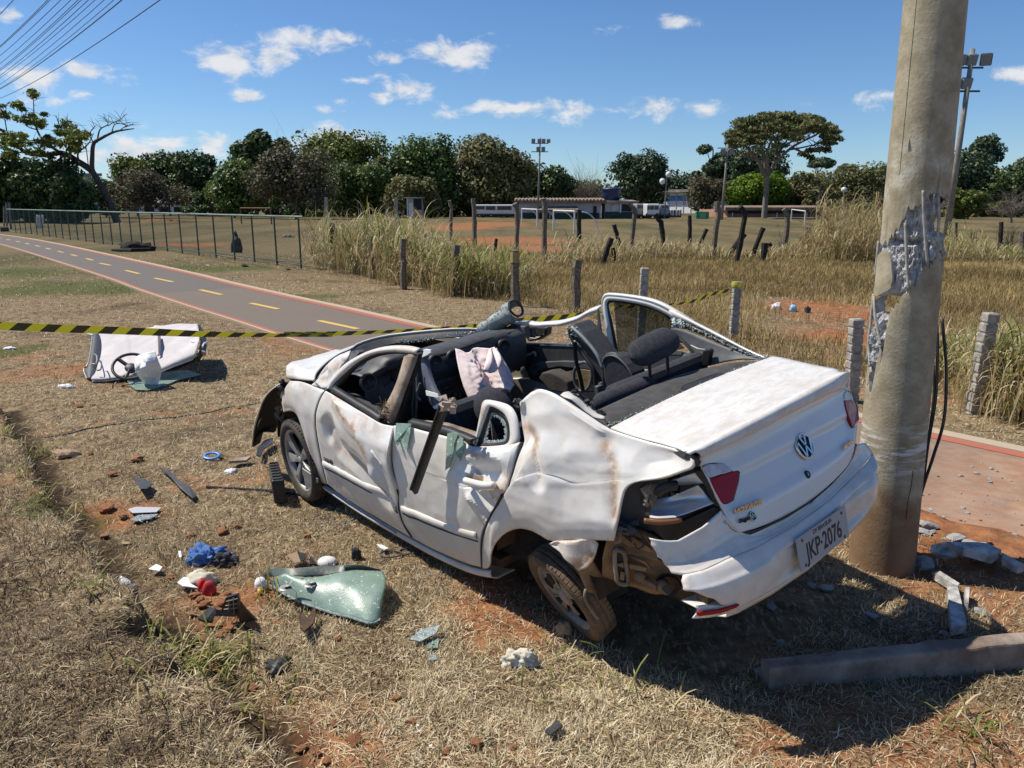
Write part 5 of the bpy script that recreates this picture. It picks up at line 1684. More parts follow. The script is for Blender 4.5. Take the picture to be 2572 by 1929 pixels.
SMEAR = [(xz([('B4', 950, 590), ('B4', 1060, 760), ('B4', 1200, 900), ('B4', 1290, 1070), ('B4', 1340, 1160)]), .028, .9), (xz([('B4', 870, 930), ('B4', 960, 1130), ('B4', 1170, 1250), ('B4', 1360, 1460), ('B4', 1450, 1610)]), .026, .55),
         (xz([('B4', 1180, 840), ('B4', 1380, 880), ('B4', 1430, 960)]), .05, .4), (xz([('2', 100, 1200), ('2', 210, 1215)]), .018, .9), (xz([('2', 470, 1040), ('2', 540, 1060), ('2', 590, 1130)]), .03, .8),
         (xz([('2', 550, 1150), ('2', 565, 1390)]), .016, .8), (xz([('2', 1030, 1150), ('2', 1075, 1300), ('2', 1085, 1650)]), .024, .8), (xz([('4', 1500, 570), ('4', 1700, 575), ('4', 1860, 570)]), .014, .6),
         (xz([('1', 1800, 1560), ('1', 1860, 1450)]), .03, .6), (xz([('B4', 400, 620), ('B4', 520, 450), ('B4', 720, 480)]), .07, .35), (xz([('4', 1200, 590), ('4', 1330, 500), ('4', 1450, 540)]), .02, .35)]
def dent(x, z, table, seed=0.0):
 d = 0.0
 for poly, dep, wd in table:
  q = pld(x, z, poly)
  if q < wd * 3:
   d += dep * max(0, 1 - q / (wd * 1.5))
 d += -.007 * abs(mnoise.noise(Vector((x * 3.3 + z, z * 3.6, seed + 7)))) - .003 * abs(mnoise.noise(Vector((x * 9 - z * 5, z * 8 + x * 3, seed + 11)))) + .003
 d += mnoise.noise(Vector((x * 3.1, z * 3.1, seed))) * .005 + mnoise.noise(Vector((x * 9, z * 9, seed + 3))) * .0018
 return d
def _paint(N, P):
 p = objc(N)
 n1 = N.noise(p, 2.2, 6, .65)
 n2 = N.noise(p, 13, 5, .7)
 n3 = N.noise(N.n('ShaderNodeVectorMath', {0: p, 1: (14, 60, 14)}, operation='MULTIPLY').outputs[0], 1.0, 5, .75)
 sp = N.n('ShaderNodeSeparateXYZ', {0: p})
 white = (.77, .755, .73)
 dust = N.math('MULTIPLY', N.ss(N.math('MULTIPLY_ADD', n2, .5, n1), .58, .95), .62)
 c = N.mix(dust, white, (.60, .51, .41))
 low = N.math('MULTIPLY', N.math('SUBTRACT', 1.0, N.ss(N.math('MULTIPLY_ADD', n1, .25, sp.outputs[2]), .30, .72)), .42)
 c = N.mix(low, c, (.50, .41, .31))
 mud = N.math('MULTIPLY', attr(N, 'mud'), N.ss(N.math('ADD', n2, N.math('MULTIPLY', n3, .45)), .50, .80))
 c = N.mix(mud, c, N.mix(N.ss(n2, .4, .6), (.50, .27, .11), (.34, .20, .11)))
 scr = N.math('MULTIPLY', N.ss(n3, .66, .70), N.ss(n1, .46, .6))
 c = N.mix(N.math('MULTIPLY', scr, .5), c, (.36, .33, .30))
 rough = N.math('MULTIPLY_ADD', N.math('ADD', dust, mud, clamp=True), .5, .22, clamp=True)
 N.set(P.inputs['Roughness'], N.math('ADD', rough, N.math('MULTIPLY', low, .4)))
 P.inputs['Coat Weight'].default_value = .35
 P.inputs['Coat Roughness'].default_value = .12
 bump(N, P, n2, .05, .004)
 return c
M_paint = mat('dusty white car paint', _paint, .3, spec=.5)
def _deck(N, P):
 p = objc(N)
 n1 = N.noise(p, 3.0, 6, .65)
 n3 = N.noise(N.n('ShaderNodeVectorMath', {0: p, 1: (26, 9, 20)}, operation='MULTIPLY').outputs[0], 1.0, 6, .75, .4)
 c = N.mix(N.ss(n3, .42, .62), (.67, .66, .64), (.59, .545, .495))
 c = N.mix(N.math('MULTIPLY', N.ss(n1, .5, .7), .5), c, (.56, .50, .43))
 sp = N.n('ShaderNodeSeparateXYZ', {0: p})
 rear = N.ss(sp.outputs[2], .99, 1.01)
 c = N.mix(rear, N.mix(N.math('MULTIPLY', N.ss(n1, .55, .75), .35), (.74, .73, .72), (.58, .52, .46)), c)
 N.set(P.inputs['Roughness'], N.math('MULTIPLY_ADD', rear, .38, .20))
 P.inputs['Coat Weight'].default_value = .3
 P.inputs['Coat Roughness'].default_value = .08
 return c
M_deck = mat('scuffed boot lid paint', _deck, .4)
M_white_in = mottled('unpainted white flange', (.50, .47, .44), (.62, .59, .55), 6, .6, .1)
M_black = mottled('black trim plastic', (.012, .012, .013), (.028, .027, .026), 14, .5, .1)
M_grey_p = mottled('dark grey cabin plastic', (.040, .040, .043), (.065, .064, .066), 20, .55, .15, .003)
M_grey_l = mottled('grey cabin trim', (.070, .072, .078), (.105, .107, .112), 9, .6, .1)
M_fabric = mottled('dark seat fabric', (.018, .019, .025), (.038, .040, .050), 60, .95, .3, .003)
M_carpet = mottled('dark carpet', (.010, .010, .010), (.022, .02, .018), 30, .98, .3)
M_shelf = mottled('grey shelf felt', (.040, .039, .040), (.066, .063, .062), 18, .95, .2, .003)
M_chrome = mat('chrome', (.72, .70, .66), .14, 1.0)
M_silver = mottled('dusty silver plastic', (.30, .285, .265), (.42, .40, .375), 8, .45, .1, .004, Metallic=.35)
M_mud = mottled('mud caked metal', (.155, .085, .040), (.33, .20, .105), 7, .95, .6, .01)
M_muddk = mottled('dark mud stained plastic', (.045, .026, .016), (.115, .066, .036), 6, .9, .4, .01)
M_redlens = mat('red lamp lens', (.36, .008, .012), .16, spec=.35)
M_clear = mottled('clear lamp lens', (.42, .43, .46), (.62, .62, .64), 24, .12, .15, .004)
M_refl = mat('lamp reflector', (.60, .63, .68), .30, .55)
M_amber = mat('amber lens', (.22, .085, .035), .3)
M_bag = mottled('pink airbag cloth', (.78, .62, .59), (.84, .71, .68), 5, .85, .35, .01)
M_bagw = mottled('white airbag cloth', (.70, .70, .74), (.80, .79, .80), 8, .85, .4, .01)
M_led = mat('plate grey', (.36, .37, .39), .5)
M_ink = mat('plate ink', (.012, .012, .014), .6)
M_gold = mat('aged chrome letters', (.72, .64, .50), .22, 1.0)
def glass_mat(name, col, alpha, rough=.05, speck=True):
 m = bpy.data.materials.new(name)
 m.use_nodes = True
 N = NT(m.node_tree)
 p = objc(N)
 v = N.n('ShaderNodeTexVoronoi', {'Vector': p, 'Scale': 130.0}, feature='DISTANCE_TO_EDGE')
 v2 = N.n('ShaderNodeTexVoronoi', {'Vector': p, 'Scale': 130.0})
 crack = N.math('SUBTRACT', 1.0, N.ss(v.outputs[0], .01, .06))
 c = N.mix(N.math('MULTIPLY', crack, .5 if speck else 0), col, (.62, .74, .72))
 if speck:
  c = N.mix(N.ss(N.n('ShaderNodeSeparateColor', {0: v2.outputs['Color']}).outputs[0], .95, .99), c, (.8, .9, .88))
 G_ = N.n('ShaderNodeBsdfPrincipled', {'Base Color': c, 'Roughness': rough, 'Specular IOR Level': .8})
 b = N.n('ShaderNodeBump', {'Height': v2.outputs['Distance'], 'Strength': .12 if speck else .0, 'Distance': .004})
 N.set(G_.inputs['Normal'], b.outputs[0])
 T_ = N.n('ShaderNodeBsdfTransparent', {'Color': tuple(.5 + .5 * q for q in col[:3]) + (1,)})
 n = N.noise(p, 9, 4, .6)
 fac = N.math('MULTIPLY_ADD', N.ss(n, .3, .7), .25, alpha, clamp=True) if speck else alpha
 mx = N.n('ShaderNodeMixShader', {0: fac, 1: T_.outputs[0], 2: G_.outputs[0]})
 N.n('ShaderNodeOutputMaterial', {'Surface': mx.outputs[0]})
 return m
M_gl_broken = glass_mat('crazed teal glass', (.24, .36, .29), .55, .40)
M_gl_tint = glass_mat('tinted glass', (.045, .065, .055), .22, .02, False)
M_gl_crumb = mottled('glass crumbs', (.13, .17, .165), (.40, .45, .45), 90, .2, .5, .004)
def with_mud(o, table=SMEAR):
 me = o.data
 at_ = me.attributes.new('mud', 'FLOAT', 'POINT')
 vals = []
 for v in me.vertices:
  m_ = 0
  for poly, wd, s in table:
   q = pld(v.co.x, v.co.z, poly)
   if q < wd * 3:
    m_ = max(m_, s * math.exp(-(q / wd) ** 2))
  vals.append(m_)
 at_.data.foreach_set('value', vals)
 return o
def side_panel(name, top, bot, left, right, nu, nv, table=DENTS, seed=0.0, m=None, parent=car, edge_dy=None, keep_edge=True, rnd=1):
 rows = coons(top, bot, left, right, nu, nv, rnd)
 for j, r in enumerate(rows):
  for i, p in enumerate(r):
   e = min(i, j, nu - 1 - i, nv - 1 - j)
   k = 1 if e > 1 else (.0 if e == 0 and keep_edge else .6)
   base_y = ys(p.x, p.z)
   p.y = (p.y if e == 0 and keep_edge else base_y + (p.y - base_y) * .85 * 1.0) + dent(p.x, p.z, table, seed) * k
 o = MB().grid(rows).build(name, m or M_paint, parent, smooth=True)
 so = o.modifiers.new('solid', 'SOLIDIFY')
 so.thickness = .010
 so.offset = 0
 o.data.set_sharp_from_angle(angle=math.radians(17))
 return with_mud(o)
def P4(lst, dy=0.0):
 return [SD('B4', x, y, dy) for x, y in lst]
def P1_(lst, dy=0.0):
 return [SD('1', x, y, dy) for x, y in lst]
def P44(lst, dy=0.0):
 return [SD('4', x, y, dy) for x, y in lst]
# ---- body sides
side_panel('front_fender', P4([(470, 415), (560, 418), (640, 435), (740, 480), (838, 515)]), P4([(400, 745), (440, 732), (490, 730), (530, 755), (565, 820), (610, 960), (660, 1120), (700, 1260), (745, 1380), (800, 1490), (858, 1512)]),
           P4([(470, 415), (420, 480), (390, 560), (382, 650), (400, 745)]), P4([(838, 515), (780, 610), (738, 740), (733, 820), (742, 960), (772, 1130), (810, 1330), (858, 1512)]), 30, 26, seed=1)
rows = coons([L3('B4', 760, 390, 1, .74), L3('B4', 790, 320, 1, .72), L3('B4', 860, 230, 1, .69), L3('B4', 960, 145, 1, .65), L3('B4', 1110, 85, 1, .60)],
             [L3('B4', 705, 458, 1, .77), L3('B4', 835, 512, 1, .76), L3('B4', 885, 430, 1, .74), L3('B4', 960, 300, 1, .70), L3('B4', 1090, 190, 1, .63)],
             [L3('B4', 760, 390, 1, .74), L3('B4', 735, 425, 1, .76), L3('B4', 705, 458, 1, .77)], [L3('B4', 1110, 85, 1, .60), L3('B4', 1125, 140, 1, .61), L3('B4', 1090, 190, 1, .63)], 26, 10)
for r in rows[1:-1]:
 for p in r:
  p.y += mnoise.noise(p * 9) * .035 + mnoise.noise(p * 24) * .012
o = MB().grid(rows).build('crumpled_cowl_corner', M_paint, car, smooth=True, solid=.006)
with_mud(o, [(xz([('B4', 740, 440), ('B4', 900, 300), ('B4', 1050, 150)]), .05, .5)])
rear_edge_f = [SD('B4', 1572, 895, .0), SD('B4', 1545, 1000, .02), SD('B4', 1512, 1150, .035), SD('B4', 1500, 1230, .04), SD('B4', 1512, 1330, .04), SD('B4', 1545, 1450, .03), SD('B4', 1585, 1560, .02), SD('4', 662, 335, .01), SD('4', 668, 400), SD('4', 692, 480), SD('4', 736, 549)]
door_f = side_panel('front_door', P4([(846, 520), (915, 556), (1000, 612), (1150, 700), (1300, 790), (1430, 868), (1500, 884), (1572, 895)]), P44([(275, 255), (330, 300), (450, 380), (560, 445), (650, 500), (736, 549)]),
     P4([(846, 520), (790, 615), (752, 740), (746, 820), (755, 960), (786, 1130), (824, 1330)]) + P44([(275, 255)]), rear_edge_f, 72, 64, seed=2)
fl_r = [L3('1', 1078, 1090, 1, .79), L3('1', 1066, 1190, 1, .79), L3('1', 1066, 1300, 1, .80), L3('1', 1090, 1420, 1, .80), L3('1', 1128, 1500, 1, .80), L3('1', 1136, 1560, 1, .805)]
fl_l = [p.copy() for p in resamp(rear_edge_f[:7], 6)]
MB().grid([[a, a.lerp(b, .5) - Vector((0, .012, 0)), b] for a, b in zip(resamp(fl_l, 18), resamp(fl_r, 18))]).build('door_flange', M_white_in, door_f, smooth=True, solid=.003)
rear_door = side_panel('rear_door', P1_([(1082, 1075), (1190, 1085), (1300, 1118), (1440, 1150), (1550, 1186), (1640, 1232), (1750, 1226), (1850, 1220), (1920, 1205), (1955, 1190)]), P44([(745, 552), (850, 610), (950, 655), (1050, 695), (1127, 716)]),
                       P1_([(1082, 1075), (1068, 1180), (1068, 1300), (1088, 1420), (1117, 1520), (1112, 1600)]) + P44([(672, 395), (695, 475), (745, 552)]),
                       P1_([(1955, 1190), (1930, 1280), (1890, 1440), (1852, 1550)]) + P44([(1262, 265), (1225, 350), (1168, 440), (1128, 530), (1122, 620), (1127, 716)]), 76, 62, seed=3)
quarter = side_panel('quarter_panel', [SD('2', *q) for q in ((430, 860), (545, 762), (620, 775), (700, 810), (880, 930), (1040, 1040), (1170, 1085), (1300, 1125), (1450, 1165), (1560, 1200), (1640, 1262))],
                     P44([(1136, 722), (1176, 722), (1178, 650), (1200, 592), (1255, 527), (1330, 498), (1400, 508), (1460, 540), (1510, 572), (1600, 568), (1700, 566), (1800, 567), (1868, 572)]),
                     [SD('2', 430, 860), SD('2', 440, 960), SD('1', 1975, 1120), SD('1', 1992, 1190), SD('1', 1945, 1300), SD('1', 1902, 1450), SD('1', 1815, 1650)] + P44([(1240, 350), (1182, 440), (1142, 535), (1134, 630), (1136, 722)]),
                     [SD('2', 1640, 1262), SD('B2', 935, 105), SD('B2', 800, 150), SD('B2', 640, 205), SD('B2', 540, 225), SD('B2', 400, 238), SD('B2', 280, 265), SD('B2', 210, 330), SD('B2', 178, 430), SD('B2', 150, 560), SD('B2', 122, 720), SD('B2', 95, 860)], 84, 62, DENTQ, 4)
sill_t = [L3('B4', 805, 1500, 1, .765), L3('4', 330, 312, 1, .76), L3('4', 450, 392, 1, .755), L3('4', 560, 457, 1, .75), L3('4', 740, 560, 1, .745), L3('4', 850, 620, 1, .745), L3('4', 1000, 690, 1, .75), L3('4', 1100, 725, 1, .76), L3('4', 1180, 735, 1, .77)]
rows = [resamp(smooth_line(sill_t, 1), 40)]
for dz, dy in ((-.015, .010), (-.040, .004), (-.062, -.03), (-.07, -.15)):
 rows.append([p + Vector((0, dy, dz)) for p in rows[0]])
with_mud(MB().grid(rows).build('sill', M_paint, car, smooth=True, solid=.006))
with_mud(MB().tube([p + Vector((0, .014, -.012)) for p in rows[0][:20]], .008, 6).build('sill_trim', M_paint, car, smooth=True))
flap = [L3('B3', x, y, 1, yv) for x, y, yv in ((770, 262, .80), (900, 207, .80), (1130, 205, .79), (1390, 203, .77), (1445, 262, .76), (1380, 480, .77), (1300, 580, .785), (1172, 640, .80), (1010, 450, .805), (860, 320, .805))]
rows = coons(flap[0:5], [flap[8], flap[7]], [flap[0], flap[9], flap[8]], [flap[4], flap[5], flap[6], flap[7]], 16, 14)
for r in rows[1:-1]:
 for p in r[1:-1]:
  p.y += .012 * math.sin(p.x * 30)
o = MB().grid(rows).build('bent_arch_flap', M_paint, car, smooth=True, solid=.006)
with_mud(o, [(xz([('B3', 900, 210), ('B3', 1300, 210)]), .03, .5), (xz([('B3', 1150, 560), ('B3', 1300, 470), ('B3', 1400, 420)]), .055, .95)])
rows = coons([L3('B3', 1172, 640, 1, .795), L3('B3', 1300, 585, 1, .78), L3('B3', 1385, 500, 1, .765)], [L3('B3', 1290, 905, 1, .78), L3('B3', 1395, 955, 1, .76), L3('B3', 1600, 790, 1, .68)],
             [L3('B3', 1172, 640, 1, .795), L3('B3', 1235, 790, 1, .79), L3('B3', 1290, 905, 1, .78)], [L3('B3', 1385, 500, 1, .765), L3('B3', 1480, 650, 1, .72), L3('B3', 1600, 790, 1, .68)], 10, 10)
MB().grid(rows).build('torn_arch_liner', M_mud, car, smooth=True, solid=.004)
for xc, zc, rr, nm in ((-2.46, .26, .345, 'rear_arch_liner'), (.02, .30, .36, 'front_arch_liner')):
 rows = []
 for k in range(25):
  a = math.radians(12 + 156 * k / 24)
  rows.append([Vector((xc + rr * math.cos(a), yv, zc + rr * math.sin(a))) for yv in (.77, .6, .40)])
 MB().grid(rows).build(nm, M_muddk if 'rear' in nm else M_black, car, smooth=True)
 MB().box((xc, .41, zc + .18), (.66, .02, .34)).build('inner_guard', M_muddk if 'rear' in nm else M_black, car)
# ---- front window frame, muddy lower leg, seals
yfr = lambda z: .745 - .30 * max(0, z - .88)
def WF(f, x, y, off=0.0):
 yv = .7
 for _ in range(6):
  p = L3(f, x, y, 1, yv)
  yv = yfr(p.z) + off
 return L3(f, x, y, 1, yv)
wo_ = [WF('B4', *q) for q in ((848, 515), (880, 430), (920, 365), (1000, 270), (1080, 205), (1180, 145), (1300, 88), (1450, 45), (1600, 28), (1750, 35), (1852, 60))]
wi_ = [WF('B4', *q) for q in ((905, 500), (935, 445), (985, 395), (1090, 300), (1150, 245), (1230, 190), (1350, 130), (1460, 108), (1570, 100), (1700, 112), (1822, 130))]
A_, B_ = resamp(smooth_line(wo_, 1), 40), resamp(smooth_line(wi_, 1), 40)
fr = MB().grid([[a, a.lerp(b, .3) + Vector((0, .016, 0)), a.lerp(b, .7) + Vector((0, .016, 0)), b, b - Vector((0, .03, 0))] for a, b in zip(A_, B_)]).build('window_frame', M_paint, door_f, smooth=True, solid=.006)
with_mud(fr, [(xz([('B4', 1500, 60), ('B4', 1800, 90)]), .03, .3)])
si_ = [WF('B4', *q) for q in ((1000, 455), (1030, 420), (1075, 360), (1110, 320), (1180, 250), (1270, 195), (1380, 150), (1480, 130), (1570, 122), (1640, 125), (1690, 150))]
C_ = resamp(smooth_line(si_, 1), 40)
MB().grid([[b + Vector((0, .004, 0)), b.lerp(c, .5) + Vector((0, -.008, 0)), c + Vector((0, -.02, 0))] for b, c in zip(B_, C_)]).build('window_seal', M_black, door_f, smooth=True, solid=.004)
lo_ = [WF('B4', *q) for q in ((1826, 126), (1800, 220), (1762, 320), (1715, 450), (1660, 600), (1620, 720), (1590, 800), (1572, 893))]
li_ = [WF('B4', *q) for q in ((1688, 112), (1660, 220), (1640, 290), (1600, 420), (1540, 560), (1480, 660), (1432, 760), (1428, 868))]
rows = [[a, a.lerp(b, .35) + Vector((0, .014, 0)), a.lerp(b, .7) + Vector((0, .006, 0)), b] for a, b in zip(resamp(smooth_line(lo_, 1), 26), resamp(smooth_line(li_, 1), 26))]
M_mudarm = mottled('mud streaked frame', (.14, .085, .045), (.42, .34, .27), 5, .8, .4, .01)
MB().grid(rows).build('muddy_window_pillar', M_mudarm, door_f, smooth=True, solid=.008)
mb = MB()
rng = np.random.default_rng(8)
for _ in range(70):
 p = WF('B4', rng.uniform(1420, 1500), rng.uniform(640, 860), .02)
 d = Vector(rng.normal(0, .022, 3))
 mb.tube([p, p + d * .5, p + d], .0016, 3, cap=False)
tag(mb.build('caught_straw', M_mudarm, door_f, fix=False), kind='stuff')
bl = [SD('B4', x, y, -.012) for x, y in ((905, 510), (1000, 570), (1150, 665), (1300, 755), (1425, 838))]
rows = [[p + Vector((0, .008, -.02)), p + Vector((0, .004, .014)), p + Vector((0, -.03, .022)), p + Vector((0, -.05, -.01))] for p in resamp(bl, 24)]
MB().grid(rows).build('belt_seal', M_black, door_f, smooth=True, solid=.003)
bl = [SD('1', x, y, -.012) for x, y in ((1180, 1062), (1300, 1090), (1440, 1122), (1550, 1165), (1630, 1200))]
rows = [[p + Vector((0, .008, -.02)), p + Vector((0, .004, .014)), p + Vector((0, -.03, .022)), p + Vector((0, -.05, -.01))] for p in resamp(bl, 24)]
MB().grid(rows).build('belt_seal', M_black, rear_door, smooth=True, solid=.003)
for f, q in (('B4', ((1010, 540), (1180, 610), (1430, 780), (1425, 850), (1150, 690), (1000, 590))),):
 MB().prism([L3(f, x, y, 1, .70) for x, y in q], (0, -.05, 0)).build('door_card', M_grey_p, door_f)
MB().prism([L3('1', x, y, 1, .71) for x, y in ((1190, 1050), (1400, 1075), (1660, 1160), (1660, 1215), (1440, 1140), (1180, 1090))], (0, -.05, 0)).build('door_card', M_mudarm, rear_door)
MB().tube([WF('B4', 1850, 80, -.03), WF('B4', 1790, 300, -.03), WF('B4', 1690, 560, -.03), WF('B4', 1600, 860, -.02)], .022, 6).build('pillar_seal', M_black, car)
MB().grid([[L3('1', a, b, 1, .62), L3('1', c, b, 1, .60)] for a, c, b in ((1200, 1250, 640), (1180, 1215, 760), (1150, 1200, 900), (1110, 1180, 1040))]).build('centre_pillar', M_black, car, solid=.01)
# ---- rear quarter window in its broken white frame
QO = [WF('1', *q) for q in ((1640, 1235), (1662, 1080), (1680, 960), (1690, 908), (1722, 892), (1800, 906), (1885, 932), (1930, 995), (1948, 1090), (1956, 1190), (1900, 1228), (1800, 1236), (1700, 1238))]
QI = [WF('1', *q) for q in ((1652, 1214), (1690, 1090), (1722, 1000), (1742, 945), (1760, 946), (1800, 962), (1850, 1000), (1876, 1060), (1882, 1120), (1880, 1170), (1862, 1206), (1790, 1216), (1700, 1220))]
QS = [WF('1', *q, -.01) for q in ((1692, 1198), (1716, 1100), (1738, 1030), (1752, 985), (1764, 980), (1790, 990), (1830, 1020), (1856, 1060), (1866, 1115), (1864, 1160), (1850, 1186), (1790, 1198), (1730, 1202))]
QG = [WF('1', *q, -.012) for q in ((1722, 1170), (1734, 1110), (1748, 1050), (1758, 1015), (1768, 1012), (1786, 1020), (1816, 1046), (1836, 1078), (1842, 1115), (1840, 1150), (1828, 1168), (1786, 1178), (1750, 1180))]
def ring(name, O_, I_, m, parent, n=60, puff=.012, back=.02, solid=.005, jag=0):
 cl_ = lambda q: resamp(smooth_line(q + [q[0]], 1 if not jag else 0), n)
 rr = []
 rg = np.random.default_rng(3)
 for a, b in zip(cl_(O_), cl_(I_)):
  if jag:
   b = b.lerp(a, float(rg.uniform(-.5, .9)) * jag)
  rr.append([a, a.lerp(b, .3) + Vector((0, puff, 0)), a.lerp(b, .75) + Vector((0, puff, 0)), b, b - Vector((0, back, 0))])
 rr[-1] = rr[0]
 return MB().grid(rr).build(name, m, parent, smooth=True, solid=solid)
qf = ring('quarter_frame', QO, QI, M_paint, rear_door)
with_mud(qf, [(xz([('1', 1690, 910), ('1', 1680, 1000)]), .02, .6)])
ring('quarter_seal', QI, QS, M_black, rear_door, puff=.004, back=.015)
ring('broken_pane', QS, QG, M_gl_crumb, rear_door, puff=0.0, back=.004, jag=.6, solid=.003)
MB().grid([[L3('1', 1745, 1040, 1, .60), L3('1', 1760, 1180, 1, .60)], [L3('1', 1775, 1110, 1, .58), L3('1', 1800, 1185, 1, .58)]]).build('pillar_trim', M_mudarm, car, solid=.01)
for q in (((1095, 1058), (1200, 1062), (1192, 1130), (1178, 1200), (1172, 1258), (1150, 1235), (1128, 1180), (1105, 1215), (1088, 1190)), ((1452, 1128), (1495, 1118), (1525, 1135), (1500, 1200), (1490, 1290), (1470, 1360), (1438, 1385), (1442, 1260)), ((1525, 1140), (1560, 1165), (1566, 1250), (1545, 1320), (1510, 1270))):
 poly = [SD('1', x, y, .012 + .006 * (i % 3)) for i, (x, y) in enumerate(q)]
 MB().prism(poly, (0, .004, 0)).build('glass_shred', M_gl_broken, rear_door)
a, b = L3('1', 1425, 935, 1, .86), L3('1', 1214, 1528, 1, .90)
ax_ = (b - a).normalized()
sx = ax_.cross(Vector((0, 1, 0))).normalized()
rot = Matrix((sx, Vector((0, 1, 0)), ax_)).transposed()
o = MB().box((a + b) / 2, (.050, .022, (b - a).length), rot).box((a + b) / 2 + sx * .012 + Vector((0, .012, 0)), (.010, .012, (b - a).length), rot).build('hanging_strip', M_black, rear_door, bevel=.003)
mb = MB()
for _ in range(26):
 p = L3('1', rng.uniform(1405, 1490), rng.uniform(895, 970), 1, .86 + rng.normal(0, .02))
 mb.box(p, tuple(rng.uniform(.01, .035, 3)), tuple(rng.uniform(0, 3, 3)))
tag(mb.build('torn_fibre', M_mudarm, rear_door), kind='stuff')
# ---- handles, side mouldings
def handle(f, pts, parent, m=M_paint):
 P_ = [SD(f, x, y, .03) for x, y in pts]
 h_ = MB().tube(catmull([SD(f, *pts[0], .005)] + P_ + [SD(f, *pts[-1], .005)], 5), .0135, 8, flat=1.3).build('door_handle', m, parent, smooth=True)
 with_mud(h_)
 return h_
handle('4', [(1040, 238), (1090, 252), (1140, 262), (1190, 262)], rear_door)
h2 = handle('B4', [(1345, 1165), (1380, 1205), (1430, 1260), (1455, 1310)], door_f)
for f, q, par in (('4', ((1045, 205), (1090, 195), (1140, 210), (1150, 240), (1090, 250), (1050, 240)), rear_door), ('B4', ((1335, 1110), (1375, 1110), (1420, 1180), (1400, 1230), (1350, 1190)), door_f), ('B4', ((1415, 1220), (1455, 1240), (1475, 1310), (1455, 1345), (1420, 1300)), door_f)):
 MB().prism([SD(f, x, y, -.012) for x, y in q], (0, .006, 0)).build('handle_bowl', M_mudarm, par)
p = SD('4', 1150, 275, .012)
with_mud(MB().prism([SD('4', x, y, .004) for x, y in ((1115, 292), (1160, 280), (1200, 330), (1185, 345))], (0, .01, 0)).build('handle_cover', M_paint, rear_door, bevel=.003))
for q, par in (([('B4', 832, 1296), ('B4', 900, 1330), ('B4', 1000, 1385), ('B4', 1150, 1460), ('B4', 1280, 1530), ('B4', 1400, 1600), ('4', 600, 340), ('4', 662, 388)], door_f), ([('4', 690, 392), ('4', 780, 430), ('4', 880, 470), ('4', 980, 505), ('4', 1060, 528), ('4', 1108, 543)], rear_door)):
 P_ = resamp([SD(*z_) for z_ in q], 30)
 for p in P_:
  p.y = ys(p.x, p.z) + dent(p.x, p.z, DENTS, 2 if par is door_f else 3)
 rows = [[p + Vector((0, .002, .026)), p + Vector((0, .014, .018)), p + Vector((0, .016, -.010)), p + Vector((0, .0, -.024))] for p in P_]
 with_mud(MB().grid(rows).build('side_moulding', M_paint, par, smooth=True, solid=.003))
 MB().tube([p + Vector((0, .004, -.029)) for p in P_], .0045, 5).build('moulding_gap', M_black, par)
def text(body, origin, right, up, size, m, name, parent, depth=.003, align='CENTER', shear=0.0, bold=0.0, sx=1.0, sub=False):
 cu = bpy.data.curves.new(name, 'FONT')
 cu.body = body
 cu.size = size
 cu.extrude = depth
 cu.align_x = align
 cu.align_y = 'CENTER'
 cu.shear = shear
 cu.offset = bold
 cu.resolution_u = 4
 tmp = bpy.data.objects.new(name + '_tmp', cu)
 COL.objects.link(tmp)
 bpy.context.view_layer.update()
 me = bpy.data.meshes.new_from_object(tmp.evaluated_get(bpy.context.evaluated_depsgraph_get()))
 bpy.data.objects.remove(tmp)
 bpy.data.curves.remove(cu)
 right, up = Vector(right).normalized(), Vector(up).normalized()
 nrm = right.cross(up).normalized()
 up = nrm.cross(right)
 me.materials.clear()
 o_ = link(name, me, parent, m)
 o_.matrix_local = Matrix.Translation(Vector(origin)) @ Matrix((right * sx, up, nrm)).transposed().to_4x4()
 return o_
b0, b1 = SD('B4', 832, 1250, .006), SD('B4', 900, 1282, .006)
text('TREND', (b0 + b1) / 2, b1 - b0, (0, 0, 1), .040, M_ink, 'door_badge', door_f, .001, bold=.0008)
for q, r_ in ((P4([(842, 516), (784, 613), (744, 740), (738, 820), (748, 960), (779, 1130), (817, 1330), (865, 1512)], -.002), .0075), (P44([(664, 330), (669, 398), (693, 478), (741, 551)], .004), .007),
              ([SD('1', 1975, 1195, .0), SD('1', 1937, 1290), SD('1', 1897, 1445), SD('1', 1835, 1600)] + P44([(1250, 300), (1215, 370), (1175, 440), (1134, 535), (1127, 620), (1131, 718)]), .008)):
 MB().tube(resamp(smooth_line(q, 1), 40), r_, 6).build('shut_line', M_black, car)
# ---- boot lid: flat deck, rolled lip, rear face in one skin
DZ = 1.035
deck = coons([L3('2', 1062, 1042, 2, DZ), L3('2', 2148, 562, 2, DZ)], [L3('3', 655, 640, 2, DZ), L3('3', 1090, 428, 2, DZ + .004), L3('3', 1500, 200, 2, DZ)],
             [L3('2', 1062, 1042, 2, DZ), L3('2', 1180, 1082, 2, DZ), L3('2', 1320, 1122, 2, DZ), L3('2', 1500, 1176, 2, DZ), L3('2', 1600, 1218, 2, DZ), L3('3', 655, 640, 2, DZ)],
             [L3('2', 2148, 562, 2, DZ), L3('3', 1085, 100, 2, DZ), L3('3', 1250, 140, 2, DZ), L3('3', 1420, 172, 2, DZ), L3('3', 1500, 200, 2, DZ)], 40, 22)
for j, r in enumerate(deck):
 for i, p in enumerate(r):
  u, v = i / 39, j / 21
  p.z += .018 * math.sin(math.pi * u) * (1 - v * .4) + mnoise.noise(p * 4) * .006 * min(1, 4 * v, 4 * (1 - v)) - .012 * math.exp(-((v - .92) / .05) ** 2) + .012 * v ** 6
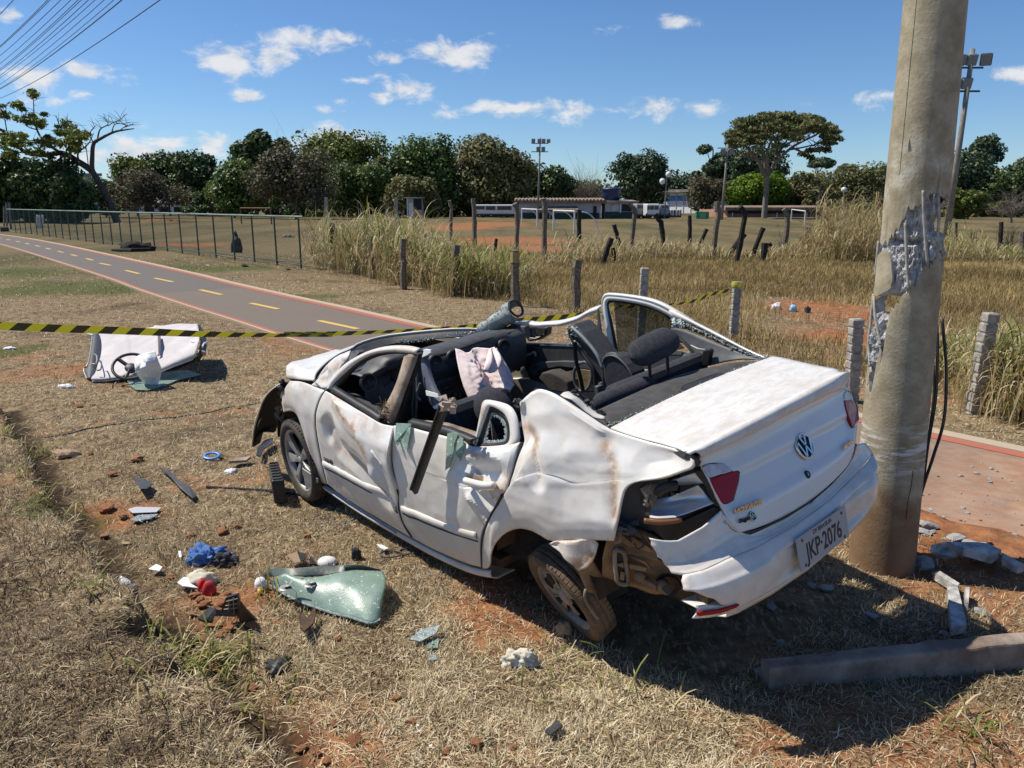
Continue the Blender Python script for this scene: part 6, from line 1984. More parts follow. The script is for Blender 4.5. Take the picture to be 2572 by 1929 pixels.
face = coons([RR('3', 664, 668, -.004), RR('3', 900, 560, -.004), RR('3', 1200, 395, -.004), RR('3', 1510, 226, -.004)], [RR('3', 900, 1078), RR('3', 1000, 1052), RR('3', 1150, 985), RR('3', 1300, 890), RR('3', 1400, 808), RR('3', 1490, 712)],
             [RR('3', 664, 668), RR('3', 700, 740), RR('3', 756, 850), RR('3', 806, 945), RR('3', 840, 1025), RR('3', 900, 1078)], [RR('3', 1510, 226), RR('3', 1535, 330), RR('3', 1550, 470), RR('3', 1538, 580), RR('3', 1520, 665), RR('3', 1490, 712)], 40, 26)
for j, r in enumerate(face):
 for i, p in enumerate(r):
  e = min(i, 39 - i) / 4
  v = j / 25
  k = min(1, e)
  p.x = xr(p.y, p.z)
  p.x += k * (.010 * sstep(v, .28, .36) - .010 * sstep(v, .62, .70)) + mnoise.noise(p * 5) * .003 * k
lip = []
for i in range(40):
 a, b = deck[-1][i], face[0][i]
 col = []
 for k in range(1, 6):
  t_ = k / 6
  p = a.lerp(b, t_) + Vector((-.020 * math.sin(math.pi * t_), 0, .004 * math.sin(math.pi * t_)))
  col.append(p)
 lip.append(col)
rows = deck + [[lip[i][k] for i in range(40)] for k in range(5)] + face
boot = MB().grid(rows).build('boot_lid', M_deck, car, smooth=True)
so = boot.modifiers.new('solid', 'SOLIDIFY')
so.thickness, so.offset = .012, 0
gl_ = [L3('2', 1062, 1046, 2, DZ - .006), L3('2', 1180, 1092, 2, DZ - .006), L3('2', 1320, 1132, 2, DZ - .006), L3('2', 1500, 1190, 2, DZ - .008), L3('2', 1610, 1240, 2, DZ - .012), L3('3', 662, 690, 0, -3.17)]
MB().tube(resamp(smooth_line(gl_, 1), 30), [.006] * 14 + list(np.linspace(.007, .02, 16)), 6).build('shut_line', M_black, car)
MB().tube(resamp([RR('3', x, y, .012) for x, y in ((672, 680), (705, 745), (758, 855), (806, 950), (838, 1032), (880, 1078), (905, 1090), (1000, 1066), (1150, 998), (1300, 903), (1400, 820), (1488, 722), (1525, 670), (1545, 590))], 50), .010, 6).build('shut_line', M_black, car)
MB().grid([[RR('3', 662, 690, .03), RR('3', 690, 712, .02)], [RR('3', 720, 800, .03), RR('3', 752, 815, .02)], [RR('3', 780, 930, .03), RR('3', 812, 935, .02)]]).build('lamp_gap', M_black, car, solid=.01)
# ---- lamps
def lamp(name, f, outline, m, parent, dx=-.010, thick=.022, fn=RR, bev=.004):
 poly = [fn(f, x, y, dx) for x, y in outline]
 return MB().prism(poly, (thick, 0, 0)).build(name, m, parent, bevel=bev)
tl = lamp('tail_lamp', '3', ((688, 708), (715, 692), (820, 686), (908, 742), (900, 800), (872, 902), (838, 922), (808, 926), (745, 800)), M_black, boot, -.006)
lamp('red_lens', '3', ((742, 782), (868, 738), (902, 745), (895, 800), (868, 897), (836, 915), (810, 918), (770, 845)), M_redlens, tl, -.013)
lamp('clear_lens', '3', ((700, 718), (724, 702), (815, 694), (866, 733), (742, 776)), M_clear, tl, -.013)
tr = lamp('tail_lamp', '3', ((1481, 300), (1500, 282), (1530, 300), (1560, 380), (1569, 450), (1545, 492), (1528, 502), (1505, 440), (1486, 380)), M_black, car, -.006)
lamp('red_lens', '3', ((1487, 345), (1512, 345), (1532, 345), (1555, 395), (1563, 450), (1542, 484), (1529, 493), (1508, 432), (1492, 380)), M_redlens, tr, -.013, bev=.003)
lamp('clear_lens', '3', ((1486, 305), (1501, 290), (1525, 304), (1536, 338), (1487, 338)), M_clear, tr, -.013, bev=.003)
CN, CP0 = (-.62, .78, .06), (-3.08, .62, .78)
def CQ(x, y, off=0.0):
 n = Vector(CN).normalized()
 return LN('B2', x, y, n, Vector(CP0) + n * off)
MB().prism([CQ(*q, -.10) for q in ((205, 330), (280, 258), (400, 232), (600, 220), (940, 110), (1010, 130), (1230, 505), (1120, 600), (760, 870), (640, 865), (500, 760), (125, 760), (140, 560))], tuple(Vector(CN).normalized() * -.02)).build('lamp_cavity', M_grey_l, car)
MB().prism([CQ(*q, -.03) for q in ((355, 330), (420, 300), (470, 420), (420, 560), (360, 500))], tuple(Vector(CN).normalized() * -.03)).build('body_slot', M_black, car)
hs_ = MB().prism([CQ(*q, -.025) for q in ((520, 650), (800, 630), (1130, 480), (1215, 510), (1190, 600), (1000, 760), (850, 850), (700, 868), (640, 850), (560, 760))], tuple(Vector(CN).normalized() * .03)).build('lamp_housing', M_black, car, bevel=.006)
MB().prism([CQ(*q, -.01) for q in ((940, 115), (1000, 115), (1225, 500), (1135, 480), (1030, 262), (935, 152))], tuple(Vector(CN).normalized() * .02)).build('lamp_rim', M_black, hs_, bevel=.004)
rows = coons([CQ(600, 262, -.03), CQ(700, 240, .0), CQ(935, 155, .01)], [CQ(740, 285, -.05), CQ(900, 285, -.045), CQ(1028, 265, .005)], [CQ(600, 262, -.03), CQ(740, 285, -.05)], [CQ(935, 155, .01), CQ(1028, 265, .005)], 14, 8)
MB().grid(rows).build('reflector', M_refl, hs_, smooth=True, solid=.003)
rows = coons([CQ(540, 430, -.06), CQ(700, 400, -.05), CQ(965, 285, -.01)], [CQ(470, 610, .02), CQ(620, 640, .03), CQ(760, 610, .03), CQ(1130, 472, .02)], [CQ(540, 430, -.06), CQ(470, 520, -.03), CQ(470, 610, .02)], [CQ(965, 285, -.01), CQ(1050, 380, -.01), CQ(1130, 472, .02)], 22, 16)
for j, r in enumerate(rows):
 for i, p in enumerate(r):
  p -= Vector(CN).normalized() * .018 * math.sin(math.pi * j / 15) * math.sin(math.pi * i / 21)
MB().grid(rows).build('reflector', M_refl, hs_, smooth=True, solid=.003)
MB().tube(catmull([CQ(405, 655, .05), CQ(560, 672, .055), CQ(700, 662, .05), CQ(800, 640, .045)], 5), .008, 6, flat=1.5).build('amber_edge', M_amber, hs_, smooth=True)
MB().tube(catmull([CQ(470, 612, .03), CQ(560, 622, .045), CQ(740, 612, .045)], 5), .006, 5).build('broken_lip', M_paint, hs_)
MB().tube(catmull([CQ(545, 370, .01), CQ(600, 320, .02), CQ(680, 290, .025), CQ(745, 290, .02)], 5), .020, 8).build('bulb_holder', M_black, hs_, smooth=True)
mb = MB()
for x, y, s in ((430, 345, .03), (480, 330, .026), (520, 300, .03), (440, 420, .022), (500, 430, .026), (510, 480, .02), (430, 480, .018), (445, 580, .014)):
 mb.box(CQ(x, y, .0), (s, s * .6, s * 1.3), tuple(rng.uniform(0, 3, 3)))
tag(mb.build('lamp_debris', M_mudarm, hs_), kind='stuff')
# ---- rear bumper
SEAM = [(840, 1032), (905, 1090), (940, 1100), (1000, 1075), (1150, 1005), (1300, 912), (1400, 828), (1490, 728), (1535, 655), (1552, 590)]
RIDGE = [(585, 1315), (700, 1290), (835, 1226), (1000, 1155), (1200, 1045), (1400, 900), (1560, 740), (1640, 640)]
BOT = [(840, 1512), (905, 1490), (1100, 1385), (1300, 1250), (1500, 1080), (1600, 985), (1658, 885)]
ledge = coons([RR('3', *q) for q in ((398, 1108), (450, 1119), (496, 1125), (560, 1122), (700, 1045), (800, 955))] + [RR('3', x, y) for x, y in SEAM], [RR('3', *q) for q in RIDGE],
              [RR('3', *q) for q in ((398, 1108), (412, 1130), (408, 1146), (440, 1190), (446, 1215), (470, 1228), (486, 1258), (508, 1275), (523, 1304), (552, 1308), (585, 1315))], [RR('3', 1552, 590), RR('3', 1600, 580), RR('3', 1640, 640)], 54, 28, 0)
facb = coons([RR('3', *q) for q in RIDGE], [RR('3', *q) for q in BOT], [RR('3', *q) for q in ((585, 1315), (574, 1345), (582, 1372), (577, 1396), (640, 1402), (700, 1428), (745, 1440), (790, 1476), (812, 1482), (840, 1512))], [RR('3', 1640, 640), RR('3', 1655, 740), RR('3', 1660, 830), RR('3', 1658, 885)], 54, 28, 0)
for j, r in enumerate(facb):
 for i, p in enumerate(r):
  v = j / 27
  p.x = p.x * .3 + .7 * xr(p.y, p.z)
  w_ = math.exp(-((p.y + .0) / .36) ** 6)
  p.x += .028 * w_ * sstep(v, .22, .36) * (1 - sstep(v, .90, 1.0)) - .012 * math.sin(math.pi * v)
  p.x += .030 * math.exp(-((p.y + .60) / .09) ** 2) * sstep(v, .35, .5) * (1 - sstep(v, .75, .9))
bump_o = MB().grid(ledge).grid(facb).build('rear_bumper', M_paint, car, smooth=True)
so = bump_o.modifiers.new('solid', 'SOLIDIFY')
so.thickness, so.offset = .007, 0
with_mud(bump_o, [([( -3.05, .60), (-3.25, .55)], .09, .45), ([(-3.28, .38), (-3.36, .36)], .05, .35)])
lowr = [[RR('3', *q) for q in BOT]]
lowr[0] = resamp(lowr[0], 40)
lowr.append([p + Vector((.012, 0, -.035)) for p in lowr[0]])
lowr.append([p + Vector((.07, 0, -.055)) for p in lowr[0]])
lowr.append([p + Vector((.22, 0, -.05)) for p in lowr[0]])
with_mud(MB().grid(lowr).build('bumper_underside', M_paint, car, smooth=True, solid=.005))
rows = coons([RR('3', 660, 1490), RR('3', 740, 1480), RR('3', 830, 1495)], [RR('3', 640, 1558), RR('3', 760, 1550), RR('3', 905, 1508)], [RR('3', 660, 1490), RR('3', 672, 1520), RR('3', 640, 1558)], [RR('3', 830, 1495), RR('3', 880, 1490), RR('3', 905, 1508)], 10, 6)
with_mud(MB().grid(rows).build('torn_bumper_end', M_paint, car, smooth=True, solid=.006))
lamp('red_reflector', '3', ((672, 1524), (800, 1508), (905, 1478), (890, 1496), (800, 1530), (678, 1546)), M_redlens, car, -.02, .012, bev=.002)
pc = [RR('3', x, y, -.010) for x, y in ((1175, 1130), (1455, 945), (1505, 1075), (1252, 1270))]
pr = ((pc[1] - pc[0]) + (pc[2] - pc[3])).normalized()
pu = ((pc[0] - pc[3]) + (pc[1] - pc[2])).normalized()
pcen = (pc[0] + pc[1] + pc[2] + pc[3]) / 4 + Vector((-.012, 0, 0))
pnl = pr.cross(pu).normalized()
pu = pnl.cross(pr)
Wp, Hp = (pc[1] - pc[0]).length, ((pc[0] - pc[3]).length + (pc[1] - pc[2]).length) / 2
rot = Matrix((pr, pu, pnl)).transposed()
plate = MB().box(pcen, (Wp * 1.0, Hp, .006), rot).build('number_plate', M_led, bump_o, bevel=.002)
text('JKP\u00b72076', pcen - pu * Hp * .10 + pnl * .0035, pr, pu, Hp * .74, M_ink, 'plate_number', plate, .0008, sx=Wp / Hp * .262, bold=.0012)
text('DF BRASILIA', pcen + pu * Hp * .37 + pnl * .0035, pr, pu, Hp * .19, M_ink, 'plate_town', plate, .0006)
mb = MB()
for s1, s2 in ((-1, 1), (1, 1), (-1, -1), (1, -1)):
 mb.lathe([(0, .006), (.006, .005), (.007, .003)], 8, Matrix.Translation(pcen + pr * s1 * Wp * .40 + pu * s2 * Hp * (.36 if s2 > 0 else -.40 * -1)) @ rot.to_4x4())
tag(mb.build('plate_bolts', M_rust, plate), kind='stuff')
pr2 = Vector((0, -1, 0))
bu = (RR('3', 1258, 540) - RR('3', 1258, 650)).normalized()
lc = RR('3', 1259, 598, -.004)
ln_ = pr2.cross(bu).normalized()
rot = Matrix((pr2, ln_.cross(pr2), ln_)).transposed().to_4x4()
LMX = Matrix.Translation(lc) @ rot
rad = (RR('3', 1258, 528) - RR('3', 1258, 668)).length / 2
emb = MB().lathe([(0, .002), (rad * .92, .002), (rad * .95, .0)], 32, LMX).build('emblem', M_black, boot, smooth=True)
MB().lathe([(rad * .84, .001), (rad * .86, .008), (rad * .96, .009), (rad, .001)], 40, LMX).build('emblem_ring', M_chrome, emb, smooth=True)
def bar(a, b, w_):
 a, b = Vector((a[0] * rad, a[1] * rad, .005)), Vector((b[0] * rad, b[1] * rad, .005))
 d = (b - a).normalized()
 n_ = Vector((-d.y, d.x, 0)) * w_ * rad
 return [LMX @ q for q in (a - n_, b - n_, b + n_, a + n_)], LMX.to_3x3() @ Vector((0, 0, .006))
mb = MB()
for a, b in (((-.36, .76), (-.05, .08)), ((.36, .76), (.05, .08)), ((-.74, .44), (-.34, -.76)), ((-.34, -.76), (0, .0)), ((0, .0), (.34, -.76)), ((.34, -.76), (.74, .44))):
 mb.prism(*bar(a, b, .075))
mb.build('emblem_letters', M_chrome, emb)
lk = RR('3', 1277, 757, -.004)
MB().lathe([(0, .002), (.009, .003), (.010, .006), (.016, .006), (.018, 0)], 18, Matrix.Translation(lk) @ rot).build('boot_lock', M_black, boot, smooth=True)
MB().prism([Matrix.Translation(lk) @ rot @ Vector(q) for q in ((-.002, -.007, .004), (.002, -.007, .004), (.002, .007, .004), (-.002, .007, .004))], tuple(ln_ * .003)).build('key_slot', M_chrome, boot)
def badge(s, q0, q1, q2, m, nm, shear=0.0, bold=0.0006, frac=1.0):
 a, b = RR('3', *q0, -.015), RR('3', *q1, -.015)
 c = RR('3', *q2, -.015)
 o_ = text(s, (a + b) / 2, b - a, (0, 0, 1), (c - a).length * 1.35, m, nm, boot, .002, shear=shear, bold=bold)
 w0 = max(v.co.x for v in o_.data.vertices) - min(v.co.x for v in o_.data.vertices)
 for v in o_.data.vertices:
  v.co.x *= (b - a).length / w0
badge('VOYAGE', (866, 968), (1024, 908), (866, 938), M_gold, 'model_letters', .15, .0012)
badge('Saga', (897, 1018), (958, 996), (897, 992), M_ink, 'dealer_letters', .1)
sc_ = RR('3', 977, 988, -.013)
MB().lathe([(0, .001), (.019, .001), (.020, 0)], 18, Matrix.Translation(sc_) @ rot).build('dealer_disc', M_ink, boot)
MB().lathe([(.015, .0015), (.0165, .003), (.019, .003), (.0195, .0)], 20, Matrix.Translation(sc_) @ rot).build('dealer_ring', M_gold, boot)
text('W', sc_ + ln_ * .002, pr2, bu, .030, M_gold, 'dealer_mark', boot, .001)
badge('I-MOTION', (1478, 612), (1532, 574), (1478, 592), M_gold, 'gearbox_letters', .1)
# ---- mud caked corner structure laid bare behind the wheel
MN, MP0 = Vector((-.55, .82, .0)).normalized(), Vector((-3.02, .60, .50))
def MQ(x, y, off=0.0):
 return LN('B2', x, y, MN, MP0 + MN * off)
rows = coons([MQ(20, 880, .05), MQ(130, 740, .03), MQ(330, 720, .0), MQ(560, 830, .0)], [MQ(-30, 1240, -.02), MQ(250, 1330, -.02), MQ(480, 1420, -.02), MQ(640, 1425, -.02), MQ(790, 1390, .0)], [MQ(20, 880, .05), MQ(-30, 1060, .02), MQ(-30, 1240, -.02)],
             [MQ(560, 830), MQ(530, 1000), MQ(620, 1100), MQ(700, 1200), MQ(795, 1240), MQ(790, 1390)], 34, 26)
for j, r in enumerate(rows):
 for i, p in enumerate(r):
  p += MN * (.016 * sstep(math.sin(j * .9), .2, .6) * (i > 12) + mnoise.noise(p * 16) * .010)
MB().grid(rows).build('rear_corner_panel', M_mud, car, smooth=True, solid=.006)
loop = [(105, 950), (180, 975), (205, 1010), (225, 1150), (242, 1290), (205, 1318), (130, 1290), (115, 1210), (100, 1080)]
P_ = [MQ(*q, .03) for q in loop]
MB().tube(catmull(P_ + [P_[0]], 4), .010, 7).build('vent_frame', M_mudarm, car, smooth=True)
MB().prism([MQ(*q, .014) for q in loop], tuple(MN * .006)).build('vent_opening', M_black, car)
for q in (((100, 1105), (190, 1085), (200, 1140)), ((150, 1260), (165, 1175), (205, 1190), (200, 1275))):
 MB().prism([MQ(*z_, .024) for z_ in q], tuple(MN * .006)).build('vent_flap', M_mud, car)
for q in (((130, 735), (290, 870), (265, 920), (120, 790)), ((255, 1085), (440, 1120), (430, 1170), (260, 1135)), ((250, 1000), (430, 1060), (500, 1170), (420, 1090)), ((290, 800), (500, 940), (480, 965), (270, 900))):
 MB().prism([MQ(*z_, .022) for z_ in q], tuple(MN * .018)).build('rib', M_mud, car, bevel=.004)
rotm = MN.to_track_quat('Z', 'Y').to_matrix().to_4x4()
MB().lathe([(0, .012), (.012, .014), (.016, .010), (.022, .010), (.025, 0)], 14, Matrix.Translation(MQ(360, 1232, .02)) @ rotm).build('bolt', M_mudarm, car, smooth=True)
MB().box(MQ(472, 1310, .03), (.075, .03, .03), (0, 0, 0)).build('bracket', M_mud, car, bevel=.004)
MB().tube([MQ(590, 1330, .02), MQ(640, 1372, .09)], [.030, .022], 14).build('tow_socket', M_mud, car, smooth=True)
MB().lathe([(0, .001), (.020, .001), (.021, 0)], 12, Matrix.Translation(MQ(645, 1376, .095)) @ rotm).build('socket_hole', M_black, car)
MB().lathe([(.034, 0), (.048, .01), (.052, 0)], 16, Matrix.Translation(MQ(655, 1320, .018)) @ rotm).build('socket_collar', M_black, car)
mb = MB()
for _ in range(24):
 p = MQ(rng.uniform(130, 330), rng.uniform(675, 790), rng.uniform(.0, .05))
 mb.box(p, (rng.uniform(.03, .06), .004, rng.uniform(.008, .022)), tuple(rng.uniform(-.8, .8, 3)))
tag(mb.build('torn_clips', M_grey_l, car), kind='stuff')
for q in ([(430, 880), (350, 950), (300, 890)], [(470, 930), (400, 840), (345, 740)], [(440, 840), (520, 920)]):
 MB().tube(catmull([MQ(*z_, .05) for z_ in q], 4), .0028, 4).build('loose_wire', M_black, car)
MB().tube(catmull([MQ(100, 885, .05), MQ(150, 870, .06), MQ(158, 820, .05), MQ(150, 770, .04)], 4), .006, 5).build('pipe_end', M_mudarm, car)
MB().lathe([(0, .14), (.28, .15), (.31, .20), (.31, .42)], 28, Matrix.Translation((-2.93, .12, .05))).build('spare_wheel_tub', M_muddk, car, smooth=True)
MB().box((-1.05, 0, .20), (2.0, 1.40, .05)).build('floor_pan', M_muddk, car)
MB().box((-2.75, .0, .42), (.95, 1.0, .05)).build('boot_floor', M_muddk, car)
MB().box((-3.20, 0, .50), (.05, 1.2, .22)).build('rear_cross_panel', M_muddk, car)
MB().box((-2.45, -.05, .30), (.14, 1.25, .10)).build('rear_axle', M_muddk, car, bevel=.02)
rows = coons([L3('B3', 1400, 830, 1, 0.38), L3('B3', 1600, 760, 1, 0.30), L3('B3', 1840, 850, 1, 0.18)], [L3('B3', 1660, 1530, 1, 0.28), L3('B3', 1730, 1525, 1, 0.22), L3('B3', 1900, 1300, 1, 0.14)], [L3('B3', 1400, 830, 1, 0.38), L3('B3', 1330, 1000, 1, 0.40), L3('B3', 1500, 1330, 1, 0.36), L3('B3', 1660, 1530, 1, 0.28)], [L3('B3', 1840, 850, 1, 0.18), L3('B3', 1950, 1050, 1, 0.14), L3('B3', 1900, 1300, 1, 0.14)], 18, 18)
for j, r in enumerate(rows):
 for i, p in enumerate(r):
  p.y += .05 * math.sin(math.pi * i / 17) * math.sin(math.pi * j / 17)
MB().grid(rows).build('hanging_wheel_liner', M_muddk, car, smooth=True, solid=.005)
MB().tube(catmull([L3('B3', 1280, 885, 1, .80), L3('B3', 1265, 970, 1, .81), L3('B3', 1300, 1080, 1, .80), L3('B3', 1370, 1190, 1, .76), L3('B3', 1450, 1290, 1, .70), L3('B3', 1600, 1320, 1, .62)], 5), .007, 6).build('brake_hose', M_mudarm, car, smooth=True)
# ---- wheels
def wheel(MW, R, rimR, wid, style, tyre_m, cap_m, seed=0):
 """axis is +z of MW, outer face up"""
 rng = np.random.default_rng(seed)
 hub = MB().lathe([(0, wid * .30), (.032, wid * .32), (.036, wid * .26), (.05, wid * .10), (rimR * .9, -wid * .08), (rimR * .98, -wid * .1)], 28, MW).build('wheel', M_black if style == 'front' else M_muddk, car, smooth=True)
 h = wid / 2
 prof = [(rimR * .97, h * .55), (rimR * 1.02, h * .86), (rimR * 1.10, h * .97), (rimR + (R - rimR) * .55, h * 1.04), (R * .955, h * .92), (R * .988, h * .74), (R, h * .55), (R, h * .30), (R * .985, h * .28), (R * .985, h * .20), (R, h * .18), (R * 1.002, 0), (R, -h * .18), (R * .985, -h * .2), (R * .985, -h * .28), (R, -h * .3), (R, -h * .55), (R * .95, -h * .95), (rimR * 1.1, -h), (rimR * .95, -h * .8)]
 MB().lathe(prof, 64, MW).build('tyre', tyre_m, hub, smooth=True)
 mb = MB()
 for k in range(64):
  a = 2 * math.pi * k / 64
  Rm = MW @ Matrix.Rotation(a, 4, 'Z')
  for z0, z1 in ((.34, .90), (-.16, .16), (-.9, -.34)):
   rr = R * .995 if abs(z0) < .5 else R * .985
   mb.add([Rm @ Vector(q) for q in ((rr, -.010, z0 * h), (rr, .010, z0 * h), (rr * (1 if abs(z1) < .5 else .985), .010, z1 * h), (rr * (1 if abs(z1) < .5 else .985), -.010, z1 * h),
                                             (rr + .003, -.008, z0 * h + .002), (rr + .003, .008, z0 * h + .002), (rr * (1 if abs(z1) < .5 else .985) + .003, .008, z1 * h - .002), (rr * (1 if abs(z1) < .5 else .985) + .003, -.008, z1 * h - .002))],
                   [(4, 5, 6, 7), (0, 1, 5, 4), (1, 2, 6, 5), (2, 3, 7, 6), (3, 0, 4, 7)])
 tag(mb.build('tread', tyre_m, hub), kind='stuff')
 MB().lathe([(rimR * .90, h * .35), (rimR * .93, h * .72), (rimR * 1.0, h * .86), (rimR * 1.03, h * .80)], 48, MW).build('rim_edge', cap_m, hub, smooth=True)
 if style == 'front':
  for k in range(7):
   a = 2 * math.pi * (k + .18) / 7
   if k in (5,):
    continue
   Rm = MW @ Matrix.Rotation(a, 4, 'Z')
   z1, z2 = h * .74, h * .60
   q = [(.028, -.016, z2), (rimR * .93, -.052, z1), (rimR * .93, .030, z1), (.028, .014, z2), (rimR * .55, .018, z1 * 1.05)]
   tp_ = [Rm @ Vector(v) for v in q]
   dn_ = [Rm @ Vector((v[0], v[1] * .8, v[2] - .022)) for v in q[:4]]
   MB().add(tp_ + dn_, [(0, 1, 4), (1, 2, 4), (2, 3, 4), (3, 0, 4), (0, 5, 6, 1), (1, 6, 7, 2), (2, 7, 8, 3), (3, 8, 5, 0), (5, 8, 7, 6)]).build('spoke', cap_m, hub)
  MB().lathe([(0, h * .72), (.022, h * .72), (.030, h * .66), (.034, h * .55)], 18, MW).build('centre_cap', cap_m, hub, smooth=True)
 else:
  for a0, a1, r0, r1 in ((-.75, .35, .05, .92), (.42, 1.25, .05, .92), (1.32, 2.0, .05, .90), (2.45, 3.25, .06, .60), (-1.85, -1.0, .30, .90)):
   top, und = [], []
   for k in range(7):
    a = a0 + (a1 - a0) * k / 6
    top.append([MW @ Vector((rimR * rr * math.cos(a), rimR * rr * math.sin(a), h * (.62 + .16 * rr - .1 * rr * rr))) for rr in np.linspace(r0, r1, 6)])
   MB().grid(top).build('hubcap_piece', cap_m, hub, smooth=True, solid=.005)
  for a_, rr in ((.55, .60), (.0, .55), (-.4, .62), (1.55, .6)):
   Rm = MW @ Matrix.Rotation(a_, 4, 'Z')
   MB().prism([Rm @ Vector((rimR * q, rimR * w_, h * .80)) for q, w_ in ((rr - .13, -.09), (rr + .15, -.12), (rr + .15, .10), (rr - .13, .08))], MW.to_3x3() @ Vector((0, 0, -.014))).build('hubcap_slot', M_black, hub)
  MB().lathe([(0, h * .86), (.026, h * .86), (.034, h * .80), (.044, h * .80), (.050, h * .55)], 18, MW).build('centre_cap', M_mudarm, hub, smooth=True)
 return hub
M_tyre = mottled('dusty tyre', (.030, .026, .022), (.085, .072, .058), 10, .9, .3, .004)
M_tyre_m = mottled('muddy tyre', (.085, .060, .040), (.22, .135, .075), 6, .95, .4, .006)
fwx = Matrix.Translation((-.01, .735, .295)) @ Matrix.Rotation(math.radians(-4), 4, 'Z') @ Matrix.Rotation(math.radians(-90), 4, 'X')
wheel(fwx, .298, .222, .175, 'front', M_tyre, M_silver, 1)
MB().prism([L3('B4', x, y, 1, .82) for x, y in ((600, 1340), (690, 1400), (765, 1450), (768, 1490), (715, 1560), (660, 1500), (605, 1410))], (0, .008, 0)).build('broken_spoke', M_silver, car, bevel=.003)
hubp = L3('B3', 905, 1060, 1, .70)
view = (CAME - hubp).normalized()
cam_r, cam_d2 = CMi @ Vector((1, 0, 0)), CMi @ DNV
nrm_w = (view * .33 + (cam_r * -.75 + cam_d2 * .66) * .944).normalized()
if nrm_w.y < 0:
 nrm_w = -nrm_w
rx_ = nrm_w.orthogonal().normalized()
rwx = Matrix.Translation(hubp - nrm_w * .075) @ Matrix((rx_, nrm_w.cross(rx_), nrm_w)).transposed().to_4x4()
wheel(rwx, .252, .178, .120, 'rear', M_tyre_m, mottled('muddy hubcap', (.20, .155, .11), (.36, .31, .25), 9, .7, .2, .004), 2)
print('rear wheel normal', nrm_w)
for x in (0.0, -2.467):
 mw = Matrix.Translation((x, -.72, .29)) @ Matrix.Rotation(math.radians(90), 4, 'X')
 wheel(mw, .295, .20, .17, 'front', M_tyre, M_silver, 4)
# ================================================================== wreck: bonnet, nose, cabin and far side
def zhood(x, y):
 return float(np.interp(x, [-.5, -.3, .0, .2, .4, .52, .62], [.985, .965, .945, .925, .885, .82, .70])) - .075 * (y / .72) ** 2
hrear = [L3('B4', 722, 408, 2, .93), L3('B4', 735, 340, 2, .945), L3('B4', 800, 262, 2, .955), L3('B4', 880, 190, 2, .965), L3('B4', 1000, 112, 2, .97), L3('B4', 1110, 72, 2, .97), L3('1', 830, 500, 2, .97), L3('1', 1000, 450, 2, .975), L3('1', 1250, 420, 2, .985), L3('1', 1560, 396, 2, .99)]
hrear.append(Vector((-.50, -.62, .955)))
hfront = [L3('B4', 432, 392, 0, .27), L3('B4', 424, 330, 0, .30), L3('B4', 430, 225, 0, .34), Vector((.46, .40, .86)), Vector((.55, .15, .84)), Vector((.57, -.1, .83)), Vector((.52, -.4, .82)), Vector((.42, -.66, .79))]
hl = [L3('B4', 432, 392, 0, .27), L3('B4', 520, 392, 1, .745), L3('B4', 620, 402, 1, .76), L3('B4', 722, 408, 2, .93)]
rows = coons(hfront, hrear, hl, [hfront[-1], Vector((.0, -.73, .86)), hrear[-1]], 44, 26)
for j, r in enumerate(rows):
 for i, p in enumerate(r):
  u, v = i / 43, j / 25
  inner = min(1, 6 * v, 6 * (1 - v), 8 * u, 8 * (1 - u))
  tgt = zhood(p.x, p.y)
  k = inner * min(1, u * 3)
  p.z = p.z * (1 - k) + tgt * k
  p.z += (mnoise.noise(p * 5) * .014 + .018 * math.exp(-((v - .45 + u * .4) / .08) ** 2) * (u < .4)) * inner
o = MB().grid(rows).build('bonnet', M_paint, car, smooth=True)
so = o.modifiers.new('solid', 'SOLIDIFY')
so.thickness, so.offset = .012, 0
with_mud(o, [([(.26, .6), (.3, .9)], .06, .0)])
MB().prism([L3('B4', x, y, 1, .70) for x, y in ((450, 395), (600, 400), (720, 415), (760, 420), (735, 470), (640, 440), (500, 420))], (0, -.10, 0)).build('wing_gap', M_black, car)
cow = [p + Vector((0, 0, -.014)) for p in resamp(smooth_line(hrear, 1), 30)]
rows = [cow, [p + Vector((-.035, 0, -.004)) for p in cow], [p + Vector((-.09, 0, -.035)) for p in cow], [p + Vector((-.16, 0, -.02)) for p in cow]]
MB().grid(rows).build('scuttle', M_black, car, smooth=True, solid=.006)
hinge = [L3('B4', 1110, 100, 1, .55), L3('B4', 1160, 90, 1, .55), L3('B4', 1195, 110, 1, .55), L3('B4', 1170, 150, 1, .57), L3('B4', 1110, 200, 1, .60), L3('B4', 1080, 190, 1, .60)]
MB().prism(hinge, (.0, -.05, .0)).build('torn_cowl_cap', M_grey_p, car, bevel=.006)
mb = MB()
rng = np.random.default_rng(14)
for _ in range(240):
 t_ = rng.random()
 a = Vector((L3('1', 1090, 500, 2, .99))).lerp(L3('1', 1650, 425, 2, .99), t_)
 p = a + Vector((rng.normal(0, .025), rng.normal(0, .02), rng.normal(.0, .006)))
 s = rng.uniform(.003, .009)
 mb.box(p, (s, s, s * .6), tuple(rng.uniform(0, 3, 3)))
tag(mb.build('windscreen_crumbs', M_gl_crumb, car), kind='stuff')
MB().box((.08, 0, .56), (.62, 1.10, .56)).build('engine_block', M_black, car, bevel=.03)
MB().box((-.46, 0, .62), (.06, 1.36, .62)).build('firewall', M_black, car)
oo = [L3('B4', x, y, 1, yv) for x, y, yv in ((368, 436, .80), (300, 478, .81), (235, 535, .82), (180, 610, .82), (148, 700, .82), (108, 810, .82), (82, 920, .82), (70, 1020, .82), (64, 1115, .82))]
ii = [L3('B4', x, y, 1, yv) for x, y, yv in ((350, 560, .66), (345, 640, .62), (330, 760, .60), (322, 880, .60), (300, 965, .64), (230, 955, .70), (160, 962, .76), (112, 1000, .80), (72, 1110, .82))]
